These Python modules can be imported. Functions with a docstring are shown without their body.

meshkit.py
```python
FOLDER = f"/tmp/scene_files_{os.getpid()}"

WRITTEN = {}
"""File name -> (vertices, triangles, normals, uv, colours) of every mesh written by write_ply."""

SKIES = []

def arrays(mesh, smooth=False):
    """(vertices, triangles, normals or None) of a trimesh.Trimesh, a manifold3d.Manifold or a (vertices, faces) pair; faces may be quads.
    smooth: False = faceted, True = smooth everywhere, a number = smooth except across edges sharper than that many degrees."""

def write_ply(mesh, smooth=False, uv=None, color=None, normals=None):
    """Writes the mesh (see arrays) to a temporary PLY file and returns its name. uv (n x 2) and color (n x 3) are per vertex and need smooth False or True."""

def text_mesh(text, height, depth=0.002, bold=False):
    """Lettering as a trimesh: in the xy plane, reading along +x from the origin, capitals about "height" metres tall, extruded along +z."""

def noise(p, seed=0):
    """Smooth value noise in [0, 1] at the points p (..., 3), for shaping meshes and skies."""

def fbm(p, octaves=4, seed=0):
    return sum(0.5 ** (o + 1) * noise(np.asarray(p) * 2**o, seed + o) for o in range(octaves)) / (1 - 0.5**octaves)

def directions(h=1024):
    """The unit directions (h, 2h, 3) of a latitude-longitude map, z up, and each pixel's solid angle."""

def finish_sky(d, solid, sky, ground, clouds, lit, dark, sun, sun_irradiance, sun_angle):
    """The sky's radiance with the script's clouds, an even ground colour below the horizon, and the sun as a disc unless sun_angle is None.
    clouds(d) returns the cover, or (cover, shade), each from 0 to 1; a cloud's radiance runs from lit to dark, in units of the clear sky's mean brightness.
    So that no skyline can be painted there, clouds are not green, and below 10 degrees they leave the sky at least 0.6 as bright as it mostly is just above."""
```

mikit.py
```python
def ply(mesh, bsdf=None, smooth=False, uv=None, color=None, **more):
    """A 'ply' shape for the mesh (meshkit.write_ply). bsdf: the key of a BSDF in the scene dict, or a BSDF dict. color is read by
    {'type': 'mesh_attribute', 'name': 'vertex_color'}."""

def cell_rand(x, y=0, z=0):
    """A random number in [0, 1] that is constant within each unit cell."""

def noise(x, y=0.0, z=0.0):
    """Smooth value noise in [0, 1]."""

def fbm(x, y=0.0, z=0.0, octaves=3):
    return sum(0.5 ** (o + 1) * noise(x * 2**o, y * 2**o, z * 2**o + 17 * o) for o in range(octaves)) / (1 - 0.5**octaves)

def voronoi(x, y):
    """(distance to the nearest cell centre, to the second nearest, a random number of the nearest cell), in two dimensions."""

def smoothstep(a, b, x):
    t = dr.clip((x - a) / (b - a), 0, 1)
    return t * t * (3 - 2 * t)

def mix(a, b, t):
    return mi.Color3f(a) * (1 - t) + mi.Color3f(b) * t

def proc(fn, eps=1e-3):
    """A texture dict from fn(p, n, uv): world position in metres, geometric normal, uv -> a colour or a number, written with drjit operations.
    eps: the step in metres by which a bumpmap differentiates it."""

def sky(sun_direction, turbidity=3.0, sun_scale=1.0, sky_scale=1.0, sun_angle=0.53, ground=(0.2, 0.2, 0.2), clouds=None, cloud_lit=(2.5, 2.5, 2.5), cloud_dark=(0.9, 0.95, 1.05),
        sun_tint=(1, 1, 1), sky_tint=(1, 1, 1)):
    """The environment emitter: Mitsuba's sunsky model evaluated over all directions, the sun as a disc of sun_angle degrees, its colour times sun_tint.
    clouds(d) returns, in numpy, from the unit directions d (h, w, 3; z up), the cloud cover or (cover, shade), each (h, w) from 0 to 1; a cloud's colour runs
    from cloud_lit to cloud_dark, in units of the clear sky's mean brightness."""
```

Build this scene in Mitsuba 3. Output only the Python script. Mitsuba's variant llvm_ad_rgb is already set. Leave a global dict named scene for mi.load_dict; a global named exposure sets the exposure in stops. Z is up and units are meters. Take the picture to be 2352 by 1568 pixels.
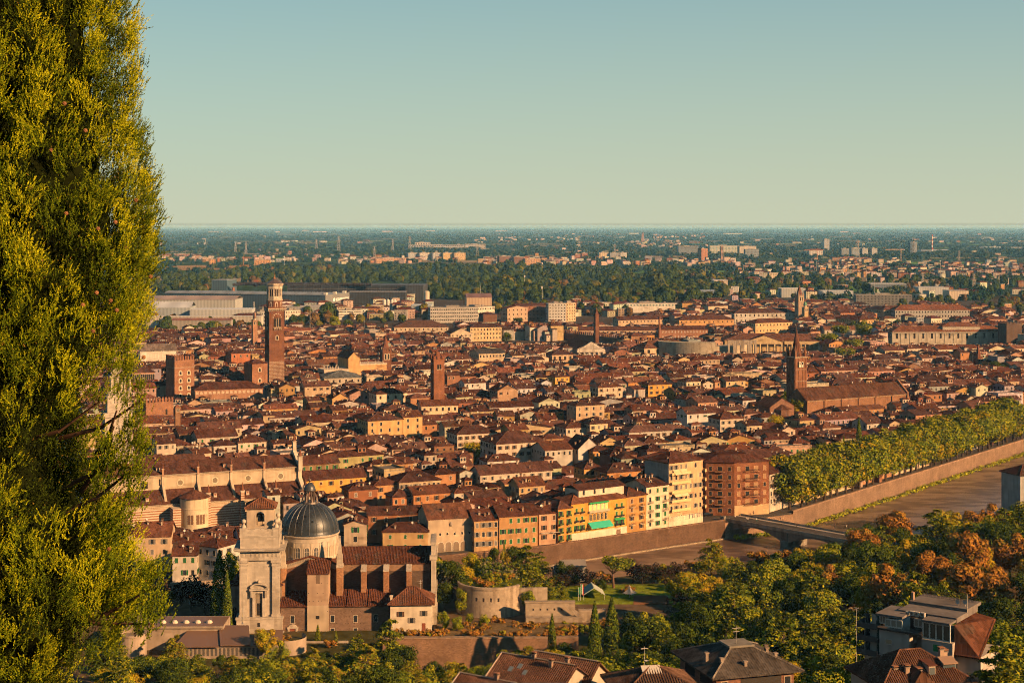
import math, random
import numpy as np
import drjit as dr
import mitsuba as mi
import trimesh
import mikit, meshkit
from shapely.geometry import Polygon, LineString, Point, box as sbox
from shapely.ops import unary_union
from shapely.prepared import prep
from shapely.strtree import STRtree

T = mi.ScalarTransform4f
scene, labels = {}, {}
rng = np.random.default_rng(11)
rnd = random.Random(5)

# ---------------------------------------------------------------- camera, sky, exposure
F, CX, YH, H = 3619.0, 1176.0, 517.0, 124.0      # lens and eye height: the scale in which the layout below was measured
scene['camera'] = {'type': 'perspective', 'fov': 2 * math.degrees(math.atan(CX / F)), 'fov_axis': 'x', 'near_clip': 0.5, 'far_clip': 200000.0,
                   'principal_point_offset_y': 0.5 - YH / 1568.0,
                   'to_world': T().look_at(origin=[0, 0, H], target=[0, 100, H], up=[0, 0, 1]),
                   'medium': {'type': 'ref', 'id': 'air'}}
SUN_AZ, SUN_EL = math.radians(57), math.radians(21)
SUN = (math.sin(SUN_AZ) * math.cos(SUN_EL), -math.cos(SUN_AZ) * math.cos(SUN_EL), math.sin(SUN_EL))
def veil(d):                                          # thin pale haze veil that thickens evenly towards the horizon all round
    return .9 * np.exp(-(np.clip(np.degrees(np.arcsin(d[..., 2])), 0, 90) / 8.6) ** 1.3)
scene['sky_light'] = mikit.sky(SUN, turbidity=3.2, sun_scale=1.52, sky_scale=0.53, sun_tint=(1.0, 0.74, 0.57), sky_tint=(0.55, 1.0, 1.02), ground=(0.08, 0.07, 0.05), clouds=veil, cloud_lit=(2.78, 2.86, 2.06))
exposure = 2.75
scene['air'] = {'type': 'homogeneous', 'albedo': {'type': 'rgb', 'value': [0.54, 0.83, 0.98]}, 'sigma_t': {'type': 'rgb', 'value': [1.2e-5, 2.1e-5, 3.2e-5]}}
scene['haze'] = {'type': 'cube', 'to_world': T().translate([0, 30000, 60.5]).scale([60000, 62000, 70.5]), 'bsdf': {'type': 'null'}, 'interior': {'type': 'ref', 'id': 'air'}}
labels['haze'] = {'label': 'thin pale blue haze over the far plain and town', 'category': 'haze', 'kind': 'stuff'}


def X(px, d): return (px - CX) / F * d
def Z(py, d): return H - (py - YH) * d / F
def PX(x, d): return CX + F * x / d
def PY(z, d): return YH + F * (H - z) / d
def gp(px, py, z=0.0):
    d = F * (H - z) / (py - YH)
    return np.array([X(px, d), d, z])


# ---------------------------------------------------------------- materials: the colour of a piece travels in its uv, wear and grain come from position
def enc(c):
    r, g, b = (math.sqrt(max(0.0, min(1.0, v))) for v in c)
    return (float(int(r * 255)) + min(max(g, 0.02), 0.98), b)

def dec(uv):
    r = dr.floor(uv.x)
    return mi.Color3f(dr.square(r / 255.0), dr.square(uv.x - r), dr.square(uv.y)) * .74

N, FB, SS, CR, MIX = mikit.noise, mikit.fbm, mikit.smoothstep, mikit.cell_rand, mikit.mix

def f_plaster(p, n, uv):
    a = FB(p.x * .31, p.y * .31, p.z * .4)
    s = N(p.x * 1.3, p.y * 1.3, p.z * .16)
    d = SS(.62, .8, FB(p.x * .12 + 7, p.y * .12, p.z * .3))
    c = dec(uv) * (.66 + .4 * a) * (.78 + .36 * s)
    return MIX(c, c * mi.Color3f(.66, .62, .58), d)

def f_roof(p, n, uv):
    l = dr.sqrt(n.x * n.x + n.y * n.y) + 1e-6
    s, t = (p.y * n.x - p.x * n.y) / l, (p.x * n.x + p.y * n.y) / l
    tile = CR(dr.floor(s / .46), dr.floor(t / .55), dr.floor(l * 31))
    st = .5 + .5 * dr.sin(s * 13.66)
    big = FB(p.x * .11, p.y * .11, p.z * .11)
    mid = N(s * .9, t * .45, 3.0)
    c = dec(uv) * (.48 + .5 * tile + .3 * st) * (.55 + .6 * big) * (.6 + .66 * mid)
    li = SS(.55, .75, FB(p.x * .33 + 40, p.y * .33, p.z * .3))
    return MIX(c, mi.Color3f(.052, .041, .032) * (.6 + .8 * tile), li * .55)

def f_brick(p, n, uv):
    s = p.y * n.x - p.x * n.y
    row = dr.floor(p.z / .3)
    t = CR(dr.floor(s / .6 + .5 * (row - 2 * dr.floor(row / 2))), row, 3)
    a = FB(p.x * .2, p.y * .2, p.z * .25)
    v = N(p.x * .9, p.y * .9, p.z * .12)
    return dec(uv) * (.72 + .34 * t) * (.62 + .6 * a) * (.8 + .32 * v)

def f_stone(p, n, uv):
    s = p.y * n.x - p.x * n.y
    row = dr.floor(p.z / .62)
    t = CR(dr.floor(s / 1.3 + .5 * (row - 2 * dr.floor(row / 2))), row, 5)
    jo = SS(.0, .07, p.z / .62 - row)
    a = FB(p.x * .35, p.y * .35, p.z * .35)
    v = SS(.45, .8, N(p.x * 1.1, p.y * 1.1, p.z * .1))
    c = dec(uv) * (.82 + .22 * t) * (.7 + .42 * a) * (.85 + .15 * jo)
    return MIX(c, c * mi.Color3f(.6, .57, .54), v * .7)

def f_band(p, n, uv):
    b = SS(.4, .47, p.z / 1.0 - dr.floor(p.z / 1.0)) * (1 - SS(.93, 1.0, p.z / 1.0 - dr.floor(p.z / 1.0)))
    a = FB(p.x * .3, p.y * .3, p.z * .4)
    return MIX(mi.Color3f(.40, .33, .25), mi.Color3f(.20, .10, .06), b) * (.68 + .5 * a)

def f_lead(p, n, uv):
    v = N(p.x * 1.2, p.y * 1.2, p.z * .15)
    return dec(uv) * (.65 + .5 * v) * (.8 + .3 * FB(p.x * .5, p.y * .5, p.z * .5))

def f_leaf(p, n, uv):
    return dec(uv)

def f_paint(p, n, uv):
    return dec(uv)

def f_bark(p, n, uv):
    return dec(uv) * (.5 + .8 * N(p.x * 9, p.y * 9, p.z * 2))

def f_ground(p, n, uv):
    g = FB(p.x * .02, p.y * .02, 0)
    h = FB(p.x * .4, p.y * .4, 2)
    c = MIX((.14, .095, .055), (.07, .065, .022), SS(.45, .7, g))
    return c * (.40 + .6 * h)

def f_plain(p, n, uv):
    wx, wy = p.x + 160 * N(p.x * .002, p.y * .002), p.y + 200 * N(p.x * .002 + 9, p.y * .002)
    k = CR(dr.floor(wx / 420), dr.floor(wy / 300), 1)
    k2 = CR(dr.floor(wx / 420), dr.floor(wy / 300), 2)
    c = MIX((.022, .042, .022), (.05, .08, .03), k)
    c = MIX(c, (.26, .20, .11), SS(.84, .86, k2))
    c = MIX(c, (.10, .19, .04), SS(.93, .95, k2))
    town = SS(3000, 2500, p.y)
    return MIX(c, (.075, .062, .05), town) * (.56 + .38 * FB(p.x * .01, p.y * .01, 0))

def f_water(p, n, uv):
    return MIX((.056, .037, .025), (.13, .088, .060), SS(.3, .72, FB(p.x * .10, p.y * .22, 0, 4)))

def f_wbump(p, n, uv):
    return .30 * FB(p.x * .30, p.y * .55, 0) + .07 * N(p.x * 2.1, p.y * 2.6, 1)

def f_shed(p, n, uv):
    s = p.y * n.x - p.x * n.y
    return dec(uv) * (.86 + .12 * dr.sin(s * 1.4)) * (.8 + .35 * N(p.x * .05, p.y * .05, p.z * .02))

def f_asph(p, n, uv):
    return dec(uv) * (.7 + .6 * FB(p.x * .25, p.y * .25, 0))

def f_grass(p, n, uv):
    return dec(uv) * (.5 + 1.0 * FB(p.x * .5, p.y * .5, 0)) * (.7 + .5 * N(p.x * 2.3, p.y * 2.3))

def two(b): return {'type': 'twosided', 'b': b}
def prin(fn, rough=.85, **k): return two({'type': 'principled', 'base_color': mikit.proc(fn), 'roughness': rough, 'specular': k.pop('spec', .2), **k})
def diff(fn): return two({'type': 'diffuse', 'reflectance': mikit.proc(fn)})

scene['plaster'] = diff(f_plaster)
scene['tiles'] = diff(f_roof)
scene['brickwork'] = diff(f_brick)
scene['stonework'] = diff(f_stone)
scene['banded'] = diff(f_band)
scene['lead'] = prin(f_lead, .42, metallic=.35, spec=.4)
scene['leaf'] = diff(f_leaf)
scene['paint'] = diff(f_paint)
scene['bark'] = diff(f_bark)
scene['soil'] = diff(f_ground)
scene['plain_soil'] = diff(f_plain)
scene['sheet'] = prin(f_shed, .5, spec=.3)
scene['asphalt'] = diff(f_asph)
scene['turf'] = diff(f_grass)
scene['pane'] = prin(f_paint, .12, spec=.6)
scene['car_paint'] = prin(f_paint, .25, spec=.5)
scene['river_water'] = two({'type': 'bumpmap', 'arbitrary': mikit.proc(f_wbump, eps=.05), 'scale': 1.0,
                            'bsdf': {'type': 'principled', 'base_color': mikit.proc(f_water), 'roughness': .22, 'specular': .5}})

# palette (real-world base colours)
STONE, STONE_D, BRICK, BRICK_D = (.50, .42, .31), (.36, .29, .21), (.27, .125, .07), (.20, .10, .065)
ROOF = [(.112, .047, .032), (.096, .044, .032), (.130, .055, .036), (.088, .042, .033), (.122, .058, .043), (.145, .060, .035)]
WALLS = [('cream', (.522, .441, .351)), ('cream', (.468, .396, .323)), ('ochre', (.432, .306, .180)), ('orange', (.414, .225, .095)), ('pale beige', (.432, .360, .294)),
         ('terracotta', (.270, .135, .081)), ('white', (.540, .504, .465)), ('pinkish', (.414, .288, .223)), ('grey', (.324, .306, .294)), ('sand', (.414, .333, .237))]
GLASS, DARK = (.025, .028, .032), (.03, .027, .025)
GREEN_SH, BROWN_SH, GREY_SH = (.03, .12, .045), (.10, .055, .035), (.18, .165, .145)


# ---------------------------------------------------------------- mesh builder: collects pieces in a local frame (x along, y away, z up) and writes ONE mesh
class MB:
    def __init__(s, o=(0, 0, 0), rot=0.0, col=(.5, .5, .5)):
        s.o, s.c, s.sn, s.col = np.array(o, float), math.cos(math.radians(rot)), math.sin(math.radians(rot)), col
        s.v, s.f, s.uv, s.n = [], [], [], 0

    def add(s, v, f, col=None):
        v, f = np.asarray(v, float).reshape(-1, 3), np.asarray(f, int)
        if f.shape[1] == 4:
            f = np.vstack([f[:, [0, 1, 2]], f[:, [0, 2, 3]]])
        w = np.stack([s.o[0] + v[:, 0] * s.c - v[:, 1] * s.sn, s.o[1] + v[:, 0] * s.sn + v[:, 1] * s.c, s.o[2] + v[:, 2]], 1)
        s.v.append(w); s.f.append(f + s.n); s.n += len(w)
        s.uv.append(np.tile(enc(s.col if col is None else col), (len(w), 1)))
        return s

    def box(s, x0, y0, z0, x1, y1, z1, col=None):
        v = [(x, y, z) for z in (z0, z1) for y in (y0, y1) for x in (x0, x1)]
        return s.add(v, [[0, 2, 3, 1], [4, 5, 7, 6], [0, 1, 5, 4], [2, 6, 7, 3], [0, 4, 6, 2], [1, 3, 7, 5]], col)

    def cbox(s, cx, cy, z0, w, l, h, col=None):
        return s.box(cx - w / 2, cy - l / 2, z0, cx + w / 2, cy + l / 2, z0 + h, col)

    def prism(s, pts, z0, z1, col=None):              # vertical prism over a 2-D outline (convex or fanned from its middle)
        p = np.asarray(pts, float); n = len(p); i = np.arange(n); j = (i + 1) % n
        c = p.mean(0)
        v = np.vstack([np.c_[p, np.full(n, z0)], np.c_[p, np.full(n, z1)], [[c[0], c[1], z0], [c[0], c[1], z1]]])
        f = np.vstack([np.c_[i, j, j + n], np.c_[i, j + n, i + n], np.c_[j, i, i * 0 + 2 * n], np.c_[i + n, j + n, i * 0 + 2 * n + 1]])
        return s.add(v, f, col)

    def face(s, pts, col=None):                       # one flat polygon, fanned
        n = len(pts)
        return s.add(pts, [[0, k, k + 1] for k in range(1, n - 1)], col)

    def slab(s, a, b, c, d, t, col=None):             # a sloped four-sided slab: top corners a b c d, thickness t downwards
        p = np.array([a, b, c, d], float); q = p - [0, 0, t]
        return s.add(np.vstack([p, q]), [[0, 1, 2, 3], [7, 6, 5, 4], [4, 5, 1, 0], [5, 6, 2, 1], [6, 7, 3, 2], [7, 4, 0, 3]], col)

    def extr(s, pts, y0, y1, col=None):               # outline in x-z, pushed along y
        p = np.asarray(pts, float); n = len(p); i = np.arange(n); j = (i + 1) % n
        c = p.mean(0)
        v = np.vstack([np.c_[p[:, 0], np.full(n, y0), p[:, 1]], np.c_[p[:, 0], np.full(n, y1), p[:, 1]], [[c[0], y0, c[1]], [c[0], y1, c[1]]]])
        f = np.vstack([np.c_[i, j, j + n], np.c_[i, j + n, i + n], np.c_[j, i, i * 0 + 2 * n], np.c_[i + n, j + n, i * 0 + 2 * n + 1]])
        return s.add(v, f, col)

    def lathe(s, prof, cx=0, cy=0, n=20, a0=0.0, a1=2 * math.pi, col=None):
        r, z = np.array(prof, float).T; m = len(r); full = abs(a1 - a0 - 2 * math.pi) < 1e-6
        k = n if full else n + 1
        t = a0 + (a1 - a0) * np.arange(k) / n
        v = np.stack([cx + np.outer(r, np.cos(t)), cy + np.outer(r, np.sin(t)), np.repeat(z[:, None], k, 1)], -1).reshape(-1, 3)
        f = []
        for i in range(m - 1):
            for j in range(n):
                a, b = i * k + j, i * k + (j + 1) % k
                f += [[a, b, b + k], [a, b + k, a + k]]
        return s.add(v, f, col)

    def tube(s, p, q, r0, r1=None, n=6, col=None):
        p, q = np.array(p, float), np.array(q, float); r1 = r0 if r1 is None else r1
        t = (q - p) / (np.linalg.norm(q - p) + 1e-9)
        a = np.cross(t, [0, 0, 1.0] if abs(t[2]) < .9 else [1.0, 0, 0]); a /= np.linalg.norm(a); b = np.cross(t, a)
        an = np.arange(n) * 2 * math.pi / n
        ring = np.cos(an)[:, None] * a + np.sin(an)[:, None] * b
        v = np.vstack([p + ring * r0, q + ring * r1, [p], [q]]); i = np.arange(n); j = (i + 1) % n
        return s.add(v, np.vstack([np.c_[i, j, j + n], np.c_[i, j + n, i + n], np.c_[j, i, i * 0 + 2 * n], np.c_[i + n, j + n, i * 0 + 2 * n + 1]]), col)

    def arch(s, cx, z0, z1, w, y0, y1, col=None, n=8, flat=False):   # an arched (or square) solid panel standing at x = cx
        h = w / 2
        pts = [(cx - h, z0), (cx + h, z0)]
        pts += [(cx + h, z1), (cx - h, z1)] if flat else [(cx + h * math.cos(t), z1 - h + h * math.sin(t)) for t in np.linspace(0, math.pi, n)]
        return s.extr(pts, y0, y1, col)

    def arrays(s):
        return np.vstack(s.v), np.vstack(s.f), np.vstack(s.uv)


counts = {}
def new(name):
    k = counts.get(name, -1) + 1
    counts[name] = k
    return name if k == 0 else f'{name}_{k:03d}'

def put(key, mb, bsdf, smooth=False):
    if mb is None or not mb.v: return None
    v, f, uv = mb.arrays()
    scene[key] = mikit.ply((v, f), bsdf, smooth=smooth, uv=uv)
    return key

def thing(name, label, cat, group=None, kind=None):
    k = new(name)
    labels[k] = {'label': label, 'category': cat}
    if group: labels[k]['group'] = group
    if kind: labels[k]['kind'] = kind
    return k

def part(parent, name, mb, bsdf, smooth=False, label=None):
    k = put(new(parent + '__' + name), mb, bsdf, smooth)
    if label: labels[k] = {'label': label}
    return k

def struct(name, mb, bsdf, label, smooth=False, kind='structure'):
    k = put(new(name), mb, bsdf, smooth)
    labels[k] = {'label': label, 'category': name.replace('_', ' '), 'kind': kind}
    return k

def solo(name, mb, bsdf, label, cat, group=None, smooth=False):
    k = thing(name, label, cat, group)
    return put(k, mb, bsdf, smooth)

SITES, VIEWS = [], []           # footprints kept free of other houses; (x0, x1, lowest visible y, distance) kept open to the eye
def site(o, rot, x0, y0, x1, y1, pad=1.5):
    c, s_ = math.cos(math.radians(rot)), math.sin(math.radians(rot))
    SITES.append(Polygon([(o[0] + x * c - y * s_, o[1] + x * s_ + y * c) for x, y in ((x0 - pad, y0 - pad), (x1 + pad, y0 - pad), (x1 + pad, y1 + pad), (x0 - pad, y1 + pad))]))
def view(x0, x1, y, d): VIEWS.append((x0, x1, y, d))
# ---------------------------------------------------------------- land, river, quays
QUAY = np.array([(-500, 500), (-130, 545), (-75, 563), (-31, 586), (12, 606), (50, 633), (89, 660), (121, 680), (210, 796), (298, 912), (420, 1080), (700, 1500), (900, 1800)], float)
NEAR = np.array([(-500, 470), (-100, 525), (-40, 530), (20, 545), (90, 582), (150, 594), (200, 628), (260, 690), (400, 860), (520, 1020), (800, 1420), (1000, 1720)], float)
RIVER = Polygon(list(map(tuple, QUAY)) + list(map(tuple, NEAR[::-1])))

def hill(x, d):
    s = 122.2 - .31 * np.maximum(d, 0)
    moat = np.exp(-((np.asarray(x) + 12) / 26.0) ** 4) / (1 + np.exp(-(np.asarray(d) - 428) / 3.0)) / (1 + np.exp((np.asarray(d) - 456) / 2.0))
    return 6 * np.logaddexp(0, s / 6.0) + .4 - 6.5 * moat

def sheet_poly(poly, z, col, name=None):
    v, f = trimesh.creation.triangulate_polygon(poly, engine='earcut')
    return MB(col=col).add(np.c_[v, np.full(len(v), z)], f)

land = Polygon(list(map(tuple, QUAY)) + [(50000, 1800), (50000, 62000), (-50000, 62000), (-50000, 500)])
struct('ground', sheet_poly(land, 0.0, (.1, .1, .1)), 'plain_soil', 'flat plain of fields and town ground running to the horizon')
m = MB()
bank = np.vstack([np.linspace(NEAR[i], NEAR[i + 1], 12, endpoint=False) for i in range(len(NEAR) - 1)] + [NEAR[-1:]])
ts = np.linspace(0, 1, 160)
feet = np.c_[np.linspace(-500, 1000, len(bank)), np.full(len(bank), -40.0)]
g = bank[None] * (1 - ts[:, None, None]) + feet[None] * ts[:, None, None]
gz = hill(g[..., 0], g[..., 1])
a, b = np.meshgrid(np.arange(159), np.arange(len(bank) - 1), indexing='ij')
n_ = len(bank)
q = np.stack([a * n_ + b, a * n_ + b + 1, (a + 1) * n_ + b + 1, (a + 1) * n_ + b], -1).reshape(-1, 4)
m.add(np.c_[g.reshape(-1, 2), gz.ravel()], q, (.1, .1, .05))
struct('hillside', m, 'soil', 'dry wooded slope falling from the viewpoint to the river', smooth=True)
struct('river', sheet_poly(Polygon(list(map(tuple, QUAY + [-3, 3]))+ list(map(tuple, NEAR[::-1] + [3, -3]))), -7.0, (.1, .07, .05)), 'river_water', 'muddy brown river between stone quays')
m = MB(col=(.16, .12, .08))
for i in range(len(NEAR) - 1):
    (x0, y0), (x1, y1) = NEAR[i], NEAR[i + 1]
    m.face([(x0, y0, .3), (x1, y1, .3), (x1 - 4, y1 + 6, -8), (x0 - 4, y0 + 6, -8)])
struct('river_bank', m, 'soil', 'overgrown earth bank on the near side of the river')

def along(pts, s):
    seg = np.linalg.norm(np.diff(pts, axis=0), axis=1); c = np.r_[0, np.cumsum(seg)]
    return np.c_[np.interp(s, c, pts[:, 0]), np.interp(s, c, pts[:, 1])], c[-1]

def offset(pts, dist):
    l = LineString(pts).offset_curve(dist)
    return np.array(l.coords)

def ribbon(pts0, pts1, z, col):
    m = MB(col=col); n = 80
    a = np.array([LineString(pts0).interpolate(t, normalized=True).coords[0] for t in np.linspace(0, 1, n)])
    b = np.array([LineString(pts1).interpolate(t, normalized=True).coords[0] for t in np.linspace(0, 1, n)])
    v = np.vstack([np.c_[a, np.full(n, z)], np.c_[b, np.full(n, z)]]); i = np.arange(n - 1)
    return m.add(v, np.c_[i, i + 1, i + 1 + n, i + n])

def wallrun(pts, z0, z1, t, col, m=None):
    m = m or MB(col=col)
    for (x0, y0), (x1, y1) in zip(pts[:-1], pts[1:]):
        l = math.hypot(x1 - x0, y1 - y0); w = MB((x0, y0, 0), math.degrees(math.atan2(y1 - y0, x1 - x0)), col)
        w.box(-.1, -t / 2, z0, l + .1, t / 2, z1); m.add(*[np.vstack(w.v), np.vstack(w.f)], col)
    return m

Q_LEFT, Q_RIGHT = QUAY[:7], QUAY[7:]
struct('riverside_street', ribbon(QUAY[3:8], offset(QUAY[3:8], 9), .02, (.10, .085, .07)), 'asphalt', 'riverside street in front of the tall coloured houses')
struct('tree_lined_avenue', ribbon(QUAY[7:], offset(QUAY[7:], 21), .02, (.085, .075, .065)), 'asphalt', 'avenue with parked cars under the plane trees along the quay')
for i, (pts, col, lab) in enumerate(((Q_LEFT, (.125, .078, .053), 'tall stained brown quay wall below the coloured riverside houses, left of the bridge'),
                                      (Q_RIGHT, (.215, .145, .10), 'long pale brown quay wall below the plane tree avenue, right of the bridge'))):
    k = thing('quay_wall', lab, 'quay wall')
    part(k, 'masonry', wallrun(pts, -8, .55, .8, col), 'brickwork')
    part(k, 'coping', wallrun(pts, .55, .95, 1.05, tuple(c * 1.5 for c in col)), 'stonework')
    part(k, 'footing', wallrun(pts + [.7, -.9], -8, -6.6, 1.2, (.34, .27, .19)), 'stonework')
k = thing('quay_wall', 'short quay wall right behind the bridge arches', 'quay wall')
part(k, 'masonry', wallrun(QUAY[6:8], -8, -.5, .8, (.28, .18, .12)), 'brickwork')

# weeds along the foot of the right quay
def tuft_mesh(m, c, r, hgt, n, cols, rs):
    p = rs.normal(size=(n, 3)); p /= np.linalg.norm(p, axis=1, keepdims=True); p *= rs.random((n, 1)) ** .4
    ctr = np.array(c) + p * [r, r, hgt / 2] + [0, 0, hgt / 2]
    leafquads(m, ctr, p + [0, 0, .6], .34 * min(r, 1.6) * (0.7 + .6 * rs.random(n)), cols, rs)

def leafquads(m, ctr, nrm, size, cols, rs, spread=.75, aspect=.6, ci=None):
    n = len(ctr)
    nn = nrm / (np.linalg.norm(nrm, axis=1, keepdims=True) + 1e-9) + spread * rs.normal(size=(n, 3))
    nn /= np.linalg.norm(nn, axis=1, keepdims=True) + 1e-9
    a = np.cross(nn, rs.normal(size=(n, 3))); a /= np.linalg.norm(a, axis=1, keepdims=True) + 1e-9
    b = np.cross(nn, a)
    s = np.broadcast_to(size, n)[:, None]
    v = np.stack([ctr - a * s, ctr - b * s * aspect + nn * s * .15, ctr + a * s, ctr + b * s * aspect + nn * s * .15], 1).reshape(-1, 3)
    i = np.arange(n)[:, None] * 4
    f = np.vstack([i + [0, 1, 2], i + [0, 2, 3]])
    ci = rs.integers(0, len(cols), n) if ci is None else ci
    uv = np.repeat(np.array([enc(c) for c in cols])[ci], 4, 0)
    m.v.append(v); m.f.append(f + m.n); m.n += len(v); m.uv.append(uv)

m = MB(); rs = np.random.default_rng(3)
ln = LineString(Q_RIGHT[:4])
for t in np.arange(0, 1, .004):
    p = ln.interpolate(t, normalized=True)
    if rs.random() < .82:
        tuft_mesh(m, (p.x + 1.6 + rs.random() * 1.3, p.y - 2.0 - rs.random(), -7.0), 1.2 + .9 * rs.random(), 1.0 + 1.1 * rs.random(), 30, [(.30, .30, .02), (.22, .25, .02), (.38, .34, .03)], rs)
for t in np.linspace(.1, 1, 20):
    p = LineString(QUAY[6:8]).interpolate(t, normalized=True)
    tuft_mesh(m, (p.x + 2 + rs.random() * 2, p.y - 3.0 - rs.random() * 2, -7.0), 1.6, 1.8, 40, [(.28, .30, .02), (.2, .24, .02)], rs)
struct('quayside_weeds', m, 'leaf', 'bright yellow green weeds along the foot of the quay', kind='stuff')

# ---------------------------------------------------------------- bridge
BO, BR = (90.0, 663.5, 0), -48.0
k = thing('road_bridge', 'grey concrete road bridge with flat arches across the brown river', 'bridge')
CON, CON_L = (.24, .21, .17), (.40, .33, .25)
m = MB(BO, BR, CON_L)
m.box(-2, -.4, -.55, 98, 12.4, -.02)
part(k, 'deck', m, 'stonework')
m = MB(BO, BR, (.085, .075, .065)).box(-2, 2.2, -.02, 98, 10, .03)
part(k, 'roadway', m, 'asphalt')
m = MB(BO, BR, CON_L); m.box(-2, -.1, -.02, 98, 2.2, .16); m.box(-2, 10, -.02, 98, 12.1, .16)
part(k, 'pavement', m, 'asphalt')
for y in (-.4, 12.15):
    m = MB(BO, BR, CON_L); m.box(-2, y, 0, 98, y + .25, .95)
    part(k, 'parapet', m, 'stonework')
spans = [(0.8, 29.5), (32.5, 62), (65, 95)]
for x0, x1 in spans:
    m = MB(BO, BR, CON); n = 16
    xs = np.linspace(x0, x1, n + 1); zs = -1.3 - 3.6 * ((xs - (x0 + x1) / 2) / ((x1 - x0) / 2)) ** 2
    for i in range(n):
        v = [(xs[i], y, z) for y in (0, 12) for z in (zs[i], -.55)] + [(xs[i + 1], y, z) for y in (0, 12) for z in (zs[i + 1], -.55)]
        m.add(v, [[0, 1, 5, 4], [2, 6, 7, 3], [0, 4, 6, 2]])
    part(k, 'arch', m, 'stonework')
for x0 in (29.5, 62):
    m = MB(BO, BR, CON)
    m.box(x0, -.3, -9, x0 + 3, 12.3, -.56); m.prism([(x0 - .3, -.6), (x0 + 1.5, -2.2), (x0 + 3.3, -.6), (x0 + 3.3, 12.6), (x0 - .3, 12.6)], -9, -4)
    part(k, 'pier', m, 'stonework')
m = MB(BO, BR, CON); m.box(-3, -1.6, -9, .8, 14, -.56); m.box(-1.6, -1.7, -.56, .4, -.3, 1.7)
part(k, 'abutment', m, 'stonework')
m = MB(BO, BR, CON); m.box(95, -1.6, -9, 101, 14, -.03)
part(k, 'abutment', m, 'stonework')
# ---------------------------------------------------------------- building pieces
ROOFSIDE = .22

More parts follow.
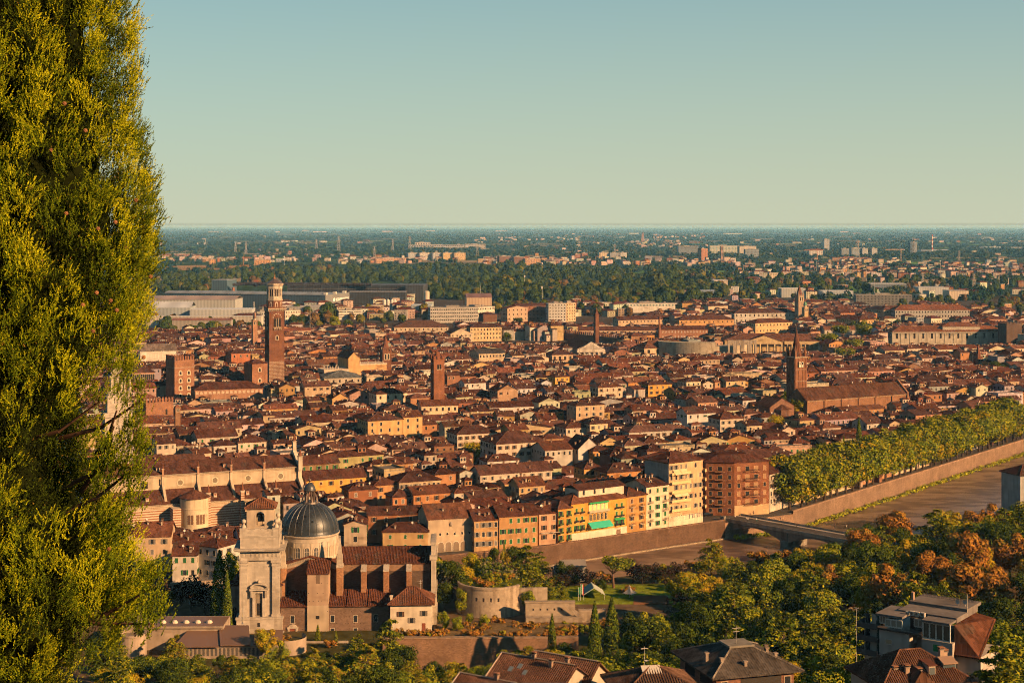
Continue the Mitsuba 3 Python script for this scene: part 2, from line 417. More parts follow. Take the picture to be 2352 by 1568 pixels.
def gable_roof(m, x0, y0, x1, y1, z, rise, o=.5, col=None, along='x', t=ROOFSIDE, ribs=0):
    """Two sloped slabs over the rectangle; the ridge runs along x or y."""
    if along == 'x':
        yc = (y0 + y1) / 2; k = rise / (yc - y0); zz = z - o * k
        m.slab((x0 - o, y0 - o, zz + t), (x1 + o, y0 - o, zz + t), (x1 + o, yc, z + rise + t), (x0 - o, yc, z + rise + t), t, col)
        m.slab((x1 + o, y1 + o, zz + t), (x0 - o, y1 + o, zz + t), (x0 - o, yc, z + rise + t), (x1 + o, yc, z + rise + t), t, col)
        if ribs:
            for x in np.arange(x0 - o + .15, x1 + o, ribs):
                rib(m, (x, y0 - o, zz + t), (x, yc, z + rise + t), ribs * .33, col)
        m.box(x0 - o, yc - .16, z + rise + t - .1, x1 + o, yc + .16, z + rise + t + .1, col)
    else:
        xc = (x0 + x1) / 2; k = rise / (xc - x0); zz = z - o * k
        m.slab((x0 - o, y1 + o, zz + t), (x0 - o, y0 - o, zz + t), (xc, y0 - o, z + rise + t), (xc, y1 + o, z + rise + t), t, col)
        m.slab((x1 + o, y0 - o, zz + t), (x1 + o, y1 + o, zz + t), (xc, y1 + o, z + rise + t), (xc, y0 - o, z + rise + t), t, col)
        if ribs:
            for y in np.arange(y0 - o + .15, y1 + o, ribs):
                rib(m, (x0 - o, y, zz + t), (xc, y, z + rise + t), ribs * .33, col); rib(m, (x1 + o, y, zz + t), (xc, y, z + rise + t), ribs * .33, col)
        m.box(xc - .16, y0 - o, z + rise + t - .1, xc + .16, y1 + o, z + rise + t + .1, col)

def rib(m, p, q, r, col):
    p, q = np.array(p, float), np.array(q, float); d = q - p
    a = np.cross([0, 0, 1.0], d); a = a / np.linalg.norm(a) * r; u = np.array([0, 0, r * 1.1])
    m.add([p - a, p + u, p + a, q - a, q + u, q + a], [[0, 1, 4], [0, 4, 3], [1, 2, 5], [1, 5, 4], [0, 2, 1]], col)

def hip_roof(m, x0, y0, x1, y1, z, rise, o=.55, col=None, t=.25, ribs=0):
    x0, y0, x1, y1 = x0 - o, y0 - o, x1 + o, y1 + o
    w, l = x1 - x0, y1 - y0; k = min(w, l) / 2
    r0, r1 = ((x0 + k, (y0 + y1) / 2), (x1 - k, (y0 + y1) / 2)) if w >= l else (((x0 + x1) / 2, y0 + k), ((x0 + x1) / 2, y1 - k))
    b = [(x0, y0), (x1, y0), (x1, y1), (x0, y1)]
    v = [(x, y, z - .03) for x, y in b] + [(x, y, z - .03 + t) for x, y in b] + [(*r0, z + t + rise), (*r1, z + t + rise)]
    f = [[0, 1, 5], [0, 5, 4], [1, 2, 6], [1, 6, 5], [2, 3, 7], [2, 7, 6], [3, 0, 4], [3, 4, 7], [0, 2, 1], [0, 3, 2]]
    f += [[4, 5, 9], [4, 9, 8], [6, 7, 8], [6, 8, 9], [5, 6, 9], [7, 4, 8]] if w >= l else [[5, 6, 9], [5, 9, 8], [7, 4, 8], [7, 8, 9], [4, 5, 8], [6, 7, 9]]
    m.add(v, f, col)
    v = np.array(v)
    for a_, b_ in ((4, 8), (5, 9 if w >= l else 8), (6, 9), (7, 8 if w >= l else 9), (8, 9)):
        if np.linalg.norm(v[a_] - v[b_]) > .3 and not PLAIN_WIN: rib(m, v[a_], v[b_] + [.01, .01, 0], .2, tuple(min(1, c * 1.15) for c in (col or m.col)))
    if ribs and w >= l:
        n = int(w / ribs)
        for i in range(1, n):
            x = x0 + w * i / n; e = min(x - x0, x1 - x, k)
            rib(m, (x, y0, z - .03 + t), (x, y0 + e, z + t + rise * e / k), ribs * .33, col)
        for i in range(1, int(l / ribs)):
            y = y0 + l * i / int(l / ribs); e = min(y - y0, y1 - y, k)
            rib(m, (x1, y, z - .03 + t), (x1 - e, y, z + t + rise * e / k), ribs * .33, col)
            rib(m, (x0, y, z - .03 + t), (x0 + e, y, z + t + rise * e / k), ribs * .33, col)

def gable_walls(m, x0, y0, x1, y1, z0, z, rise, along, col=None):
    m.box(x0, y0, z0, x1, y1, z, col)
    if along == 'x':
        for x in (x0, x1 - .3):
            m.add([(x, y0, z), (x, y1, z), (x, (y0 + y1) / 2, z + rise), (x + .3, y0, z), (x + .3, y1, z), (x + .3, (y0 + y1) / 2, z + rise)], [[0, 2, 1], [3, 4, 5], [0, 3, 5], [0, 5, 2], [1, 2, 5], [1, 5, 4]], col)
    else:
        for y in (y0, y1 - .3):
            m.add([(x0, y, z), (x1, y, z), ((x0 + x1) / 2, y, z + rise), (x0, y + .3, z), (x1, y + .3, z), ((x0 + x1) / 2, y + .3, z + rise)], [[0, 1, 2], [3, 5, 4], [0, 2, 5], [0, 5, 3], [1, 4, 5], [1, 5, 2]], col)

PLAIN_WIN = False                                   # True while the far mass of houses is built: a window is then its pane alone
def win(m, s, z, w=1.0, h=1.7, side='f', pos=0.0, frame=(.45, .38, .29), shut=None, glass=GLASS, open_=1.0):
    """A window standing proud of a wall face: s along the face, side f (front, plane y=pos), l (x=pos), r (x=pos)."""
    def bx(a0, z0, a1, z1, t0, t1, c):
        if side == 'f': m.box(a0, pos - t1, z0, a1, pos - t0, z1, c)
        elif side == 'l': m.box(pos - t1, a0, z0, pos - t0, a1, z1, c)
        else: m.box(pos + t0, a0, z0, pos + t1, a1, z1, c)
    e = .14
    bx(s - w / 2, z, s + w / 2, z + h, -.05, .03, glass)
    if PLAIN_WIN: return
    bx(s - w / 2 - e, z - e, s - w / 2, z + h + e, -.05, .07, frame); bx(s + w / 2, z - e, s + w / 2 + e, z + h + e, -.05, .07, frame)
    bx(s - w / 2, z + h, s + w / 2, z + h + e, -.05, .07, frame); bx(s - w / 2 - .2, z - e, s + w / 2 + .2, z, -.05, .16, frame)
    if shut:
        if open_ > .5:
            sw = w * .5
            bx(s - w / 2 - e - sw, z - .03, s - w / 2 - .04, z + h + .03, .072, .12, shut); bx(s + w / 2 + .04, z - .03, s + w / 2 + e + sw, z + h + .03, .072, .12, shut)
        else:
            bx(s - w / 2, z, s - .02, z + h, .032, .06, shut); bx(s + .02, z, s + w / 2, z + h, .032, .06, shut)

def chimney(m, x, y, z, h, w=.7, col=(.36, .22, .15)):
    m.cbox(x, y, z, w, w, h, col); m.cbox(x, y, z + h, w * 1.35, w * 1.35, .15, (.30, .25, .20))
    if PLAIN_WIN: return
    m.cbox(x, y, z + h + .15, w * .9, w * .9, .25, DARK); m.cbox(x, y, z + h + .4, w * 1.4, w * 1.4, .14, (.30, .15, .09))

def roof_z(kind, x, y, w, l, h, rise):
    if kind == 'gable': return h + rise * (1 - abs(y - l / 2) / (l / 2))
    if kind == 'gabley': return h + rise * (1 - abs(x) / (w / 2))
    if kind == 'hip': return h + rise * min(1.0, min(x + w / 2, w / 2 - x, y, l - y) / (min(w, l) / 2))
    return h

class House:
    """A town house in a local frame: x from -w/2 to w/2 along its front, y from 0 (front) to l; its pieces as MBs."""
    def __init__(s, o, rot, w, l, h, kind='gable', rise=2.6, wall=WALLS[0], roof=ROOF[0], seed=0, shut=None, near=False, cols=None, rows=None, detail=1, wmat='plaster', win_w=1.05, win_h=1.75, storey=3.4, furniture=True, skip=.12, base=-1.0, loggia=None, ribs=0, sides='flr'):
        r = random.Random(seed * 7919 + 13)
        s.o, s.rot, s.w, s.l, s.h, s.kind, s.rise, s.wallname, s.wmat = o, rot, w, l, h, kind, rise, wall[0], wmat
        s.cx = o[0] + math.cos(math.radians(rot)) * 0 - math.sin(math.radians(rot)) * l / 2; s.cy = o[1] + math.cos(math.radians(rot)) * l / 2
        s.feat = []
        M = lambda c=None: MB(o, rot, c or wall[1])
        s.wall, s.roof, s.windows, s.chimneys, s.extras = M(), MB(o, rot, roof), [], [], []
        hw = w / 2
        if kind in ('gable', 'gabley'):
            al = 'x' if kind == 'gable' else 'y'
            gable_walls(s.wall, -hw, 0, hw, l, base, h, rise, al); gable_roof(s.roof, -hw, 0, hw, l, h, rise, col=roof, along=al, ribs=ribs)
        elif kind == 'hip':
            s.wall.box(-hw, 0, base, hw, l, h); hip_roof(s.roof, -hw, 0, hw, l, h, rise, col=roof, ribs=ribs)
        else:
            s.wall.box(-hw, 0, base, hw, l, h)
            s.roof.box(-hw - .1, -.1, h, hw + .1, l + .1, h + .25, (.30, .27, .23)); s.roof.box(-hw, 0, h + .25, hw, .3, h + 1.0, wall[1]); s.roof.box(-hw, l - .3, h + .25, hw, l, h + 1.0, wall[1])
            s.roof.box(-hw, .3, h + .25, -hw + .3, l - .3, h + 1.0, wall[1]); s.roof.box(hw - .3, .3, h + .25, hw, l - .3, h + 1.0, wall[1])
        if detail and kind != 'flat':                    # pale cornice under the eaves
            s.wall.box(-hw - .12, -.12, h - .5, hw + .12, 0, h - .12, tuple(min(1, c * 1.12) for c in wall[1]))
        if detail:
            dirx = (o[0], o[1]); a = math.radians(rot)
            vis_r = -(math.cos(a) * o[0] + math.sin(a) * o[1]) > 0      # which end wall looks towards the eye
            faces = [('f', 0.0, -hw, hw)]
            if vis_r and 'r' in sides: faces.append(('r', hw, 0, l))
            if not vis_r and 'l' in sides: faces.append(('l', -hw, 0, l))
            shutc = shut if shut is not None else r.choice([GREEN_SH, BROWN_SH, BROWN_SH, GREY_SH, GREY_SH, BROWN_SH, None])
            for sd, pos, a0, a1 in faces:
                L = a1 - a0
                nc = cols if (cols and sd == 'f') else max(1, int(L / r.uniform(2.9, 3.7)))
                nr = rows or (2 if near else 1)
                for j in range(nr):
                    z = h - 1.0 - win_h - j * storey
                    if z < 1.0: break
                    for i in range(nc):
                        if r.random() < skip: continue
                        q = a0 + (i + .5) * L / nc
                        mm = M(); sq = j == 0 and r.random() < .25 and not near
                        lit = r.random()
                        win(mm, q, z + (.5 if sq else 0), win_w, win_h * (.6 if sq else 1), sd, pos, shut=shutc if r.random() < .8 else None, open_=r.random() + (.15 if near else 0))
                        s.windows.append(mm)
        if furniture and kind != 'flat':
            for _ in range(r.choice([1, 2, 2, 3, 3, 4, 5]) if detail else r.choice([1, 2, 2, 3])):
                x, y = r.uniform(-hw + .8, hw - .8), r.uniform(.8, l * .75)
                mm = M(); z = roof_z(kind, x, y, w, l, h, rise)
                chimney(mm, x, y, z - .4, r.uniform(1.0, 1.9), r.uniform(.42, .72), r.choice([(.34, .22, .16), (.40, .33, .26), (.46, .39, .30), (.28, .16, .11)])); s.chimneys.append(mm)
            if loggia or (loggia is None and r.random() < (.22 if w > 9 else .08)):       # a small room raised above the roof
                lw, ll = r.uniform(3, 4.6), r.uniform(3, 4.2); x, y = r.uniform(-hw + lw, hw - lw) if hw > lw else 0, r.uniform(l * .3, l * .6)
                mm, rr = M(r.choice(WALLS)[1]), MB(o, rot, roof); z = h + rise * .55
                mm.cbox(x, y, z - 1.5, lw, ll, 4.0)
                hip_roof(rr, x - lw / 2, y - ll / 2, x + lw / 2, y + ll / 2, z + 2.5, .9, .4, roof)
                for q in (-1, 1): mm.box(x + q * lw * .25 - .5, y - ll / 2 - .04, z + .6, x + q * lw * .25 + .5, y - ll / 2, z + 1.9, GLASS)
                s.extras.append(('roof_room', mm, wmat)); s.extras.append(('roof_room_roof', rr, 'tiles')); s.feat.append('a roof room')
            if loggia is None and r.random() < .5 and w > 8:                 # lower wing with a lean-to roof
                aw, al_, ah = r.uniform(3, 5.5), r.uniform(2.5, 4.5), h - r.uniform(.5, 3.0); x = r.uniform(-hw + aw / 2, hw - aw / 2); mm, rr = M(r.choice(WALLS)[1]), MB(o, rot, tuple(c * r.uniform(.75, 1.35) for c in roof))
                mm.box(x - aw / 2, -al_, base, x + aw / 2, 0, ah - .9); rr.slab((x - aw / 2 - .3, -al_ - .4, ah - .9), (x + aw / 2 + .3, -al_ - .4, ah - .9), (x + aw / 2 + .3, -.05, ah + .3), (x - aw / 2 - .3, -.05, ah + .3), .2)
                if r.random() < .5: mm.box(x - .5, -al_ - .04, ah - 3.2, x + .5, -al_, ah - 1.7, GLASS)
                s.extras.append(('wing', mm, wmat)); s.extras.append(('wing_roof', rr, 'tiles'))
            if detail and r.random() < .3:                # dormer
                x = r.uniform(-hw * .6, hw * .6); y = l * .22; z = roof_z(kind, x, y, w, l, h, rise)
                mm = M(); mm.cbox(x, y + .6, z - .5, 1.3, 1.8, 1.6); mm.box(x - .45, y - .33, z + .1, x + .45, y - .29, z + .9, GLASS)
                mm.slab((x - .9, y - .6, z + 1.1), (x, y - .6, z + 1.5), (x, y + 1.6, z + 1.5), (x - .9, y + 1.6, z + 1.1), .12, roof); mm.slab((x, y - .6, z + 1.5), (x + .9, y - .6, z + 1.1), (x + .9, y + 1.6, z + 1.1), (x, y + 1.6, z + 1.5), .12, roof)
                s.extras.append(('dormer', mm, 'paint')); s.feat.append('a dormer')
            if detail and r.random() < .45:               # dish and mast
                x, y = r.uniform(-hw * .7, hw * .7), r.uniform(l * .2, l * .5); z = roof_z(kind, x, y, w, l, h, rise)
                mm = M((.5, .5, .48)); mm.tube((x, y, z - .3), (x, y, z + 1.9), .05, n=4)
                mm.lathe([(0, 0), (.25, .03), (.45, .12)], n=8)
                v = mm.v[-1]
                loc = np.array([[math.cos(t) * rr_, zz_, math.sin(t) * rr_] for rr_, zz_ in ((0.01, 0), (.25, .03), (.45, .12)) for t in np.arange(8) * math.pi / 4])
                mm.v.pop(); f = mm.f.pop() - (mm.n - len(v)); mm.uv.pop(); mm.n -= len(v)
                mm.add(loc * [1, -1, 1] + [x, y - .1, z + 1.4], f, (.62, .58, .52))
                s.extras.append(('antenna', mm, 'paint'))

    def emit(s, name, label, cat='house', group=None):
        k = thing(name, label, cat, group)
        part(k, 'wall', s.wall, s.wmat); part(k, 'roof', s.roof, 'tiles')
        for w_ in s.windows: part(k, 'window', w_, 'paint')
        for c in s.chimneys: part(k, 'chimney', c, 'plaster')
        for n_, mm, mat in s.extras: part(k, n_, mm, mat)
        return k

    def pour(s, bag):
        for n_, mm in [('plaster', s.wall), ('tiles', s.roof)] + [('paint', w_) for w_ in s.windows] + [('plaster', c) for c in s.chimneys] + [(mat, mm) for _, mm, mat in s.extras]:
            t = bag.setdefault(n_, MB())
            v, f, uv = mm.arrays(); t.v.append(v); t.f.append(f + t.n); t.n += len(v); t.uv.append(uv)

    def register(s, pad=.3): site(s.o, s.rot, -s.w / 2, 0, s.w / 2, s.l, pad)

    def foot(s, pad=0): 
        c, n = math.cos(math.radians(s.rot)), math.sin(math.radians(s.rot))
        return Polygon([(s.o[0] + x * c - y * n, s.o[1] + x * n + y * c) for x, y in ((-s.w / 2 - pad, -pad), (s.w / 2 + pad, -pad), (s.w / 2 + pad, s.l + pad), (-s.w / 2 - pad, s.l + pad))])

TH = 24.0                                            # the old town's street grid against the picture plane
def spot(x0, x1, eave, h, rot=TH):
    """Front-left corner at picture column x0 with its eave on row eave at height h: returns (middle of the front, width)."""
    d = F * (H - h) / (eave - YH); X0 = X(x0, d); k = (x1 - CX) / F; c, s_ = math.cos(math.radians(rot)), math.sin(math.radians(rot))
    w = (k * d - X0) / (c - k * s_)
    return (X0 + c * w / 2, d + s_ * w / 2, 0.0), w
# ---------------------------------------------------------------- domed church by the river and its white bell tower
def stuffpart(parent, name, mb, bsdf, smooth=False):
    k = part(parent, name, mb, bsdf, smooth)
    if k: labels[k] = {'kind': 'stuff'}
    return k

CO, CRT = np.array([-70.6, 480.0, 0.0]), 2.0
cx_ = lambda c, d=480.0: X(516.8 + .2563 * c, d) + 70.6
cz_ = lambda c, d=482.0: Z(1091 + .2563 * c, d)
PINK, BEIGE, TERRA, STN = (.22, .145, .105), (.42, .34, .25), (.32, .15, .08), (.50, .43, .34)
RT = (.135, .056, .036)
ch = thing('domed_church', 'long brick riverside church with a grey ribbed dome on a pale drum', 'church')
NB = lambda col: MB(CO, CRT, col)
site(CO, CRT, -18, -6, 52, 36)
xa, xe = cx_(497), cx_(1470)
xb0, xb1 = cx_(737), cx_(928)
m = NB(PINK); m.box(xa, 0, -2, xe, 9, 8.1); part(ch, 'aisle_wall', m, 'brickwork')
for x0, x1 in ((xa - .3, xb0), (xb1, cx_(1075)), (cx_(1085), cx_(1268)), (cx_(1276), xe)):
    m = NB(RT); m.slab((x0, -.6, 8.1), (x1, -.6, 8.1), (x1, 8.2, 11.2), (x0, 8.2, 11.2), .25)
    for x in np.arange(x0 + .2, x1, .52): rib(m, (x, -.6, 8.1), (x, 8.2, 11.2), .17, RT)
    part(ch, 'aisle_roof', m, 'tiles')
m = NB(BEIGE); m.box(xb0, -.6, -2, xb1, 8, 8.3, (.50, .40, .285)); m.box(xb0 + .03, -.57, 8.3, xb1 - .03, 8, 18.2, (.43, .31, .22)); part(ch, 'stair_block', m, 'plaster')
m = NB((.2, .14, .1)); m.box(cx_(815), -.62, cz_(955), cx_(850), -.5, 18.0); part(ch, 'patch', m, 'plaster', label='dark bare patch under the stair block roof')
m = NB(RT); m.slab((xb0 - .3, -1, 18.1), (xb1 + .3, -1, 18.1), (xb1 + .3, 8, 21.0), (xb0 - .3, 8, 21.0), .25)
for x in np.arange(xb0, xb1 + .2, .5): rib(m, (x, -1, 18.1), (x, 8, 21.0), .17, RT)
part(ch, 'stair_block_roof', m, 'tiles')
# crossing with a low gable to the front
t0, t1 = cx_(540, 488), cx_(1010, 488); ta = (t0 + t1) / 2
m = NB((.22, .115, .07)); gable_walls(m, t0, 7.8, t1, 27, -1, 19.0, 2.4, 'y'); part(ch, 'crossing_wall', m, 'brickwork')
m = NB((.46, .37, .27)); m.slab((t0, 7.6, 18.9), (ta, 7.6, 21.3), (ta, 7.8, 21.3), (t0, 7.8, 18.9), 1.5); m.slab((ta, 7.6, 21.3), (t1, 7.6, 18.9), (t1, 7.8, 18.9), (ta, 7.8, 21.3), 1.5); part(ch, 'gable_band', m, 'plaster')
m = NB(RT); gable_roof(m, t0, 7.4, t1, 27, 19.0, 2.4, .3, RT, 'y', ribs=.5); part(ch, 'crossing_roof', m, 'tiles')
m = NB(STN)
for i in range(16):
    for s_ in (-1, 1):
        x = ta + s_ * (i + .5) * (t1 - t0) / 32; m.cbox(x, 6.95, 21.2 - (i + .5) * 2.4 / 16 - .35, .26, .3, .34)
stuffpart(ch, 'gable_dentils', m, 'stonework')
for c0, c1 in ((500, 545), (1000, 1055)):
    x0, x1 = cx_(c0, 484), cx_(c1, 484); xm = (x0 + x1) / 2
    m = NB((.40, .22, .12)); m.box(x0, 4.6, -1, x1, 7.9, 18.6); m.box(x0 - .12, 4.5, 18.6, x1 + .12, 8, 19.4, STN); part(ch, 'buttress', m, 'brickwork')
    m = NB(STN); m.box(x0 + .05, 4.8, 19.4, x1 - .05, 6.4, 22.6); w = (x1 - x0) * .42
    m.lathe([(w * 1.25, 22.6), (w * .35, 27.6), (0, 27.9)], xm, 5.6, 4, math.pi / 4, math.pi / 4 + 2 * math.pi); m.lathe([(0, 27.7), (.28, 27.95), (.28, 28.1), (0, 28.4)], xm, 5.6, 8)
    part(ch, 'obelisk', m, 'stonework')
# nave
n0, n1 = cx_(1055, 491), cx_(1850, 491)
m = NB((.14, .10, .075)); gable_walls(m, n0, 10.5, n1, 24.5, -1, 18.7, 3.5, 'x'); part(ch, 'nave_wall', m, 'brickwork')
m = NB((.30, .19, .12)); m.box(n0, 10.36, 16.3, n1, 10.5, 18.6); part(ch, 'nave_frieze', m, 'brickwork')
m = NB(RT); gable_roof(m, n0, 10.5, n1, 24.5, 18.7, 3.6, .5, RT, 'x', ribs=.46); part(ch, 'nave_roof', m, 'tiles')
for c0, c1 in ((1225, 1270), (1425, 1472), (1632, 1675)):
    x0, x1 = cx_(c0, 487), cx_(c1, 487)
    m = NB((.36, .19, .105)); m.box(x0, 6.2, 9, x1, 10.5, 17.0)
    m.add([(x, y, z) for x in (x0, x1) for y, z in ((6.2, 17.0), (10.5, 17.2), (10.5, 18.4))], [[0, 2, 1], [3, 4, 5], [0, 3, 5], [0, 5, 2]])
    part(ch, 'buttress', m, 'brickwork')
    m = NB(STN); m.slab((x0 - .1, 6.0, 17.3), (x1 + .1, 6.0, 17.3), (x1 + .1, 10.4, 18.6), (x0 - .1, 10.4, 18.6), .3); part(ch, 'buttress_cap', m, 'stonework')
m = NB((.47, .41, .33)); f0 = cx_(1848, 489); m.box(f0, 6, -1, f0 + 1.9, 26, 8.8); m.box(f0 - .3, 7.5, 8.8, f0 + 2.0, 25, 10.2); m.box(f0 + .2, 8.6, 10.2, f0 + 1.6, 25, 20); m.box(f0 - .2, 8.2, 20, f0 + 2.1, 25, 21.2); m.box(f0 + .2, 10, 21.2, f0 + 1.6, 24, 25.2); m.box(f0, 9.6, 24.4, f0 + 1.8, 24.4, 25.0)
m.box(f0 - .1, 5.6, 3.4, f0 + 2.2, 26.2, 4.0)
part(ch, 'facade', m, 'stonework')
for c, z0, w, h in ((605, 3.0, 1.2, 2.1), (962, 3.1, 1.1, 2.0), (1167, 3.1, 1.1, 2.0), (1350, 3.2, 1.1, 2.0), (962, -.4, 1.0, 1.6), (1167, -.4, 1.0, 1.6)):
    m = NB(STN); win(m, cx_(c), z0, w, h, 'f', 0.0, frame=STN); part(ch, 'window', m, 'paint')
m = NB(DARK); m.box(cx_(815), -.66, 4.2, cx_(845), -.5, 5.2); part(ch, 'window', m, 'paint')
m = NB(STN); xd = cx_(607); m.box(xd - 1.5, -.35, -2, xd - .9, 0, 1.3); m.box(xd + .9, -.35, -2, xd + 1.5, 0, 1.3); m.box(xd - 1.7, -.45, 1.3, xd + 1.7, 0, 1.7); m.arch(xd, 1.7, 2.6, 3.2, -.4, 0, n=10); part(ch, 'door_frame', m, 'stonework')
m = NB((.25, .085, .045)); m.box(xd - .9, -.08, -2, xd + .9, .02, 1.3); part(ch, 'door', m, 'paint')
m = NB(DARK); rs = np.random.default_rng(4)
for x in np.arange(xa + .8, xe, 1.45):
    for z in (.9, 2.6, 4.6, 6.3):
        if rs.random() < .6 and not (xb0 - .3 < x < xb1 + .3): m.cbox(x + rs.normal() * .2, .02, z, .2, .12, .2)
for x in np.arange(t0 + 1.6, t1 - .5, 1.5):
    for z in (12, 13.6, 15.2, 16.8):
        if rs.random() < .6 and not (xb0 - .3 < x < xb1 + .3): m.cbox(x + rs.normal() * .2, 7.82, z, .2, .12, .2)
for x in np.arange(xb0 + .5, xb1, 1.4):
    for z in (6.5, 9.6, 12, 15):
        if rs.random() < .7: m.cbox(x + rs.normal() * .2, -.58, z, .2, .12, .2)
stuffpart(ch, 'wall_holes', m, 'paint')
# drum and dome
dcx, dcy, R = cx_(777, 498), 17.6, 9.0
m = NB(STN); m.lathe([(R, 17.5), (R, 25.3), (R + .12, 25.35), (R + .12, 25.7), (R + .05, 25.75), (R + .05, 26.6), (R + .45, 27.0), (R + .5, 27.35), (R + .15, 27.5), (R - 1, 27.6)], dcx, dcy, 64); dr_ = part(ch, 'drum', m, 'plaster', smooth=False)
def radial(phi, r=R): return (CO[0] + (dcx * math.cos(math.radians(CRT)) - dcy * math.sin(math.radians(CRT))) + r * math.sin(math.radians(phi + CRT)), CO[1] + (dcx * math.sin(math.radians(CRT)) + dcy * math.cos(math.radians(CRT))) - r * math.cos(math.radians(phi + CRT)), 0), phi + CRT
for i, phi in enumerate(range(-90, 91, 18)):
    o, r_ = radial(phi); m = MB(o, r_, STN)
    if abs(phi) <= 18: m.arch(0, 20.6, 24.2, 1.9, -.16, .25, (.55, .46, .34)); m.arch(0, 20.75, 24.0, 1.45, -.20, .2, (.10, .10, .10)); m.box(-.05, -.24, 20.75, .05, 0, 24, STN); m.box(-.7, -.24, 22.7, .7, 0, 22.8, STN); part(dr_, 'window', m, 'paint')
    else: m.arch(0, 20.6, 24.2, 1.9, -.14, .25, (.55, .46, .34)); m.arch(0, 20.7, 24.05, 1.5, -.16, .2, (.45, .37, .27)); part(dr_, 'blind_arch', m, 'plaster')
    o, r_ = radial(phi + 9); m = MB(o, r_, (.55, .46, .34)); m.box(-.3, -.16, 20.2, .3, .3, 25.3); part(dr_, 'pilaster', m, 'plaster')
prof = [(R + .35, 27.3), (R + .3, 27.75)] + [(R * math.cos(t) ** .93, 27.7 + 9.0 * math.sin(t)) for t in np.linspace(.02, 1.36, 16)]
LEAD = (.038, .046, .054)
m = NB(LEAD); m.lathe(prof, dcx, dcy, 72); dm = part(ch, 'dome', m, 'lead', smooth=True)
for i in range(24):
    a_ = 2 * math.pi * (i + .3) / 24; m = NB((.13, .135, .14)); pr = prof[2:]
    for (r0, z0), (r1, z1) in zip(pr[:-1:2], pr[2::2]):
        m.tube((dcx + (r0 + .02) * math.cos(a_), dcy + (r0 + .02) * math.sin(a_), z0), (dcx + (r1 + .02) * math.cos(a_), dcy + (r1 + .02) * math.sin(a_), z1), .13, n=5)
    part(dm, 'rib', m, 'lead')
for a_, zz in ((-1.9, 31.5), (-1.35, 31.7), (-1.62, 33.2)):
    m = NB(LEAD); r_ = R * math.cos(math.asin((zz - 27.7) / 9)); m.cbox(dcx + r_ * math.cos(a_), dcy + r_ * math.sin(a_), zz, .5, .7, .45); part(dm, 'vent', m, 'lead')
ln_ = None
m = NB((.10, .085, .075)); m.lathe([(2.9, 36.1), (2.7, 36.9), (2.5, 37.0), (2.4, 36.9), (0, 37)], dcx, dcy, 24); m.lathe([(1.75, 40.1), (2.0, 40.3), (2.0, 40.6), (0, 40.7)], dcx, dcy, 24); ln_ = part(ch, 'lantern', m, 'lead')
for i in range(8):
    a_ = 2 * math.pi * (i + .5) / 8; c_, s_ = math.cos(a_), math.sin(a_); m = NB((.14, .10, .08))
    m.tube((dcx + 1.45 * c_, dcy + 1.45 * s_, 36.9), (dcx + 1.45 * c_, dcy + 1.45 * s_, 40.2), .26, n=8); m.tube((dcx + 2.55 * c_, dcy + 2.55 * s_, 36.4), (dcx + 2.4 * c_, dcy + 2.4 * s_, 38.0), .3, .2, 6); m.tube((dcx + 2.4 * c_, dcy + 2.4 * s_, 38.0), (dcx + 1.7 * c_, dcy + 1.7 * s_, 39.4), .22, .14, 6)
    part(ln_, 'column', m, 'lead')
m = NB((.075, .085, .095)); m.lathe([(1.85, 40.6)] + [(1.8 * math.cos(t), 40.7 + 1.9 * math.sin(t)) for t in np.linspace(0, 1.5, 8)] + [(.12, 43.2)], dcx, dcy, 24); part(ch, 'cupola', m, 'lead', smooth=True)
m = NB((.16, .11, .08)); m.lathe([(.1, 42.9)] + [(.12 + .42 * math.sin(t), 43.6 - .42 * math.cos(t)) for t in np.linspace(.3, 3.0, 8)] + [(.05, 44.1), (.04, 44.9), (0, 44.9)], dcx, dcy, 12); part(ch, 'finial', m, 'lead', smooth=True)
# apse to the left, in the tower's shade
m = NB((.34, .27, .21)); m.box(-15.5, 4, -2, 0, 26, 13.5); m.lathe([(6.5, -2), (6.5, 12.5)], -12, 12, 20); part(ch, 'apse', m, 'stonework')
m = NB(RT); hip_roof(m, -15.5, 4, 0, 26, 13.5, 2.2, .5, RT); m.lathe([(6.9, 12.4), (0, 14.6)], -12, 12, 20); part(ch, 'apse_roof', m, 'tiles')
m = NB(DARK); m.arch(-14.5, 1, 7, 1.4, 3.8, 4.2); part(ch, 'apse_window', m, 'paint')

# bell tower
BT = thing('bell_tower', 'white stone bell tower with pedimented niche and small tiled belfry left of the grey dome', 'bell tower')
BO_, W_ = np.array([X(550.5, 478), 478.0, 0]), 12.0
TB = lambda c=STN: MB(BO_, 5.0, c)
site(BO_, 5, -3, -3, 15, 15)
LS = (.49, .435, .36)
m = TB(LS); m.box(-.9, -.9, -2, W_ + .9, W_ + .9, 4.6); m.box(-1.15, -1.15, 4.6, W_ + 1.15, W_ + 1.15, 5.2); m.box(-1.4, -1.4, -2, W_ + 1.4, W_ + 1.4, .6); part(BT, 'plinth', m, 'stonework')
m = TB(LS); m.box(.65, .65, 5.2, W_ - .65, W_ - .65, 22.3); part(BT, 'shaft', m, 'stonework')
for x0, y0 in ((0, 0), (W_ - 2.2, 0), (0, W_ - 2.2), (W_ - 2.2, W_ - 2.2)):
    m = TB(LS); m.box(x0 - .05, y0 - .05, 5.9, x0 + 2.25, y0 + 2.25, 20.6); m.box(x0 - .25, y0 - .25, 5.2, x0 + 2.45, y0 + 2.45, 5.9); m.box(x0 - .2, y0 - .2, 20.6, x0 + 2.4, y0 + 2.4, 21.0); m.box(x0 - .4, y0 - .4, 21.6, x0 + 2.6, y0 + 2.6, 22.3); m.box(x0 - .1, y0 - .1, 21.0, x0 + 2.3, y0 + 2.3, 21.6)
    part(BT, 'pilaster', m, 'stonework')
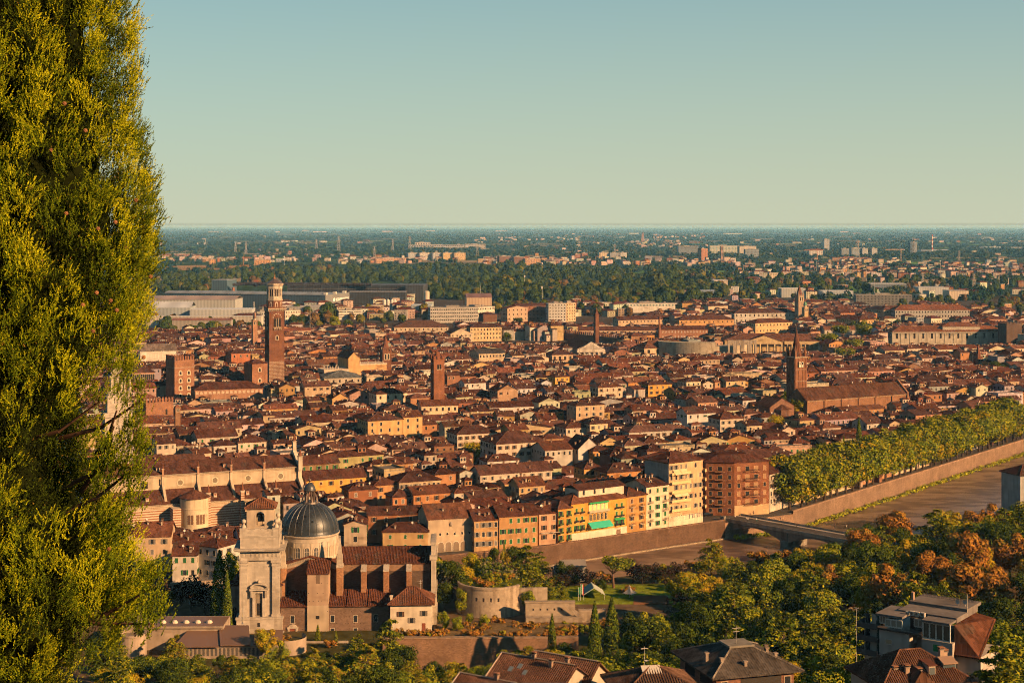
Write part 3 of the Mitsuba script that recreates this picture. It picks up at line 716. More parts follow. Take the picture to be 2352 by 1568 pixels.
m = TB(LS); m.box(-.1, -.1, 22.3, W_ + .1, W_ + .1, 23.1); m.box(.05, .05, 23.1, W_ - .05, W_ - .05, 25.0); m.box(-.5, -.5, 25.0, W_ + .5, W_ + .5, 25.3); m.box(-1.5, -1.5, 25.3, W_ + 1.5, W_ + 1.5, 25.65); m.box(-1.8, -1.8, 25.65, W_ + 1.8, W_ + 1.8, 25.95); en = part(BT, 'entablature', m, 'stonework')
for sd in range(2):
    for i in range(9):
        m = TB(LS); q = .9 + i * (W_ - 1.8) / 8
        for e in (-.2, .0, .2): (m.box(q + e - .07, -.06, 23.3, q + e + .07, .1, 24.8) if sd == 0 else m.box(W_ - .1, q + e - .07, 23.3, W_ + .06, q + e + .07, 24.8))
        part(en, 'triglyph', m, 'stonework')
m = TB(LS); m.box(.1, .1, 25.95, W_ - .1, W_ - .1, 29.3); m.box(-.1, -.1, 29.3, W_ + .1, W_ + .1, 29.8); part(BT, 'attic', m, 'stonework')
m = TB(LS)
for x0, y0, x1, y1 in ((.15, .15, W_ - .15, .9), (.15, W_ - .9, W_ - .15, W_ - .15), (.15, .9, .9, W_ - .9), (W_ - .9, .9, W_ - .15, W_ - .9)): m.box(x0, y0, 29.8, x1, y1, 31.7)
for x0, y0 in ((0, 0), (W_ - 2.2, 0), (0, W_ - 2.2), (W_ - 2.2, W_ - 2.2)): m.box(x0, y0, 29.8, x0 + 2.2, y0 + 2.2, 32.1)
m.box(4.5, .1, 31.7, 6.0, .8, 32.0); m.box(6.4, .1, 31.7, 7.4, .8, 31.95)
part(BT, 'parapet', m, 'stonework')
for x0, y0 in ((1.1, 1.1), (W_ - 1.1, 1.1), (W_ - 1.1, W_ - 1.1)):
    m = TB(LS); m.lathe([(.75, 32.1), (.7, 32.6), (.28, 33.2), (.25, 33.4)] + [(.25 + .45 * math.sin(t), 34.0 - .62 * math.cos(t)) for t in np.linspace(.2, 3.1, 9)] + [(0, 34.7)], x0, y0, 12); part(BT, 'stone_ball', m, 'stonework', smooth=True)
b0, b1, bf, bb = 1.9, 10.1, 2.6, 10.4; bc = (b0 + b1) / 2
m = TB((.50, .41, .31))
for y0 in (bf, bb - .6):
    m.box(b0, y0, 29.8, bc - 1.25, y0 + .6, 37.6); m.box(bc + 1.25, y0, 29.8, b1, y0 + .6, 37.6); m.box(bc - 1.25, y0, 29.8, bc + 1.25, y0 + .6, 32.2)
    for i in range(6):
        a0_, a1_ = math.pi * i / 6, math.pi * (i + 1) / 6
        xs, zs = [bc + 1.25 * math.cos(a_) for a_ in (a0_, a1_)], [35.4 + 1.25 * math.sin(a_) for a_ in (a0_, a1_)]
        m.add([(xs[0], y, z) for y in (y0, y0 + .6) for z in (zs[0], 37.6)] + [(xs[1], y, z) for y in (y0, y0 + .6) for z in (zs[1], 37.6)], [[0, 1, 5, 4], [2, 6, 7, 3], [0, 4, 6, 2]])
m.box(b0, bf + .6, 29.8, b0 + .6, bb - .6, 37.6); m.box(b1 - .6, bf + .6, 29.8, b1, bb - .6, 33.0); m.box(b1 - .6, bf + .6, 33.0, b1, bf + 2.6, 37.6); m.box(b1 - .6, bb - 2.6, 33.0, b1, bb - .6, 37.6); m.box(b1 - .6, bf + 2.6, 36.3, b1, bb - 2.6, 37.6)
m.box(bc - 1.6, bf - .1, 32.0, bc - 1.25, bf, 35.4); m.box(bc + 1.25, bf - .1, 32.0, bc + 1.6, bf, 35.4)
part(BT, 'belfry', m, 'plaster')
m = TB((.10, .08, .06)); m.lathe([(.95, 33.2), (.75, 33.5), (.55, 34.6), (.2, 35.0), (0, 35)], bc, 6.5, 12); m.box(bc - 1.3, 6.4, 35.0, bc + 1.3, 6.6, 35.2); m.box(bc - 1.2, 4.5, 32.2, bc - 1.0, 4.7, 35.3); m.box(bc + .4, 4.5, 32.2, bc + .55, 4.65, 33.6)
part(BT, 'bell', m, 'paint')
m = TB((.19, .085, .05)); hip_roof(m, b0, bf, b1, bb, 37.6, 2.5, .75, (.19, .085, .05), ribs=.62); m.lathe([(.25, 40.1), (.2, 40.7), (0, 40.9)], bc, (bf + bb) / 2, 6); part(BT, 'belfry_roof', m, 'tiles')
m = TB(LS); ax = 5.75
m.box(ax - 1.9, -.15, 5.2, ax - 1.05, .7, 12.4); m.box(ax + 1.05, -.15, 5.2, ax + 1.9, .7, 12.4); m.box(ax - 1.9, -.2, 12.4, ax + 1.9, .7, 13.2)
for s_ in (-1, 1): m.box(ax + s_ * 2.15 - .3, -.7, 11.2, ax + s_ * 2.15 + .3, .7, 13.3)
m.box(ax - 2.8, -.95, 13.3, ax + 2.8, .7, 13.75)
pts = [(ax + 2.7 * math.cos(t), 13.75 + 1.45 * math.sin(t)) for t in np.linspace(.35, math.pi - .35, 11)]
for (xa_, za_), (xb_, zb_) in zip(pts[:-1], pts[1:]): m.slab((xb_, -.95, zb_ + .3), (xa_, -.95, za_ + .3), (xa_, .35, za_ + .3), (xb_, .35, zb_ + .3), .38)
m.extr([(ax - 2.4, 13.7)] + [(x, z) for x, z in pts[::-1]] + [(ax + 2.4, 13.7)], -.25, .35); m.lathe([(.3, 15.2)] + [(.15 + .4 * math.sin(t), 15.9 - .45 * math.cos(t)) for t in np.linspace(.2, 3.1, 7)], ax, -.4, 10)
part(BT, 'aedicule', m, 'stonework')
m = TB((.30, .25, .19)); m.box(ax - 1.05, .55, 5.2, ax + 1.05, .7, 12.4); part(BT, 'niche', m, 'stonework')
m = TB(DARK); m.box(ax - .55, .48, 5.5, ax + .55, .6, 9.2); m.box(ax - .4, -.96, 2.4, ax + .4, -.8, 3.6); part(BT, 'opening', m, 'paint')
m = TB((.3, .3, .3)); m.tube((1.5, -6, -3), (1.5, -6, 9.5), .09, n=5); fp = thing('flagpole', 'thin flagpole with a limp flag in front of the white bell tower', 'flagpole'); part(fp, 'pole', m, 'paint')
m = TB((.5, .4, .08)); m.box(1.35, -6.05, 5.2, 1.5, -5.95, 7.6); m.box(1.1, -6.05, 4.6, 1.4, -5.9, 6.8, (.1, .12, .2)); part(fp, 'flag', m, 'paint')

# white house on the church corner
h_ = thing('parish_house', 'white house with a big hipped roof built against the right end of the domed church', 'house')
HO = MB((CO[0] + cx_(1480, 477), 477.0, 0), 2.0).o
m = MB(HO, 2, (.66, .58, .45)); m.box(0, 0, -1, 12.6, 11, 9.2); part(h_, 'wall', m, 'plaster')
m = MB(HO, 2, RT); hip_roof(m, 0, 0, 12.6, 11, 9.2, 4.1, .9, (.17, .075, .045), ribs=.52); part(h_, 'roof', m, 'tiles')
for c, z0, w, h, sh in ((1572, 5.6, 1.0, 1.5, BROWN_SH), (1780, 5.8, 1.0, 1.5, (.16, .14, .12)), (1672, 3.7, 1.0, 1.5, GREY_SH), (1675, .6, .9, 1.0, None)):
    m = MB(HO, 2, STN); win(m, (c - 1480) * .0338, z0, w, h, 'f', 0, shut=sh); part(h_, 'window', m, 'paint')
m = MB(HO, 2, (.22, .07, .04)); m.box(9.6, -.1, 1.3, 10.7, .05, 3.6); part(h_, 'door', m, 'paint')
m = MB(HO, 2, (.6, .5, .38)); m.cbox(.3, 1.4, 8.2, .7, .7, 3.1); m.cbox(.3, 1.4, 11.3, 1.0, 1.0, .5); part(h_, 'chimney', m, 'plaster')
m = MB(HO, 2, (.5, .5, .48)); m.tube((9, 6, 11), (9, 6, 15.5), .05, n=4); m.box(8.2, 5.95, 15, 9.8, 6.05, 15.06); m.box(8.5, 5.95, 14.2, 9.5, 6.05, 14.26); part(h_, 'antenna', m, 'paint')
site(HO, 2, 0, 0, 13, 11)

# ---------------------------------------------------------------- long striped cathedral
DO, DRt = np.array([-149.8, 632.7, 0.0]), 23.5
DM = lambda c=(.52, .43, .31): MB(DO, DRt, c)
dc, ds = math.cos(math.radians(DRt)), math.sin(math.radians(DRt))
def dlx(px, y=0.0):                                 # local x of the point on the line y whose picture column is px
    k = (px - CX) / F; ox, od = DO[0] - ds * y, DO[1] + dc * y
    return (k * od - ox) / (dc - k * ds)
cat = thing('striped_cathedral', 'long cream and brown striped cathedral with pinnacles and a round chapel', 'cathedral')
L0, L1 = dlx(195), dlx(684, 8)
site(DO, DRt, L0, -9, L1 + 3, 26); view(195, 700, 1208, 632)
m = DM(); m.box(L0, 0, -1, L1, 9, 9.6); part(cat, 'aisle_wall', m, 'banded')
m = DM((.54, .44, .31)); m.box(L0, -.08, 9.6, L1, 9, 11.1); part(cat, 'aisle_cornice', m, 'plaster')
m = DM((.34, .25, .17))
for x in np.arange(L0, L1, .8): m.cbox(x, -.1, 10.0, .34, .3, .5)
stuffpart(cat, 'arch_frieze', m, 'paint')
CR_ = (.12, .055, .038)
m = DM(CR_); m.slab((L0, -.5, 11.2), (L1 + .4, -.5, 11.2), (L1 + .4, 8.2, 16.2), (L0, 8.2, 16.2), .25); part(cat, 'aisle_roof', m, 'tiles')
m = DM((.50, .41, .29)); m.box(L0, 8, -1, L1, 24, 22); m.box(L0, 7.85, 20.9, L1, 8, 21.2, (.36, .27, .19)); part(cat, 'nave_wall', m, 'plaster')
m = DM(CR_); gable_roof(m, L0, 8, L1, 24, 22.0, 3.9, .55, CR_, 'x'); part(cat, 'nave_roof', m, 'tiles')
m = DM((.45, .38, .29)); m.box(L0, 7.3, 21.75, L1, 7.5, 22.0); m.box(L0, -.65, 11.05, L1, -.45, 11.25); part(cat, 'gutter', m, 'plaster')
m = DM((.60, .52, .40)); m.add([(x, y, z) for x in (L1 - .1, L1 + 1.5) for y, z in ((7, 22.6), (16, 28.2), (25, 22.6), (25, 0), (7, 0))], [[0, 1, 4], [1, 2, 3], [1, 3, 4], [5, 9, 6], [6, 8, 7], [6, 9, 8], [0, 5, 6], [0, 6, 1], [1, 6, 7], [1, 7, 2], [0, 4, 9], [0, 9, 5]])
m.add([(x, y, z) for x in (L1 - .1, L1 + 1.5) for y, z in ((-1, 12.0), (7, 17.6), (7, 0), (-1, 0))], [[0, 1, 2], [0, 2, 3], [4, 6, 5], [4, 7, 6], [0, 4, 5], [0, 5, 1], [0, 3, 7], [0, 7, 4]]); part(cat, 'facade_parapet', m, 'stonework')
def pinnacle(parent, x, y, z0, z1, w, cone, col, mat='plaster'):
    m = DM(col); m.cbox(x, y, z0, w, w, z1 - z0); m.cbox(x, y, z1, w * 1.3, w * 1.3, .2, STN); p_ = part(parent, 'pinnacle', m, mat)
    m = DM((.20, .085, .05)); m.lathe([(w * .55, z1 + .2), (w * .12, z1 + cone), (0, z1 + cone)], x, y, 8); part(p_, 'spire', m, 'tiles')
for px in (374, 455, 531, 607): pinnacle(cat, dlx(px, 7.6), 7.7, 21.4, 24.4, .8, 2.6, (.38, .22, .14))
pinnacle(cat, L1 + .7, 7, 20.5, 26.3, 1.7, 3, STN); pinnacle(cat, L1 + .7, 16, 27.5, 31.5, 1.5, 3.2, STN); pinnacle(cat, L1 + .7, -1, 11, 15, 1.5, 3, STN)
for px in (374, 455, 531, 607):
    x = dlx(px, 7.9); m = DM((.52, .42, .30)); m.box(x - .5, 7.5, 15.0, x + .5, 8, 21.6); m.add([(xx, y, z) for xx in (x - .5, x + .5) for y, z in ((.4, 11.4), (8, 19.0), (8, 11.4))], [[0, 1, 2], [3, 5, 4], [0, 3, 4], [0, 4, 1]]); part(cat, 'flying_buttress', m, 'plaster')
for px in (478.5, 556.6, 633.2):
    x = dlx(px, -.8); m = DM(); m.box(x - .75, -1.5, -1, x + .75, 0, 14.6); b_ = part(cat, 'buttress', m, 'banded')
    m = DM(STN); m.cbox(x, -.75, 14.6, 1.9, 1.9, .4); m.lathe([(.75, 15), (.1, 18.4), (0, 18.4)], x, -.75, 8, col=(.20, .085, .05)); part(cat, 'pinnacle', m, 'plaster')
for px in (414, 494, 570, 644.5):
    x = dlx(px, 8); m = DM(STN); m.extr([(x + 1.35 * math.cos(t), 18.4 + 1.35 * math.sin(t)) for t in np.linspace(0, 6.283, 25)[:-1]], 7.9, 8.1, (.62, .52, .38)); m.extr([(x + 1.1 * math.cos(t), 18.4 + 1.1 * math.sin(t)) for t in np.linspace(0, 6.283, 21)[:-1]], 7.84, 8.1, (.20, .165, .115)); part(cat, 'round_window', m, 'paint')
for px in (338, 494, 568, 642):
    x = dlx(px, 2.4); m = DM((.5, .4, .3)); m.cbox(x, 3.0, 12.2, 1.3, 2.4, 1.9); m.box(x - .4, 1.75, 13.1, x + .4, 1.9, 13.9, (.28, .13, .09)); m.slab((x - .9, 1.5, 14.0), (x + .9, 1.5, 14.0), (x + .9, 4.4, 14.3), (x - .9, 4.4, 14.3), .14, CR_); part(cat, 'dormer', m, 'paint')
for px in (362, 516):
    x = dlx(px, 11); m = DM((.5, .4, .3)); m.cbox(x, 11.2, 22.6, 1.5, 2.4, 2.2); m.box(x - .45, 9.9, 23.4, x + .45, 10.05, 24.4, (.28, .13, .09)); m.slab((x - 1, 9.6, 24.8), (x + 1, 9.6, 24.8), (x + 1, 12.6, 24.9), (x - 1, 12.6, 24.9), .14, CR_); part(cat, 'dormer', m, 'paint')
xt, yt, rt = 21.8, -2.0, 5.7
m = DM((.60, .49, .34)); m.lathe([(rt + .1, -1), (rt + .1, 2.2), (rt, 2.3), (rt, 9.4), (rt + .18, 9.5), (rt + .18, 9.9), (rt, 10.0), (rt, 13.9)], xt, yt, 40); tu = part(cat, 'round_chapel', m, 'plaster', smooth=False)
m = DM(CR_); m.lathe([(rt + .7, 13.8), (rt + .7, 14.1), (0, 17.0)], xt, yt, 24, col=(.16, .07, .045)); m.lathe([(.2, 16.9), (.15, 17.7), (0, 17.9)], xt, yt, 6, col=STN); part(tu, 'roof', m, 'tiles')
for phi in (-34, -20.5, 2, 15.5, 29):
    a_ = math.radians(phi - 90); o = (DO[0] + dc * (xt + rt * math.cos(a_)) - ds * (yt + rt * math.sin(a_)), DO[1] + ds * (xt + rt * math.cos(a_)) + dc * (yt + rt * math.sin(a_)), 0)
    m = MB(o, DRt + phi, (.15, .09, .06)); m.box(-.55, -.12, 3.6, .55, .2, 7.4); m.box(-.65, -.08, 3.4, .65, .2, 7.6, (.50, .40, .28)); part(tu, 'window', m, 'paint')
m = DM(); m.box(xt - 9.5, -6.5, -1, xt - 6.2, 0, 10.2); part(cat, 'sacristy', m, 'banded')
m = DM(DARK); x = dlx(331, 8); m.box(x - 1.5, 7.86, 16.8, x + 1.5, 8.1, 19.6); m.box(x + 6.0, 7.86, 17.6, x + 6.6, 8.1, 20.4); m.box(x + 7.3, 7.86, 17.6, x + 7.9, 8.1, 20.4); part(cat, 'window', m, 'paint')

# cathedral's own bell tower, half behind the cypress
ct = thing('bell_tower', 'pale stone bell tower with balustrade seen through the gap in the big cypress', 'bell tower')
d_ = 700.0; px = lambda c: X(143.6 + c * .2197, d_); pz = lambda c: Z(803.9 + c * .2197, d_)
o = np.array([px(470), d_, 0]); w = px(690) - px(470)
CT = lambda c=LS: MB(o, 20, c)
m = CT(); m.box(-1.2, -1.2, -1, w + 1.6, w + 1.6, pz(700)); m.box(-1.9, -1.9, pz(700), w + 2.2, w + 2.2, pz(655)); part(ct, 'base', m, 'stonework')
m = CT(); m.box(0, 0, pz(655), w, w, pz(495)); m.box(-.3, -.3, pz(495), w + .3, w + .3, pz(475)); part(ct, 'shaft', m, 'stonework')
m = CT(); zz = pz(475)
for i in range(15): m.cbox(.3 + i * (w - .6) / 14, .2, zz, .3, .3, 1.4)
m.box(-.1, -.05, zz + 1.4, w + .1, .45, zz + 1.75); part(ct, 'balustrade', m, 'stonework')
m = CT(); m.box(1.6, 1.6, pz(475), w - 1.6, w - 1.6, pz(290)); m.box(1.1, 1.1, pz(290), w - 1.1, w - 1.1, pz(270))
for q in (1.8, 3.4, w - 3.4, w - 1.8): m.tube((q, 1.3, pz(470)), (q, 1.3, pz(290)), .35, n=8)
m.box(2.6, 2.6, pz(270), w - 2.6, w - 2.6, pz(200)); m.box(w / 2 - 3, 1.9, pz(270), w / 2 + 3, 2.8, pz(235)); part(ct, 'belfry', m, 'stonework')
m = CT(DARK); m.arch(w / 2, pz(420), pz(350), 1.4, 1.5, 1.7); m.box(w * .32, -.05, pz(560), w * .32 + .3, .1, pz(500)); m.box(w * .75, -.05, pz(560), w * .75 + .3, .1, pz(500)); m.box(w * .65, -.05, pz(620), w * .65 + .5, .1, pz(600)); part(ct, 'opening', m, 'paint')
m = CT(); m.lathe([(1.1, pz(475)), (.9, pz(400)), (.25, pz(240)), (0, pz(238))], w + .2, .8, 4); part(ct, 'obelisk', m, 'stonework')
site(o, 20, -2, -2, w + 2, w + 2)
# ---------------------------------------------------------------- towers and large buildings of the old town
RED = (.185, .086, .053)
def merlons(m, x0, x1, y, z, h=1.6, w=1.2, gap=1.0, t=.5, axis='x', swallow=True, col=None):
    n = max(2, int((x1 - x0 + gap) / (w + gap))); st = (x1 - x0 - w) / max(1, n - 1)
    for i in range(n):
        a = x0 + i * st
        pts = [(a, z), (a + w, z), (a + w, z + h), (a + w / 2, z + h * (.66 if swallow else 1)), (a, z + h)]
        fr = [(p[0], yy, p[1]) if axis == 'x' else (yy, p[0], p[1]) for yy in (y, y + t) for p in pts]
        m.add(fr, [[0, 1, 3], [1, 2, 3], [0, 3, 4], [5, 8, 6], [6, 8, 7], [5, 9, 8], [0, 5, 6], [0, 6, 1], [1, 6, 7], [1, 7, 2], [2, 7, 8], [2, 8, 3], [3, 8, 9], [3, 9, 4], [4, 9, 5], [4, 5, 0]], col)

# tallest brick tower
d_ = 1150.0; lo = np.array([X(618, d_), d_, 0]); LW = 11.4; LR = 24.7
LM = lambda c=RED: MB(lo, LR, c); lz = lambda c: Z(620.1 + .18316 * c, d_)
site(lo, LR, -1, -1, LW + 1, LW + 1); view(600, 655, 878, d_)
lt = thing('tall_brick_tower', 'tallest tower, brick with white striped foot, triple arched window and white octagonal lantern', 'tower')
z1, z2, zt = lz(1150), lz(495), lz(480)
m = LM(); m.box(0, 0, 0, LW, LW, z1); sh = part(lt, 'striped_base', m, 'brickwork')
for z in np.arange(2, z1, 1.0):
    m = LM((.40, .32, .24)); m.box(-.06, -.06, z, LW + .06, LW + .06, z + .42); part(sh, 'stone_course', m, 'stonework')
m = LM(); m.box(0, 0, z1, LW, LW, z2); m.box(-.05, -.1, z1, .7, 0, z2); m.box(LW - .7, -.1, z1, LW + .05, 0, z2); m.box(-.12, -.12, lz(612), LW + .12, LW + .12, lz(606)); m.box(-.12, -.12, lz(718), LW + .12, LW + .12, lz(712)); part(lt, 'shaft', m, 'brickwork')
m = LM(STONE); m.box(-.9, -.9, zt - .6, LW + .9, LW + .9, zt); 
for i in range(9):
    q = -.5 + i * (LW + .6) / 8; m.box(q, -.8, zt - 2.2, q + .4, 0, zt - .6); m.box(-.8, q, zt - 2.2, 0, q + .4, zt - .6)
m.box(-.9, -.9, zt, LW + .9, -.75, zt + 1.0, RED); m.box(-.9, -.75, zt, -.75, LW, zt + 1.0, RED); part(lt, 'gallery', m, 'stonework')
def trifora(parent, mk, xc, zb, ztop, w, name='arched_window'):
    m = mk(DARK); m.arch(xc, zb, ztop - .7, w, -.06, .1); p_ = part(parent, name, m, 'paint')
    m = mk(STONE)
    for i in range(11):
        t0, t1 = math.pi * i / 11, math.pi * (i + 1) / 11; r0, r1 = w / 2, w / 2 + .75; zc = ztop - .75 - w / 2
        if i % 2 == 0: m.add([(xc + r * math.cos(t), y, zc + r * math.sin(t)) for y in (-.2, 0) for r, t in ((r0, t0), (r1, t0), (r1, t1), (r0, t1))], [[0, 1, 2, 3], [4, 7, 6, 5], [0, 4, 5, 1], [1, 5, 6, 2], [2, 6, 7, 3], [3, 7, 4, 0]])
    part(p_, 'arch_stones', m, 'stonework')
    m = mk(RED); zs = ztop - .75 - w / 2; m.extr([(xc + w / 2 * math.cos(t), zs + w / 2 * math.sin(t)) for t in np.linspace(0, math.pi, 10)], -.1, 0); part(p_, 'lunette', m, 'brickwork')
    for s_ in (-1, 1):
        m = mk(STONE); m.tube((xc + s_ * w / 6, -.25, zb), (xc + s_ * w / 6, -.25, zs), .22, n=6); part(p_, 'column', m, 'stonework')
    m = mk(STONE); m.box(xc - w / 2 - .3, -.9, zb - .4, xc + w / 2 + .3, 0, zb)
    for i in range(5): m.box(xc - w / 2 + i * w / 4.2, -.8, zb - 1.9, xc - w / 2 + i * w / 4.2 + .4, 0, zb - .4)
    part(p_, 'balcony', m, 'stonework')
trifora(lt, LM, LW * .54, lz(718), lz(540), 5.4)
LL = lambda c=RED: MB((lo[0] - math.sin(math.radians(LR)) * LW, lo[1] + math.cos(math.radians(LR)) * LW, 0), LR - 90, c)
trifora(lt, LL, LW * .5, lz(718), lz(540), 5.4)
m = LM(STONE); xc = LW * .53; m.arch(xc, lz(883), lz(818), 2.3, -.12, 0); m.arch(xc, lz(878), lz(826), 1.5, -.16, 0, DARK); part(lt, 'window', m, 'paint')
oc = (LW / 2, LW / 2)
m = LM(RED); m.lathe([(5.75, zt), (5.75, lz(385))], *oc, 8, math.pi / 8, math.pi / 8 + 2 * math.pi); m.lathe([(6.1, lz(385)), (6.1, lz(372)), (5.7, lz(370))], *oc, 8, math.pi / 8, math.pi / 8 + 2 * math.pi, STONE); m.lathe([(6.0, zt), (6.0, zt + .5), (5.7, zt + .5)], *oc, 8, math.pi / 8, math.pi / 8 + 2 * math.pi, STONE)
ol = part(lt, 'lower_octagon', m, 'brickwork')
WST = (.56, .48, .38)
m = LM(WST); m.lathe([(5.7, lz(372)), (5.7, lz(355)), (4.3, lz(355)), (4.3, lz(240)), (5.75, lz(238)), (5.75, lz(205)), (6.0, lz(200)), (6.6, lz(185)), (6.7, lz(172)), (5, lz(172))], *oc, 8, math.pi / 8, math.pi / 8 + 2 * math.pi); uo = part(lt, 'lantern', m, 'stonework')
for i in range(8):
    ph = i * 45; a_ = math.radians(ph); o_ = lambda r: (lo[0] + math.cos(math.radians(LR)) * (LW / 2) - math.sin(math.radians(LR)) * LW / 2 + r * math.cos(a_ + math.radians(LR)), lo[1] + math.sin(math.radians(LR)) * LW / 2 + math.cos(math.radians(LR)) * LW / 2 + r * math.sin(a_ + math.radians(LR)), 0)
    m = MB(o_(5.3), LR + ph + 90, WST); m.arch(0, zt + .8, lz(400), 1.8, -.12, .3, WST); m.arch(0, zt + .8, lz(412), 1.1, -.2, .2, (.12, .05, .03)); part(ol, 'aedicule', m, 'paint')
    m = MB(o_(5.25), LR + ph + 90, WST)
    for s_ in (-1.75, 0, 1.75): m.tube((s_, .25, lz(356)), (s_, .25, lz(240)), .27 if s_ else .16, n=8)
    m.box(-2, .1, lz(356), 2, .3, lz(330)); part(uo, 'columns', m, 'stonework')
    m = MB(o_(4.1), LR + ph + 90, (.10, .08, .07)); m.box(-1.68, -.16, lz(335), 1.68, 0, lz(242)); part(uo, 'opening', m, 'paint')
m = LM((.14, .10, .085)); m.lathe([(6.6, lz(172)), (6.5, lz(168)), (2.0, lz(125)), (1.2, lz(112)), (.5, lz(100))], *oc, 8, math.pi / 8, math.pi / 8 + 2 * math.pi); part(lt, 'roof', m, 'lead')
m = LM((.35, .15, .07)); m.lathe([(1.1, lz(112)), (1.0, lz(104)), (.35, lz(92)), (.6, lz(85)), (.2, lz(75)), (.08, lz(55)), (.06, lz(15)), (0, lz(15))], *oc, 8); part(lt, 'finial', m, 'paint')

# square crenellated palace tower on the left
d_ = 1085.0; so = np.array([X(401, d_), d_, 0]); SR = 36.0; SW = 14.6
SM = lambda c=(.30, .155, .095): MB(so, SR, c); sz = lambda c: Z(488.1 + .3296 * c, d_)
site(so, SR, -1, -1, SW + 1, SW + 1); view(380, 446, 915, d_)
st_ = thing('palace_tower', 'broad square brick tower with swallowtail merlons and small arched windows', 'tower')
m = SM(); m.box(0, 0, 0, SW, SW, sz(1030)); m.box(-.12, -.12, sz(1084), SW + .12, SW + .12, sz(1080), STONE_D); part(st_, 'shaft', m, 'brickwork')
m = SM((.27, .13, .08))
for y in (0, SW - .6): merlons(m, 0, SW, y, sz(1030), 3.4, 1.15, .75, .6)
for x in (0, SW - .6): merlons(m, .8, SW - .8, x, sz(1030), 3.4, 1.15, .75, .6, 'y')
part(st_, 'battlement', m, 'brickwork')
for cx0 in (.3, .72):
    for c in (1120, 1173, 1225, 1278):
        m = SM(STONE); z = sz(c + 14); m.arch(SW * cx0, z - .3, z + 3.2, 2.7, -.1, 0); m.arch(SW * cx0, z + .3, z + 2.5, 1.5, -.16, 0, DARK); m.box(SW * cx0 - 1.4, -.22, z - .3, SW * cx0 + 1.4, 0, z + .25); part(st_, 'window', m, 'paint')
pw = thing('crenellated_wing', 'low brick palace wing with swallowtail battlement at the foot of the broad square tower', 'palace wing')
o_, w_ = spot(335, 398, 925, 16, 36); m = MB(o_, 36, (.29, .15, .09)); m.box(-w_ / 2, 0, -1, w_ / 2, 10, 16); part(pw, 'wall', m, 'brickwork')
m = MB(o_, 36, (.27, .13, .08)); merlons(m, -w_ / 2, w_ / 2, 0, 16, 3.2, 1.1, .9, .6); part(pw, 'battlement', m, 'brickwork')
m = MB(o_, 36, DARK); m.arch(w_ * .25, 8, 11.5, 1.3, -.06, 0); part(pw, 'window', m, 'paint'); site(o_, 36, -w_ / 2, 0, w_ / 2, 10); view(335, 398, 955, o_[1])

# plain square tower house left of the tallest tower
d_ = 1120.0; so = np.array([X(579, d_), d_, 0]); m_ = lambda c=(.28, .14, .085): MB(so, 40, c); sz = lambda c: Z(488.1 + .3296 * c, d_)
th = thing('tower_house', 'plain square brick tower house with low tiled roof just left of the tallest tower', 'tower'); wq = 12.6
m = m_(); m.box(0, 0, 0, wq, 11, sz(1055)); part(th, 'wall', m, 'brickwork'); m = m_(ROOF[0]); hip_roof(m, 0, 0, wq, 11, sz(1055), 2.6, .5, ROOF[0]); part(th, 'roof', m, 'tiles')
for c in (1110, 1185): m = m_(STONE); z = sz(c); m.arch(wq * .5, z - .2, z + 3, 2.6, -.1, 0); m.arch(wq * .5, z, z + 2.4, 1.6, -.15, 0, DARK); part(th, 'window', m, 'paint')
site(so, 40, 0, 0, wq, 11); view(566, 607, 880, d_)

# slim crenellated clock tower
d_ = 990.0; so = np.array([X(996.5, d_), d_, 0]); gw = 7.0; G = lambda c=(.26, .115, .065): MB(so, 20, c); gz = lambda c: Z(488.1 + .3296 * c, d_)
site(so, 20, -1, -1, 8, 8); view(985, 1026, 903, d_)
gt = thing('slim_brick_tower', 'slim dark red brick tower with twin arched bell opening and stub merlons, alone among roofs', 'tower')
m = G(); m.box(0, 0, 0, gw, gw, gz(1025)); m.box(-.2, -.2, gz(1030), gw + .2, gw + .2, gz(1022)); part(gt, 'shaft', m, 'brickwork')
m = G((.24, .10, .06))
for y in (-.2, gw - .3): merlons(m, -.2, gw + .2, y, gz(1022), 2.6, 1.5, 1.1, .5)
for x in (-.2, gw - .3): merlons(m, .6, gw - .6, x, gz(1022), 2.6, 1.5, 1.1, .5, 'y')
m.cbox(gw / 2, gw / 2, gz(1022), 2.2, 2.2, 4.5); part(gt, 'battlement', m, 'brickwork')
for s_ in (-1, 1): m = G(DARK); m.arch(gw / 2 + s_ * .75, gz(1092), gz(1058), 1.2, -.08, 0); part(gt, 'bell_opening', m, 'paint')
m = G(STONE); m.box(gw / 2 - 1.7, -.2, gz(1096), gw / 2 + 1.7, 0, gz(1092)); m.tube((gw / 2, -.15, gz(1092)), (gw / 2, -.15, gz(1066)), .16); part(gt, 'sill', m, 'stonework')

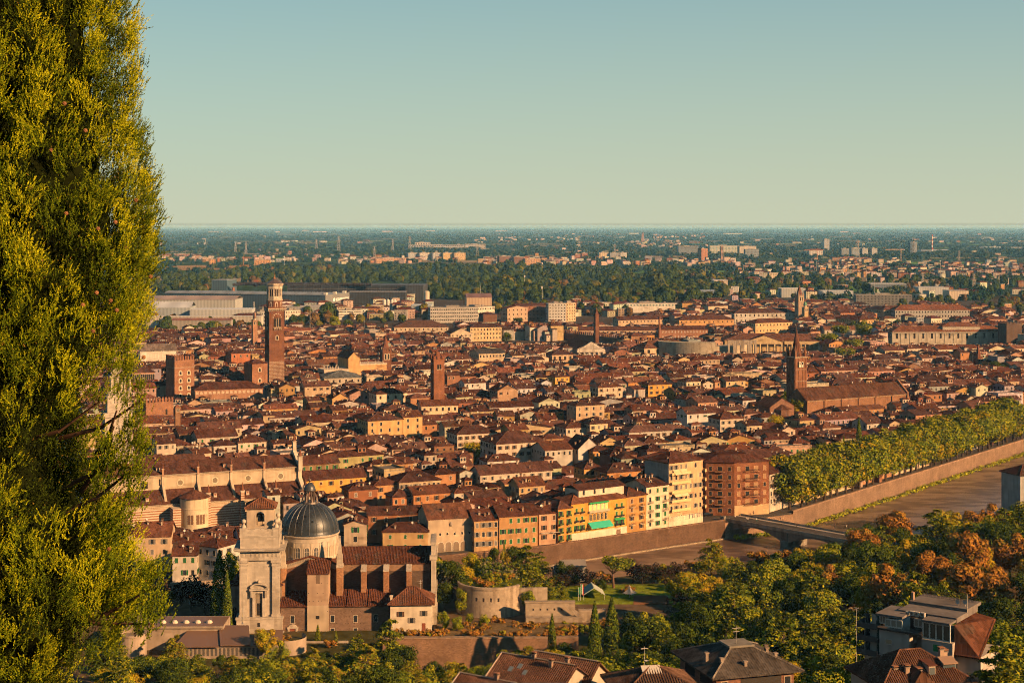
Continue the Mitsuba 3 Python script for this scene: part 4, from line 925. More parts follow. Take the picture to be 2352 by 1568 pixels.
def spire_tower(name, label, px0, px1, ytop, yeave, yspire, d, rot=25, col=RED, roofc=(.21, .09, .055), base=0, kind='cone', opening=True, band=None):
    o = np.array([X(px0, d), d, 0]); w = (X(px1, d) - X(px0, d)) * .82
    mk = lambda c=col: MB(o, rot, c); k = thing(name, label, 'bell tower'); ze, zs = Z(yeave, d), Z(yspire, d)
    m = mk(); m.box(0, 0, base, w, w, ze); m.box(-.25, -.25, ze - .5, w + .25, w + .25, ze); part(k, 'shaft', m, 'brickwork')
    if opening:
        for s_ in (-1, 1): m = mk(STONE); m.arch(w / 2 + s_ * w * .17, ze - w * .95, ze - w * .25, w * .3, -.1, 0); m.arch(w / 2 + s_ * w * .17, ze - w * .9, ze - w * .3, w * .2, -.14, 0, DARK); part(k, 'bell_opening', m, 'paint')
    m = mk(roofc)
    if kind == 'cone': m.lathe([(w * .46, ze), (w * .07, zs - .3), (0, zs)], w / 2, w / 2, 8)
    elif kind == 'dome': m.lathe([(w * .36, ze), (w * .36, ze + w * .35)], w / 2, w / 2, 12, col=(.5, .42, .3)); m.lathe([(w * .42, ze + w * .35)] + [(w * .4 * math.cos(t), ze + w * .35 + (zs - ze - w * .35) * math.sin(t)) for t in np.linspace(0, 1.5, 7)], w / 2, w / 2, 12)
    else: m.lathe([(w * .78, ze), (0, zs)], w / 2, w / 2, 4, math.pi / 4, math.pi / 4 + 2 * math.pi)
    part(k, 'spire' if kind != 'dome' else 'dome', m, 'tiles' if kind != 'dome' else 'lead')
    if kind == 'cone':
        for qx in (.08, .92):
            for qy in (.08, .92): m = mk(col); m.cbox(w * qx, w * qy, ze, w * .14, w * .14, w * .28); m.lathe([(w * .1, ze + w * .28), (0, ze + w * .6)], w * qx, w * qy, 4); part(k, 'corner_pinnacle', m, 'brickwork')
    site(o, rot, 0, 0, w, w); return k, mk, w, ze
spire_tower('church_spire', 'small brick bell tower with pointed conical spire right of the orange gabled church', 879, 905, 0, 806, 770, 1240); view(879, 905, 850, 1240)
spire_tower('stone_bell_tower', 'distant pale striped bell tower with red pyramid spire beside the green domed turret', 1834, 1853, 0, 677, 655, 1950, col=(.36, .26, .18), kind='cone'); view(1833, 1853, 714, 1950)
spire_tower('green_domed_turret', 'distant cream turret with small green dome beside the striped bell tower', 1848, 1861, 0, 705, 692, 1900, col=(.5, .36, .2), roofc=(.10, .24, .15), kind='dome'); view(1847, 1861, 728, 1900)
spire_tower('church_spire', 'little dark steeple left of the white temple-fronted church', 1368, 1379, 0, 722, 705, 1600, kind='cone', opening=False); view(1368, 1379, 742, 1600)
spire_tower('church_spire', 'little brick steeple with corner pinnacles among the right hand roofs below the long white palace', 2246, 2264, 0, 820, 792, 1330); view(2246, 2264, 838, 1330)
spire_tower('lantern_turret', 'small brick turret with arched opening before the orange house row, far left', 581, 594, 0, 735, 715, 1500, kind='dome', roofc=(.17, .09, .06), col=(.36, .2, .12)); view(578, 596, 768, 1500)
k, mk, w, ze = spire_tower('brick_belfry', 'small brown brick belfry with arched opening below the broad square tower at the far left', 403, 417, 0, 935, 928, 880, kind='pyr', col=(.30, .17, .10)); view(402, 418, 978, 880)

# brick church with conical spire on the right
d_ = 985.0; eo = np.array([X(1826.4, d_), d_, 0]); EW, ER = 8.9, 27.6
EM = lambda c=(.25, .12, .07): MB(eo, ER, c); ez = lambda c: Z(735 + .14648 * c, d_)
site(eo, ER, -2, -1, EW + 1, EW + 1); view(1800, 1855, 925, d_)
bt = thing('spired_bell_tower', 'dark brick bell tower with needle spire and corner turrets by the long nave', 'bell tower')
m = EM(); m.box(0, 0, 0, EW, EW, ez(585))
for x in (0, EW * .31, EW * .66, EW - .9): m.box(x - .02, -.28, 4, x + .55 + .35 * (x in (0, EW - .9)), 0, ez(600)); m.box(-.28, x, 4, 0, x + .6, ez(600))
for c in (600, 770, 955, 1200): m.box(-.3, -.34, ez(c + 8), EW + .05, 0, ez(c))
part(bt, 'shaft', m, 'brickwork')
m = EM(STONE); m.box(-.5, -.5, ez(592), EW + .5, EW + .5, ez(580))
for c in (775, 960, 1240):
    for q in np.arange(.9, EW - .6, .55): m.box(q, -.36, ez(c + 6), q + .25, -.3, ez(c - 6))
part(bt, 'cornice', m, 'stonework')
for s_ in (-1, 1):
    m = EM((.6, .52, .4)); m.arch(EW * .5 + s_ * .95, ez(742), ez(650), 1.5, -.42, -.25); m.arch(EW * .5 + s_ * .95, ez(700), ez(662), .8, -.46, -.3, DARK); part(bt, 'bell_opening', m, 'paint')
m = EM(DARK); m.box(EW * .22, -.3, ez(740), EW * .78, .05, ez(655)); m.box(EW * .5, -.3, ez(1125), EW * .5 + .4, -.1, ez(1095)); part(bt, 'opening', m, 'paint')
m = EM((.165, .075, .048)); m.lathe([(3.55, ez(582)), (3.3, ez(540)), (.22, ez(140)), (0, ez(138))], EW / 2, EW / 2, 12); m.tube((EW / 2, EW / 2, ez(140)), (EW / 2, EW / 2, ez(80)), .12, .05, col=(.4, .36, .3)); part(bt, 'spire', m, 'tiles')
for x in (.7, EW - .7):
    for y in (.7, EW - .7): m = EM(); m.cbox(x, y, ez(580), 1.3, 1.3, 4.2); m.lathe([(.95, ez(580) + 4.2), (.1, ez(580) + 7), (0, ez(580) + 7)], x, y, 4, col=(.3, .15, .09)); part(bt, 'corner_turret', m, 'brickwork')
nv = thing('brick_church', 'long brown brick church nave with big dark tiled roof right of the needle-spired tower', 'church')
NO = np.array([X(1852, 973), 973, 0]); NRt = 29.7; NL = 83
EN = lambda c=(.27, .145, .085): MB(NO, NRt, c)
site(NO, NRt, -30, -3, NL + 2, 20); view(1750, 2086, 925, 975)
m = EN(); gable_walls(m, 0, 0, NL, 17, 0, 16, 6.4, 'x')
for x in np.arange(0, NL, 14): m.box(x, -.7, 0, x + .9, 0, 15.4)
part(nv, 'nave_wall', m, 'brickwork')
m = EN((.12, .058, .038)); gable_roof(m, 0, 0, NL, 17, 16, 6.4, .5, (.12, .058, .038), 'x'); part(nv, 'nave_roof', m, 'tiles')
m = EN((.45, .33, .22))
for x in np.arange(.5, NL, .9): m.cbox(x, -.12, 14.8, .35, .3, .7)
stuffpart(nv, 'arch_frieze', m, 'paint')
m = EN((.30, .16, .1)); m.add([(x, y, z) for x in (NL, NL + 1.2) for y, z in ((-1, 16.5), (8.5, 24.4), (18, 16.5), (18, 0), (-1, 0))], [[0, 1, 4], [1, 2, 3], [1, 3, 4], [5, 9, 6], [6, 8, 7], [6, 9, 8], [0, 5, 6], [0, 6, 1], [1, 6, 7], [1, 7, 2], [0, 4, 9], [0, 9, 5]]); part(nv, 'facade', m, 'brickwork')
m = EN((.22, .12, .08)); gable_walls(m, -27, 2, -8, 17, 0, 13, 5, 'y'); m.lathe([(6, 0), (6, 11.5)], -17.5, 2, 8); part(nv, 'choir_wall', m, 'brickwork')
m = EN((.13, .065, .045)); gable_roof(m, -27, 2, -8, 17, 13, 5, .4, None, 'y'); m.lathe([(6.3, 11.5), (0, 14.5)], -17.5, 2, 8); part(nv, 'choir_roof', m, 'tiles')

# ------------------------------------------------ generic long buildings: one thing each, windows as real pieces
def block(name, label, x0, x1, yeave, h, depth, rot=TH, wall=(.56, .44, .3), roof='hip', rise=4, rows=2, cols=None, winc=DARK, ww=1.3, wh=2.0, rcol=None, cat='building', ybase=None, stuffwin=False, wmat='plaster', frame=(.5, .42, .32), storey=None, group=None, sides=True, base=-1):
    o, w = spot(x0, x1, yeave, h, rot); k = thing(name, label, cat, group)
    mk = lambda c=wall: MB(o, rot, c); hw = w / 2; rc = rcol or ROOF[rnd.randrange(len(ROOF))]
    al = {'gable': 'x', 'gabley': 'y'}.get(roof)
    m = mk()
    if al: gable_walls(m, -hw, 0, hw, depth, base, h, rise, al)
    else: m.box(-hw, 0, base, hw, depth, h)
    m.box(-hw - .2, -.2, h - .7, hw + .2, 0, h - .2, tuple(min(1, c * 1.1) for c in wall)); part(k, 'wall', m, wmat)
    m = mk(rc)
    if roof == 'hip': hip_roof(m, -hw, 0, hw, depth, h, rise, .7, rc)
    elif al: gable_roof(m, -hw, 0, hw, depth, h, rise, .6, rc, al)
    else:
        m.col = (.32, .29, .25); m.box(-hw - .2, -.2, h, hw + .2, depth + .2, h + .4); m.box(-hw * .3, depth * .3, h + .4, hw * .25, depth * .7, h + 2.6); m.cbox(hw * .6, depth * .5, h + .4, 3, 3, 1.8)
    part(k, 'roof', m, 'tiles' if roof in ('hip', 'gable', 'gabley') else 'plaster')
    a = math.radians(rot); vr = -(math.cos(a) * o[0] + math.sin(a) * o[1]) > 0
    st_y = storey or max(3.3, (h - 1.5) / max(rows, 1)); allw = mk()
    for sd, pos, a0, a1, nc in [('f', 0, -hw, hw, cols or max(2, int(w / 3.6)))] + ([('r' if vr else 'l', hw if vr else -hw, 0, depth, max(1, int(depth / 4)))] if sides else []):
        for j in range(rows):
            z = h - 1.3 - wh - j * st_y
            if z < .8: break
            for i in range(nc):
                q = a0 + (i + .5) * (a1 - a0) / nc; m = allw if stuffwin else mk()
                (win(m, q, z, ww, wh, sd, pos, frame=frame, glass=winc) if not stuffwin else (m.box(q - ww / 2, -.08, z, q + ww / 2, .02, z + wh, winc) if sd == 'f' else m.box(pos - .08, q - ww / 2, z, pos + .08, q + ww / 2, z + wh, winc)))
                if not stuffwin: part(k, 'window', m, 'paint')
    if stuffwin: stuffpart(k, 'windows', allw, 'paint')
    site(o, rot, -hw, 0, hw, depth, .5)
    d = o[1]; view(min(x0, x1), max(x0, x1), ybase or PY(h * .45, d), d)
    return k, mk, w, o

# long pale palace, right
k, mk, w, o = block('long_palace', 'long pale grey palace with many tall windows and raised middle block, right of the pines', 2050, 2311, 762, 15.5, 24, 4, (.44, .39, .31), 'hip', 5, 1, 13, ww=2.2, wh=5.5, rcol=(.24, .10, .055), cat='palace', ybase=792)
m = mk((.44, .39, .31)); m.box(-w * .05, 3, 15, w * .28, 22, 20.5); part(k, 'raised_block', m, 'plaster'); m = mk((.24, .10, .055)); hip_roof(m, -w * .05, 3, w * .28, 22, 20.5, 3.5, .6, (.24, .10, .055)); part(k, 'raised_roof', m, 'tiles')
for i in range(14): m = mk((.48, .43, .34)); q = -w / 2 + i * w / 13; m.box(q - .5, -.5, -1, q + .5, 0, 14.5); part(k, 'half_column', m, 'plaster')
m = mk((.40, .35, .28))
m.box(-w / 2 - .4, -.9, 14.0, w / 2 + .4, 0, 15.4); part(k, 'cornice', m, 'plaster')
# town hall with columns
k, mk, w, o = block('columned_town_hall', 'cream building with a broad pediment and tall columns behind the arena wall', 1665, 1892, 782, 15.6, 34, -3, (.58, .42, .22), 'hip', 5.5, 1, 9, ww=1.6, wh=1.6, rcol=(.20, .09, .055), cat='town hall', ybase=806)
m = mk((.62, .46, .25)); xc = -w * .11; hwp = w * .19; m.extr([(xc - hwp, 14.8), (xc + hwp, 14.8), (xc, 20.6)], -4, 1); m.box(xc - hwp, -4, 12.8, xc + hwp, 0, 14.8); part(k, 'pediment', m, 'plaster')
m = mk((.18, .08, .05)); m.slab((xc - hwp - .6, -4.4, 15.0), (xc - hwp - .6, 10, 15.0), (xc, 10, 21.2), (xc, -4.4, 21.2), .3); m.slab((xc + hwp + .6, 10, 15.0), (xc + hwp + .6, -4.4, 15.0), (xc, -4.4, 21.2), (xc, 10, 21.2), .3); part(k, 'pediment_roof', m, 'tiles')
for i in range(9): m = mk((.62, .48, .28)); q = w * .13 + i * (w * .37 - 1) / 8; m.tube((q, -2.4, 0), (q, -2.4, 12.6), .85, .7, 10); part(k, 'column', m, 'plaster')
for i in range(6): m = mk((.62, .48, .28)); q = xc - hwp + 1 + i * (2 * hwp - 2) / 5; m.tube((q, -3.4, 0), (q, -3.4, 12.8), .9, .75, 10); part(k, 'column', m, 'plaster')
m = mk((.60, .45, .25)); m.box(w * .10, -3.2, 12.6, w / 2 + .3, 0, 15.4); part(k, 'entablature', m, 'plaster')
# temple-fronted church
k, mk, w, o = block('temple_church', 'church with white temple pediment front and long buttressed cream side wall', 1326, 1388, 801, 14, 60, 12, (.50, .44, .36), 'gabley', 5.5, 0, rcol=(.13, .065, .045), cat='church', ybase=816)
m = mk((.55, .50, .43)); m.extr([(-w / 2 - .8, 12.6), (w / 2 + .8, 12.6), (0, 20.4)], -2.0, -.3); m.extr([(-w / 2 + 2, 13.4), (w / 2 - 2, 13.4), (0, 18.2)], -2.15, -1.5, (.42, .38, .33)); m.box(-w / 2 - .6, -1.8, 11, w / 2 + .6, 0, 12.6)
for i in range(6): m.tube((-w / 2 + 1.4 + i * (w - 2.8) / 5, -1.1, 0), (-w / 2 + 1.4 + i * (w - 2.8) / 5, -1.1, 11), .8, n=8)
part(k, 'temple_front', m, 'stonework')
for y in range(6, 58, 9): m = mk((.52, .42, .3)); m.box(w / 2, y, 0, w / 2 + 3.5, y + 1.6, 9); m.add([(x, yy, z) for yy in (y, y + 1.6) for x, z in ((w / 2, 13), (w / 2 + 3.5, 9), (w / 2, 9))], [[0, 1, 2], [3, 5, 4], [0, 3, 4], [0, 4, 1]]); part(k, 'buttress', m, 'plaster')
block('church_hall', 'cream church side hall with lunette windows right of the temple front', 1480, 1560, 800, 14, 20, 24, (.54, .42, .28), 'hip', 6, 1, 4, ww=2.6, wh=3.2, rcol=(.15, .07, .045), ybase=818)
# ancient arena
ar = thing('roman_arena', 'ancient pale stone arena wall with a ruined arcaded wing of open arches', 'arena')
d_ = 1400.0; a0, a1 = X(1516, d_), X(1735, d_); m = MB((0, 0, 0), 0, (.42, .36, .27)); n = 36
arcx = lambda t: (a0 + (a1 - a0) * t, d_ + 46 * (t - .45) ** 2 * 2 - 6)
for i in range(n):
    (p0x, p0y), (p1x, p1y) = arcx(i / n), arcx((i + 1) / n); q0, q1 = (p0x, p0y), (p1x, p1y)
    zt_ = Z(786, 1400) if i < n * .58 else Z(794, 1400)
    m.prism([q0, q1, (p1x, p1y + 14), (p0x, p0y + 14)], 0, zt_)
    if i < n * .58: m.prism([(p0x, p0y + 14), (p1x, p1y + 14), (p1x, p1y + 22), (p0x, p0y + 22)], 0, zt_ - 2.0)
part(ar, 'outer_wall', m, 'stonework')
wx0, wx1 = X(1672, 1392), X(1738, 1392); m = MB((0, 1392, 0), 0, (.40, .34, .27)); step = (wx1 - wx0) / 4
for lv, (za, zb) in enumerate(((0, 10.5), (10.5, Z(781, 1392)))):
    for i in range(4):
        xl = wx0 + i * step; m.box(xl, 0, za, xl + step * .27, 3, zb); m.box(xl + step * .73, 0, za, xl + step, 3, zb); m.box(xl + step * .27, 0, zb - 2.2, xl + step * .73, 3, zb - .0)
        for sgn in (-1, 1): m.extr([(xl + step * .5 + sgn * step * .23, zb - 2.2), (xl + step * .5 + sgn * step * .23, zb - 4.4), (xl + step * .5 + sgn * step * .12, zb - 2.9), (xl + step * .5, zb - 2.2)], 0.01, 2.99)
part(ar, 'arcade_wing', m, 'stonework'); SITES.append(sbox(a0 - 4, 1380, a1 + 20, 1450)); view(1516, 1737, 812, 1380)
# orange gabled church with statues
k, mk, w, o = block('orange_gabled_church', 'orange church with a tall gabled front and white statues on its balustrades', 800, 826, 822, 24, 26, 24, (.56, .34, .16), 'gabley', 4.5, 0, rcol=(.20, .09, .055), cat='church', ybase=862)
m = mk((.55, .46, .36)); m.box(-24, -2, 0, -w / 2, 14, 15.5); m.box(-24.3, -2.3, 15.5, -w / 2, 14, 16.2)
for q in range(5): m.box(-23 + q * 3.6, -2.1, 8, -21.6 + q * 3.6, -1.95, 12, DARK)
part(k, 'left_chapel', m, 'plaster')
m = mk((.56, .34, .16)); m.box(w / 2, 4, 0, w / 2 + 23, 22, 18); m.box(w / 2, 3.7, 18, w / 2 + 23.3, 22, 18.8, (.58, .48, .36)); part(k, 'right_chapel', m, 'plaster')
for i in range(10):
    q = -23.5 + i * 2.1 if i < 6 else w / 2 + 2 + (i - 6) * 6; zb_, yb_ = (16.2, -1.6) if i < 6 else (18.8, 4.2)
    m = mk((.60, .52, .42)); m.lathe([(.5, zb_), (.5, zb_ + .5), (.28, zb_ + .6), (.34, zb_ + 1.4), (.3, zb_ + 1.9), (.12, zb_ + 2.1), (.18, zb_ + 2.35), (0, zb_ + 2.6)], q, yb_, 7); part(k, 'statue', m, 'stonework')
# more large buildings, far side of the old town
WHT = (.58, .55, .48)
B = block
B('white_slab_office', 'long white office with two window bands at the far right of town', 2056, 2228, 712, 17, 20, 2, (.40, .38, .34), 'hip', 6, 3, 26, rcol=(.25, .10, .055), ybase=742, stuffwin=True, ww=1.5, wh=2.2)
B('white_palace', 'white palace with a row of dark tall windows in front of the striped bell tower', 1687, 1829, 719, 15, 22, 6, (.54, .50, .43), 'hip', 5, 2, 14, ybase=738, ww=1.5, wh=3)
B('orange_barracks', 'orange ochre long building left of the white palace', 1560, 1686, 735, 13, 20, 10, (.56, .33, .14), 'hip', 4.5, 2, 12, ybase=748, stuffwin=True)
B('grey_flats', 'grey flat-roofed block of flats with dark balconies behind the white slab office', 1966, 2095, 677, 17, 22, -4, (.20, .19, .17), 'flat', 0, 4, 16, ybase=702, stuffwin=True, ww=2.4, winc=(.06, .06, .06))
B('beige_school', 'beige long school building behind the trees left of the white slab office', 2030, 2055, 712, 16, 40, 20, (.5, .36, .22), 'hip', 4, 2, ybase=735, stuffwin=True)
B('ochre_school', 'ochre building with sunlit gable end beside the dark pine clump', 1975, 2012, 735, 14, 50, 24, (.55, .38, .19), 'hip', 4, 2, ybase=760, stuffwin=True)
B('cream_school', 'cream two storey building with rows of windows right of the town hall roof', 1735, 1820, 742, 14, 20, 24, (.58, .42, .22), 'hip', 4, 2, 11, ybase=768, stuffwin=True)
B('white_cloister', 'long white low wing with small square windows right of the columned town hall', 1894, 1990, 757, 10, 12, 4, (.52, .48, .41), 'gable', 3.4, 1, 7, rcol=(.22, .10, .06), ybase=774)
B('white_office_block', 'white four storey office block with bands of windows in front of the dark steelworks', 988, 1098, 707, 19, 22, 10, (.46, .43, .38), 'flat', 0, 4, 22, ybase=732, stuffwin=True, ww=1.7, wh=1.8)
B('white_office_wing', 'sunlit white office wing with close vertical windows right of the white four storey block', 1082, 1136, 706, 18, 30, 42, (.60, .55, .46), 'flat', 0, 3, 14, ybase=730, stuffwin=True, ww=1.5)
B('white_tower_flats', 'white seven storey block of flats with sunlit balcony end near the brick barracks', 1260, 1300, 697, 24, 16, 12, (.48, .47, .44), 'flat', 0, 6, 6, ybase=735, ww=1.6, wh=1.6)
B('tan_tower_flats', 'tan balcony end block joined to the white seven storey flats', 1301, 1322, 696, 24, 16, 40, (.55, .42, .27), 'flat', 0, 6, 4, ybase=730, stuffwin=True)
B('brick_flats', 'dark brick five storey flats left of the white seven storey block', 1185, 1258, 703, 20, 16, 20, (.26, .13, .08), 'gable', 3, 4, 8, ybase=738, stuffwin=True)
B('brick_gable_flats', 'tan gabled apartment house right of the white office wing', 1165, 1212, 708, 18, 16, 30, (.45, .33, .23), 'gabley', 3, 3, 5, ybase=738, stuffwin=True)
B('white_gallery', 'long low white building with a band of windows above the tiled barracks roofs', 1424, 1556, 697, 13, 24, 4, (.62, .58, .50), 'flat', 0, 1, 18, ybase=712, stuffwin=True, ww=2.6, wh=2.2, winc=(.14, .2, .2))
B('barracks', 'very long low barracks with tiled roof running towards the wood', 1420, 1580, 735, 10, 14, 24, (.48, .35, .23), 'gable', 4, 1, 20, ybase=745, stuffwin=True)
B('barracks', 'long reddish barracks with white framed windows above the crenellated wall', 1512, 1626, 757, 12, 14, 4, (.34, .17, .10), 'hip', 3.5, 2, 16, ybase=776, stuffwin=True, winc=(.42, .36, .3))
B('barracks', 'long low tiled shed row behind the crenellated wall', 1330, 1512, 758, 9, 14, 2, (.44, .32, .22), 'gable', 3.4, 1, 18, ybase=764, stuffwin=True)
B('cream_hotel', 'cream long hotel with tiled hip roof near the crenellated wall left end', 1080, 1152, 752, 15, 16, 16, (.58, .44, .25), 'hip', 3.6, 3, 10, ybase=768)
B('convent', 'wide brown roofed convent with several hipped wings left of the white offices', 905, 1030, 752, 9, 34, 8, (.52, .42, .3), 'hip', 6.5, 1, 12, ybase=764, stuffwin=True, rcol=(.15, .075, .05))
B('convent', 'brown roofed convent wing with pale gable right of the first convent roof', 1035, 1085, 766, 9, 30, 14, (.55, .45, .33), 'gabley', 5.5, 1, 5, ybase=776, stuffwin=True, rcol=(.15, .075, .05))
B('orange_suburb_house', 'orange two storey house row left of the tallest tower top', 540, 602, 727, 11, 16, 28, (.56, .33, .12), 'hip', 3.4, 2, 8, ybase=742, stuffwin=True)
B('white_suburb_flats', 'small white flats with dark window rows just left of the tallest tower lantern', 590, 610, 716, 15, 12, 8, (.44, .45, .43), 'flat', 0, 3, 4, ybase=742, stuffwin=True)
B('white_suburb_flats', 'white stepped modern flats right of the tallest tower lantern', 655, 690, 713, 17, 16, 30, (.58, .53, .44), 'flat', 0, 3, 6, ybase=740, stuffwin=True)
B('white_terraced_flats', 'white terraced flats with strip balconies right of the round dark tree', 778, 830, 713, 12, 18, 16, (.62, .57, .48), 'flat', 0, 3, 3, ybase=728, stuffwin=True, ww=9, wh=1.1)
B('pale_church_hall', 'pale shrouded church hall with grey roof at the left edge of the old town', 322, 405, 806, 17, 18, 18, (.60, .56, .48), 'gable', 5, 0, rcol=(.22, .17, .14), ybase=830)
B('arcaded_palace', 'pink palace with a row of close dark arches left of the broad square tower', 304, 355, 856, 17, 16, 22, (.40, .24, .17), 'hip', 3, 1, 11, ybase=872, ww=1.3, wh=4)
B('brick_workshop', 'reddish brick house with cream window frames left of the tower house', 531, 575, 812, 17, 14, 30, (.38, .15, .075), 'hip', 2.6, 2, 3, ybase=838)
B('long_brick_palace', 'long low brick palace with arcaded cornice below the tallest tower', 448, 604, 896, 13, 18, 20, (.34, .19, .12), 'hip', 4, 1, 16, ybase=915, ww=1.4, wh=1.4, winc=(.42, .34, .25))
B('grey_metal_hall', 'low hall with shallow blue grey metal roof in front of the orange gabled church', 745, 830, 868, 14, 26, 14, (.44, .38, .3), 'hip', 4, 1, 6, rcol=(.16, .17, .165), ybase=880)
B('white_palazzo', 'bright cream palazzo with shuttered windows below the slim brick tower', 968, 1052, 932, 14, 12, 16, (.66, .53, .35), 'gable', 2.8, 1, 6, ybase=948)
B('white_glass_house', 'cream house with metal hipped roof left of the bright cream palazzo', 865, 935, 905, 16, 14, 26, (.64, .52, .37), 'hip', 2.5, 2, 4, ybase=925)
B('square_loggia_house', 'cream house with an arched loggia band in front of the temple-fronted church', 1268, 1316, 815, 15, 14, 18, (.50, .36, .24), 'hip', 3, 1, 4, ybase=832, ww=2, wh=3)
B('long_grey_palace', 'long cream palazzo with a dark slate roof left of the loggia house', 1100, 1160, 812, 16, 20, 24, (.50, .40, .27), 'gable', 3, 2, 8, rcol=(.08, .075, .075), ybase=830)
k = thing('crenellated_wall', 'long crenellated brick castle wall crossing the far side of the old town', 'wall')
pts = np.array([gp(1092, 745, 7)[:2], gp(1200, 753, 7)[:2], gp(1300, 764, 7)[:2], gp(1420, 776, 7)[:2], gp(1520, 783, 7)[:2]])
part(k, 'masonry', wallrun(pts, 0, 7, 1.2, (.27, .14, .09)), 'brickwork'); m = MB(col=(.25, .13, .085))
for (xa_, ya_), (xb_, yb_) in zip(pts[:-1], pts[1:]):
    l = math.hypot(xb_ - xa_, yb_ - ya_); mm = MB((xa_, ya_, 0), math.degrees(math.atan2(yb_ - ya_, xb_ - xa_))); merlons(mm, 0, l, -.3, 7, 3.4, 2.0, 1.5, .6, col=(.25, .13, .085)); m.add(np.vstack(mm.v), np.vstack(mm.f))
part(k, 'battlement', m, 'brickwork'); SITES.append(LineString(pts).buffer(4)); view(1092, 1420, 790, 1690)
ck = thing('castle_keep', 'square brick castle keep at the left end of the crenellated wall', 'tower'); o = gp(1110, 752, 5); m = MB((o[0], o[1], 0), 20, (.17, .09, .06)); m.box(0, 0, 0, 17, 17, 20); part(ck, 'shaft', m, 'brickwork'); m = MB((o[0], o[1], 0), 20, ROOF[1]); hip_roof(m, 0, 0, 17, 17, 20, 2.5, .6, ROOF[1]); part(ck, 'roof', m, 'tiles'); site(o, 20, 0, 0, 17, 17)
ck = thing('castle_keep', 'dark ruined square brick keep at the right edge beside the long pale palace', 'tower'); o = gp(2312, 800, 0); m = MB((o[0], o[1], 0), 12, (.15, .10, .075)); m.box(0, 0, 0, 17, 17, 25); part(ck, 'shaft', m, 'brickwork'); m = MB((o[0], o[1], 0), 12, (.15, .1, .075)); merlons(m, 0, 17, 0, 25, 2, 2, 1.5, .8); part(ck, 'battlement', m, 'brickwork'); site(o, 12, 0, 0, 17, 17); view(2310, 2345, 792, o[1])
m = MB(col=(.30, .14, .08)); o = gp(1514.6, 790, 0); m.tube((o[0], o[1], 0), (o[0], o[1], Z(730, o[1])), 1.5, 1.0, 10); k = thing('brick_chimney', 'slim round brick factory chimney left of the arena wall', 'chimney'); part(k, 'stack', m, 'brickwork'); m = MB(col=(.2, .1, .07)); m.lathe([(1.2, Z(732, o[1])), (1.5, Z(730, o[1])), (1.5, Z(727, o[1])), (1.1, Z(727, o[1]))], o[0], o[1], 10); part(k, 'rim', m, 'brickwork'); view(1508, 1520, 783, o[1])
# ---------------------------------------------------------------- riverside houses, one by one
def front(px, py): d = F * H / (py - YH); return X(px, d), d
def rf(name, label, x0, y0, x1, eave, rot, depth, wall, roof='gable', rise=2.6, cols=4, rows=3, shut=GREEN_SH, cat='house', **k):
    a, d = front(x0, y0); h = Z(eave, d); c, s_ = math.cos(math.radians(rot)), math.sin(math.radians(rot)); kk = (x1 - CX) / F
    w = (kk * d - a) / (c - kk * s_); o = (a + c * w / 2, d + s_ * w / 2, 0)
    hs = House(o, rot, w, depth, h, roof, rise, ('', wall), k.pop('rc', ROOF[0]), seed=k.pop('seed', int(x0)), shut=shut, near=True, cols=cols, rows=rows, skip=k.pop('skip', .03), loggia=False, furniture=k.pop('furniture', True), storey=k.pop('storey', max(2.9, (h - 1.2) / rows)), **k)
    hs.register(); view(x0, x1, y0, d); return hs.emit(name, label, cat), hs

RF = 'riverside_house'
rf(RF, 'narrow beige gabled house with green shutters right behind the grey church dome', 790, 1276, 842, 1204, 4, 12, (.46, .36, .26), 'gabley', 1.4, 1, 3, win_w=1.3, win_h=2)
rf(RF, 'long brick red house with white framed windows set back behind the church nave', 845, 1246, 985, 1182, 8, 9, (.34, .155, .08), 'gable', 2.4, 5, 2, rc=ROOF[1], shut=None)
rf(RF, 'low ochre house with tiny green shuttered windows above the church nave roof', 879, 1274, 983, 1222, 3, 10, (.50, .33, .16), 'hip', 2.6, 3, 2, win_w=.9, win_h=1.4)
k, hs = rf(RF, 'plain windowless-fronted beige building with a crest and four arches at its foot', 983, 1269, 1088.5, 1192, 17, 16, (.46, .36, .255), 'gable', 4.2, 1, 1, shut=None, skip=1.0, rc=(.17, .075, .045))
M_ = lambda c: MB(hs.o, hs.rot, c)
for i in range(6): m = M_((.55, .46, .34)); q = -hs.w / 2 + hs.w * (.1 + i * .16); win(m, q, 6.3, .75, .95, 'f', 0, frame=(.55, .46, .34)); part(k, 'window', m, 'paint')
for i in range(4):
    q = -hs.w / 2 + hs.w * (.28 + i * .165); m = M_((.6, .52, .4)); m.arch(q, .2, 4.0, 2.7, -.1, 0, (.60, .53, .42)); m.arch(q, .2, 3.75, 2.25, -.16, 0, (.25, .19, .14)); part(k, 'arch', m, 'plaster')
m = M_((.3, .25, .2)); m.lathe([(0, 9.4), (.55, 9.8), (.75, 10.5), (.5, 11.1), (0, 11.4)], 0, 0, 8); part(k, 'crest', m, 'paint')
rf(RF, 'ochre brown riverside house with grey shutters right of the plain arched building', 1089, 1267, 1146, 1195, 17, 13, (.46, .29, .14), 'gable', 3, 4, 3, shut=GREY_SH)
rf(RF, 'long ochre brown riverside house with green shutters and tiny attic windows', 1146.5, 1264, 1235, 1186, 19, 13, (.42, .24, .105), 'gable', 3.2, 5, 3)
k, hs = rf(RF, 'slim pinkish three storey house with corner terrace left of the orange hotel', 1238, 1251, 1284, 1179, 20, 9, (.50, .31, .20), 'gable', 2.2, 2, 3, shut=BROWN_SH)
m = MB(hs.o, 20, (.55, .48, .38)); m.box(hs.w / 2 - 3.6, -1.2, 4.6, hs.w / 2, 0, 4.8); m.box(-hs.w / 2 + .6, -1.0, 4.6, hs.w / 2 - 4, 0, 4.8); part(k, 'balcony', m, 'plaster')
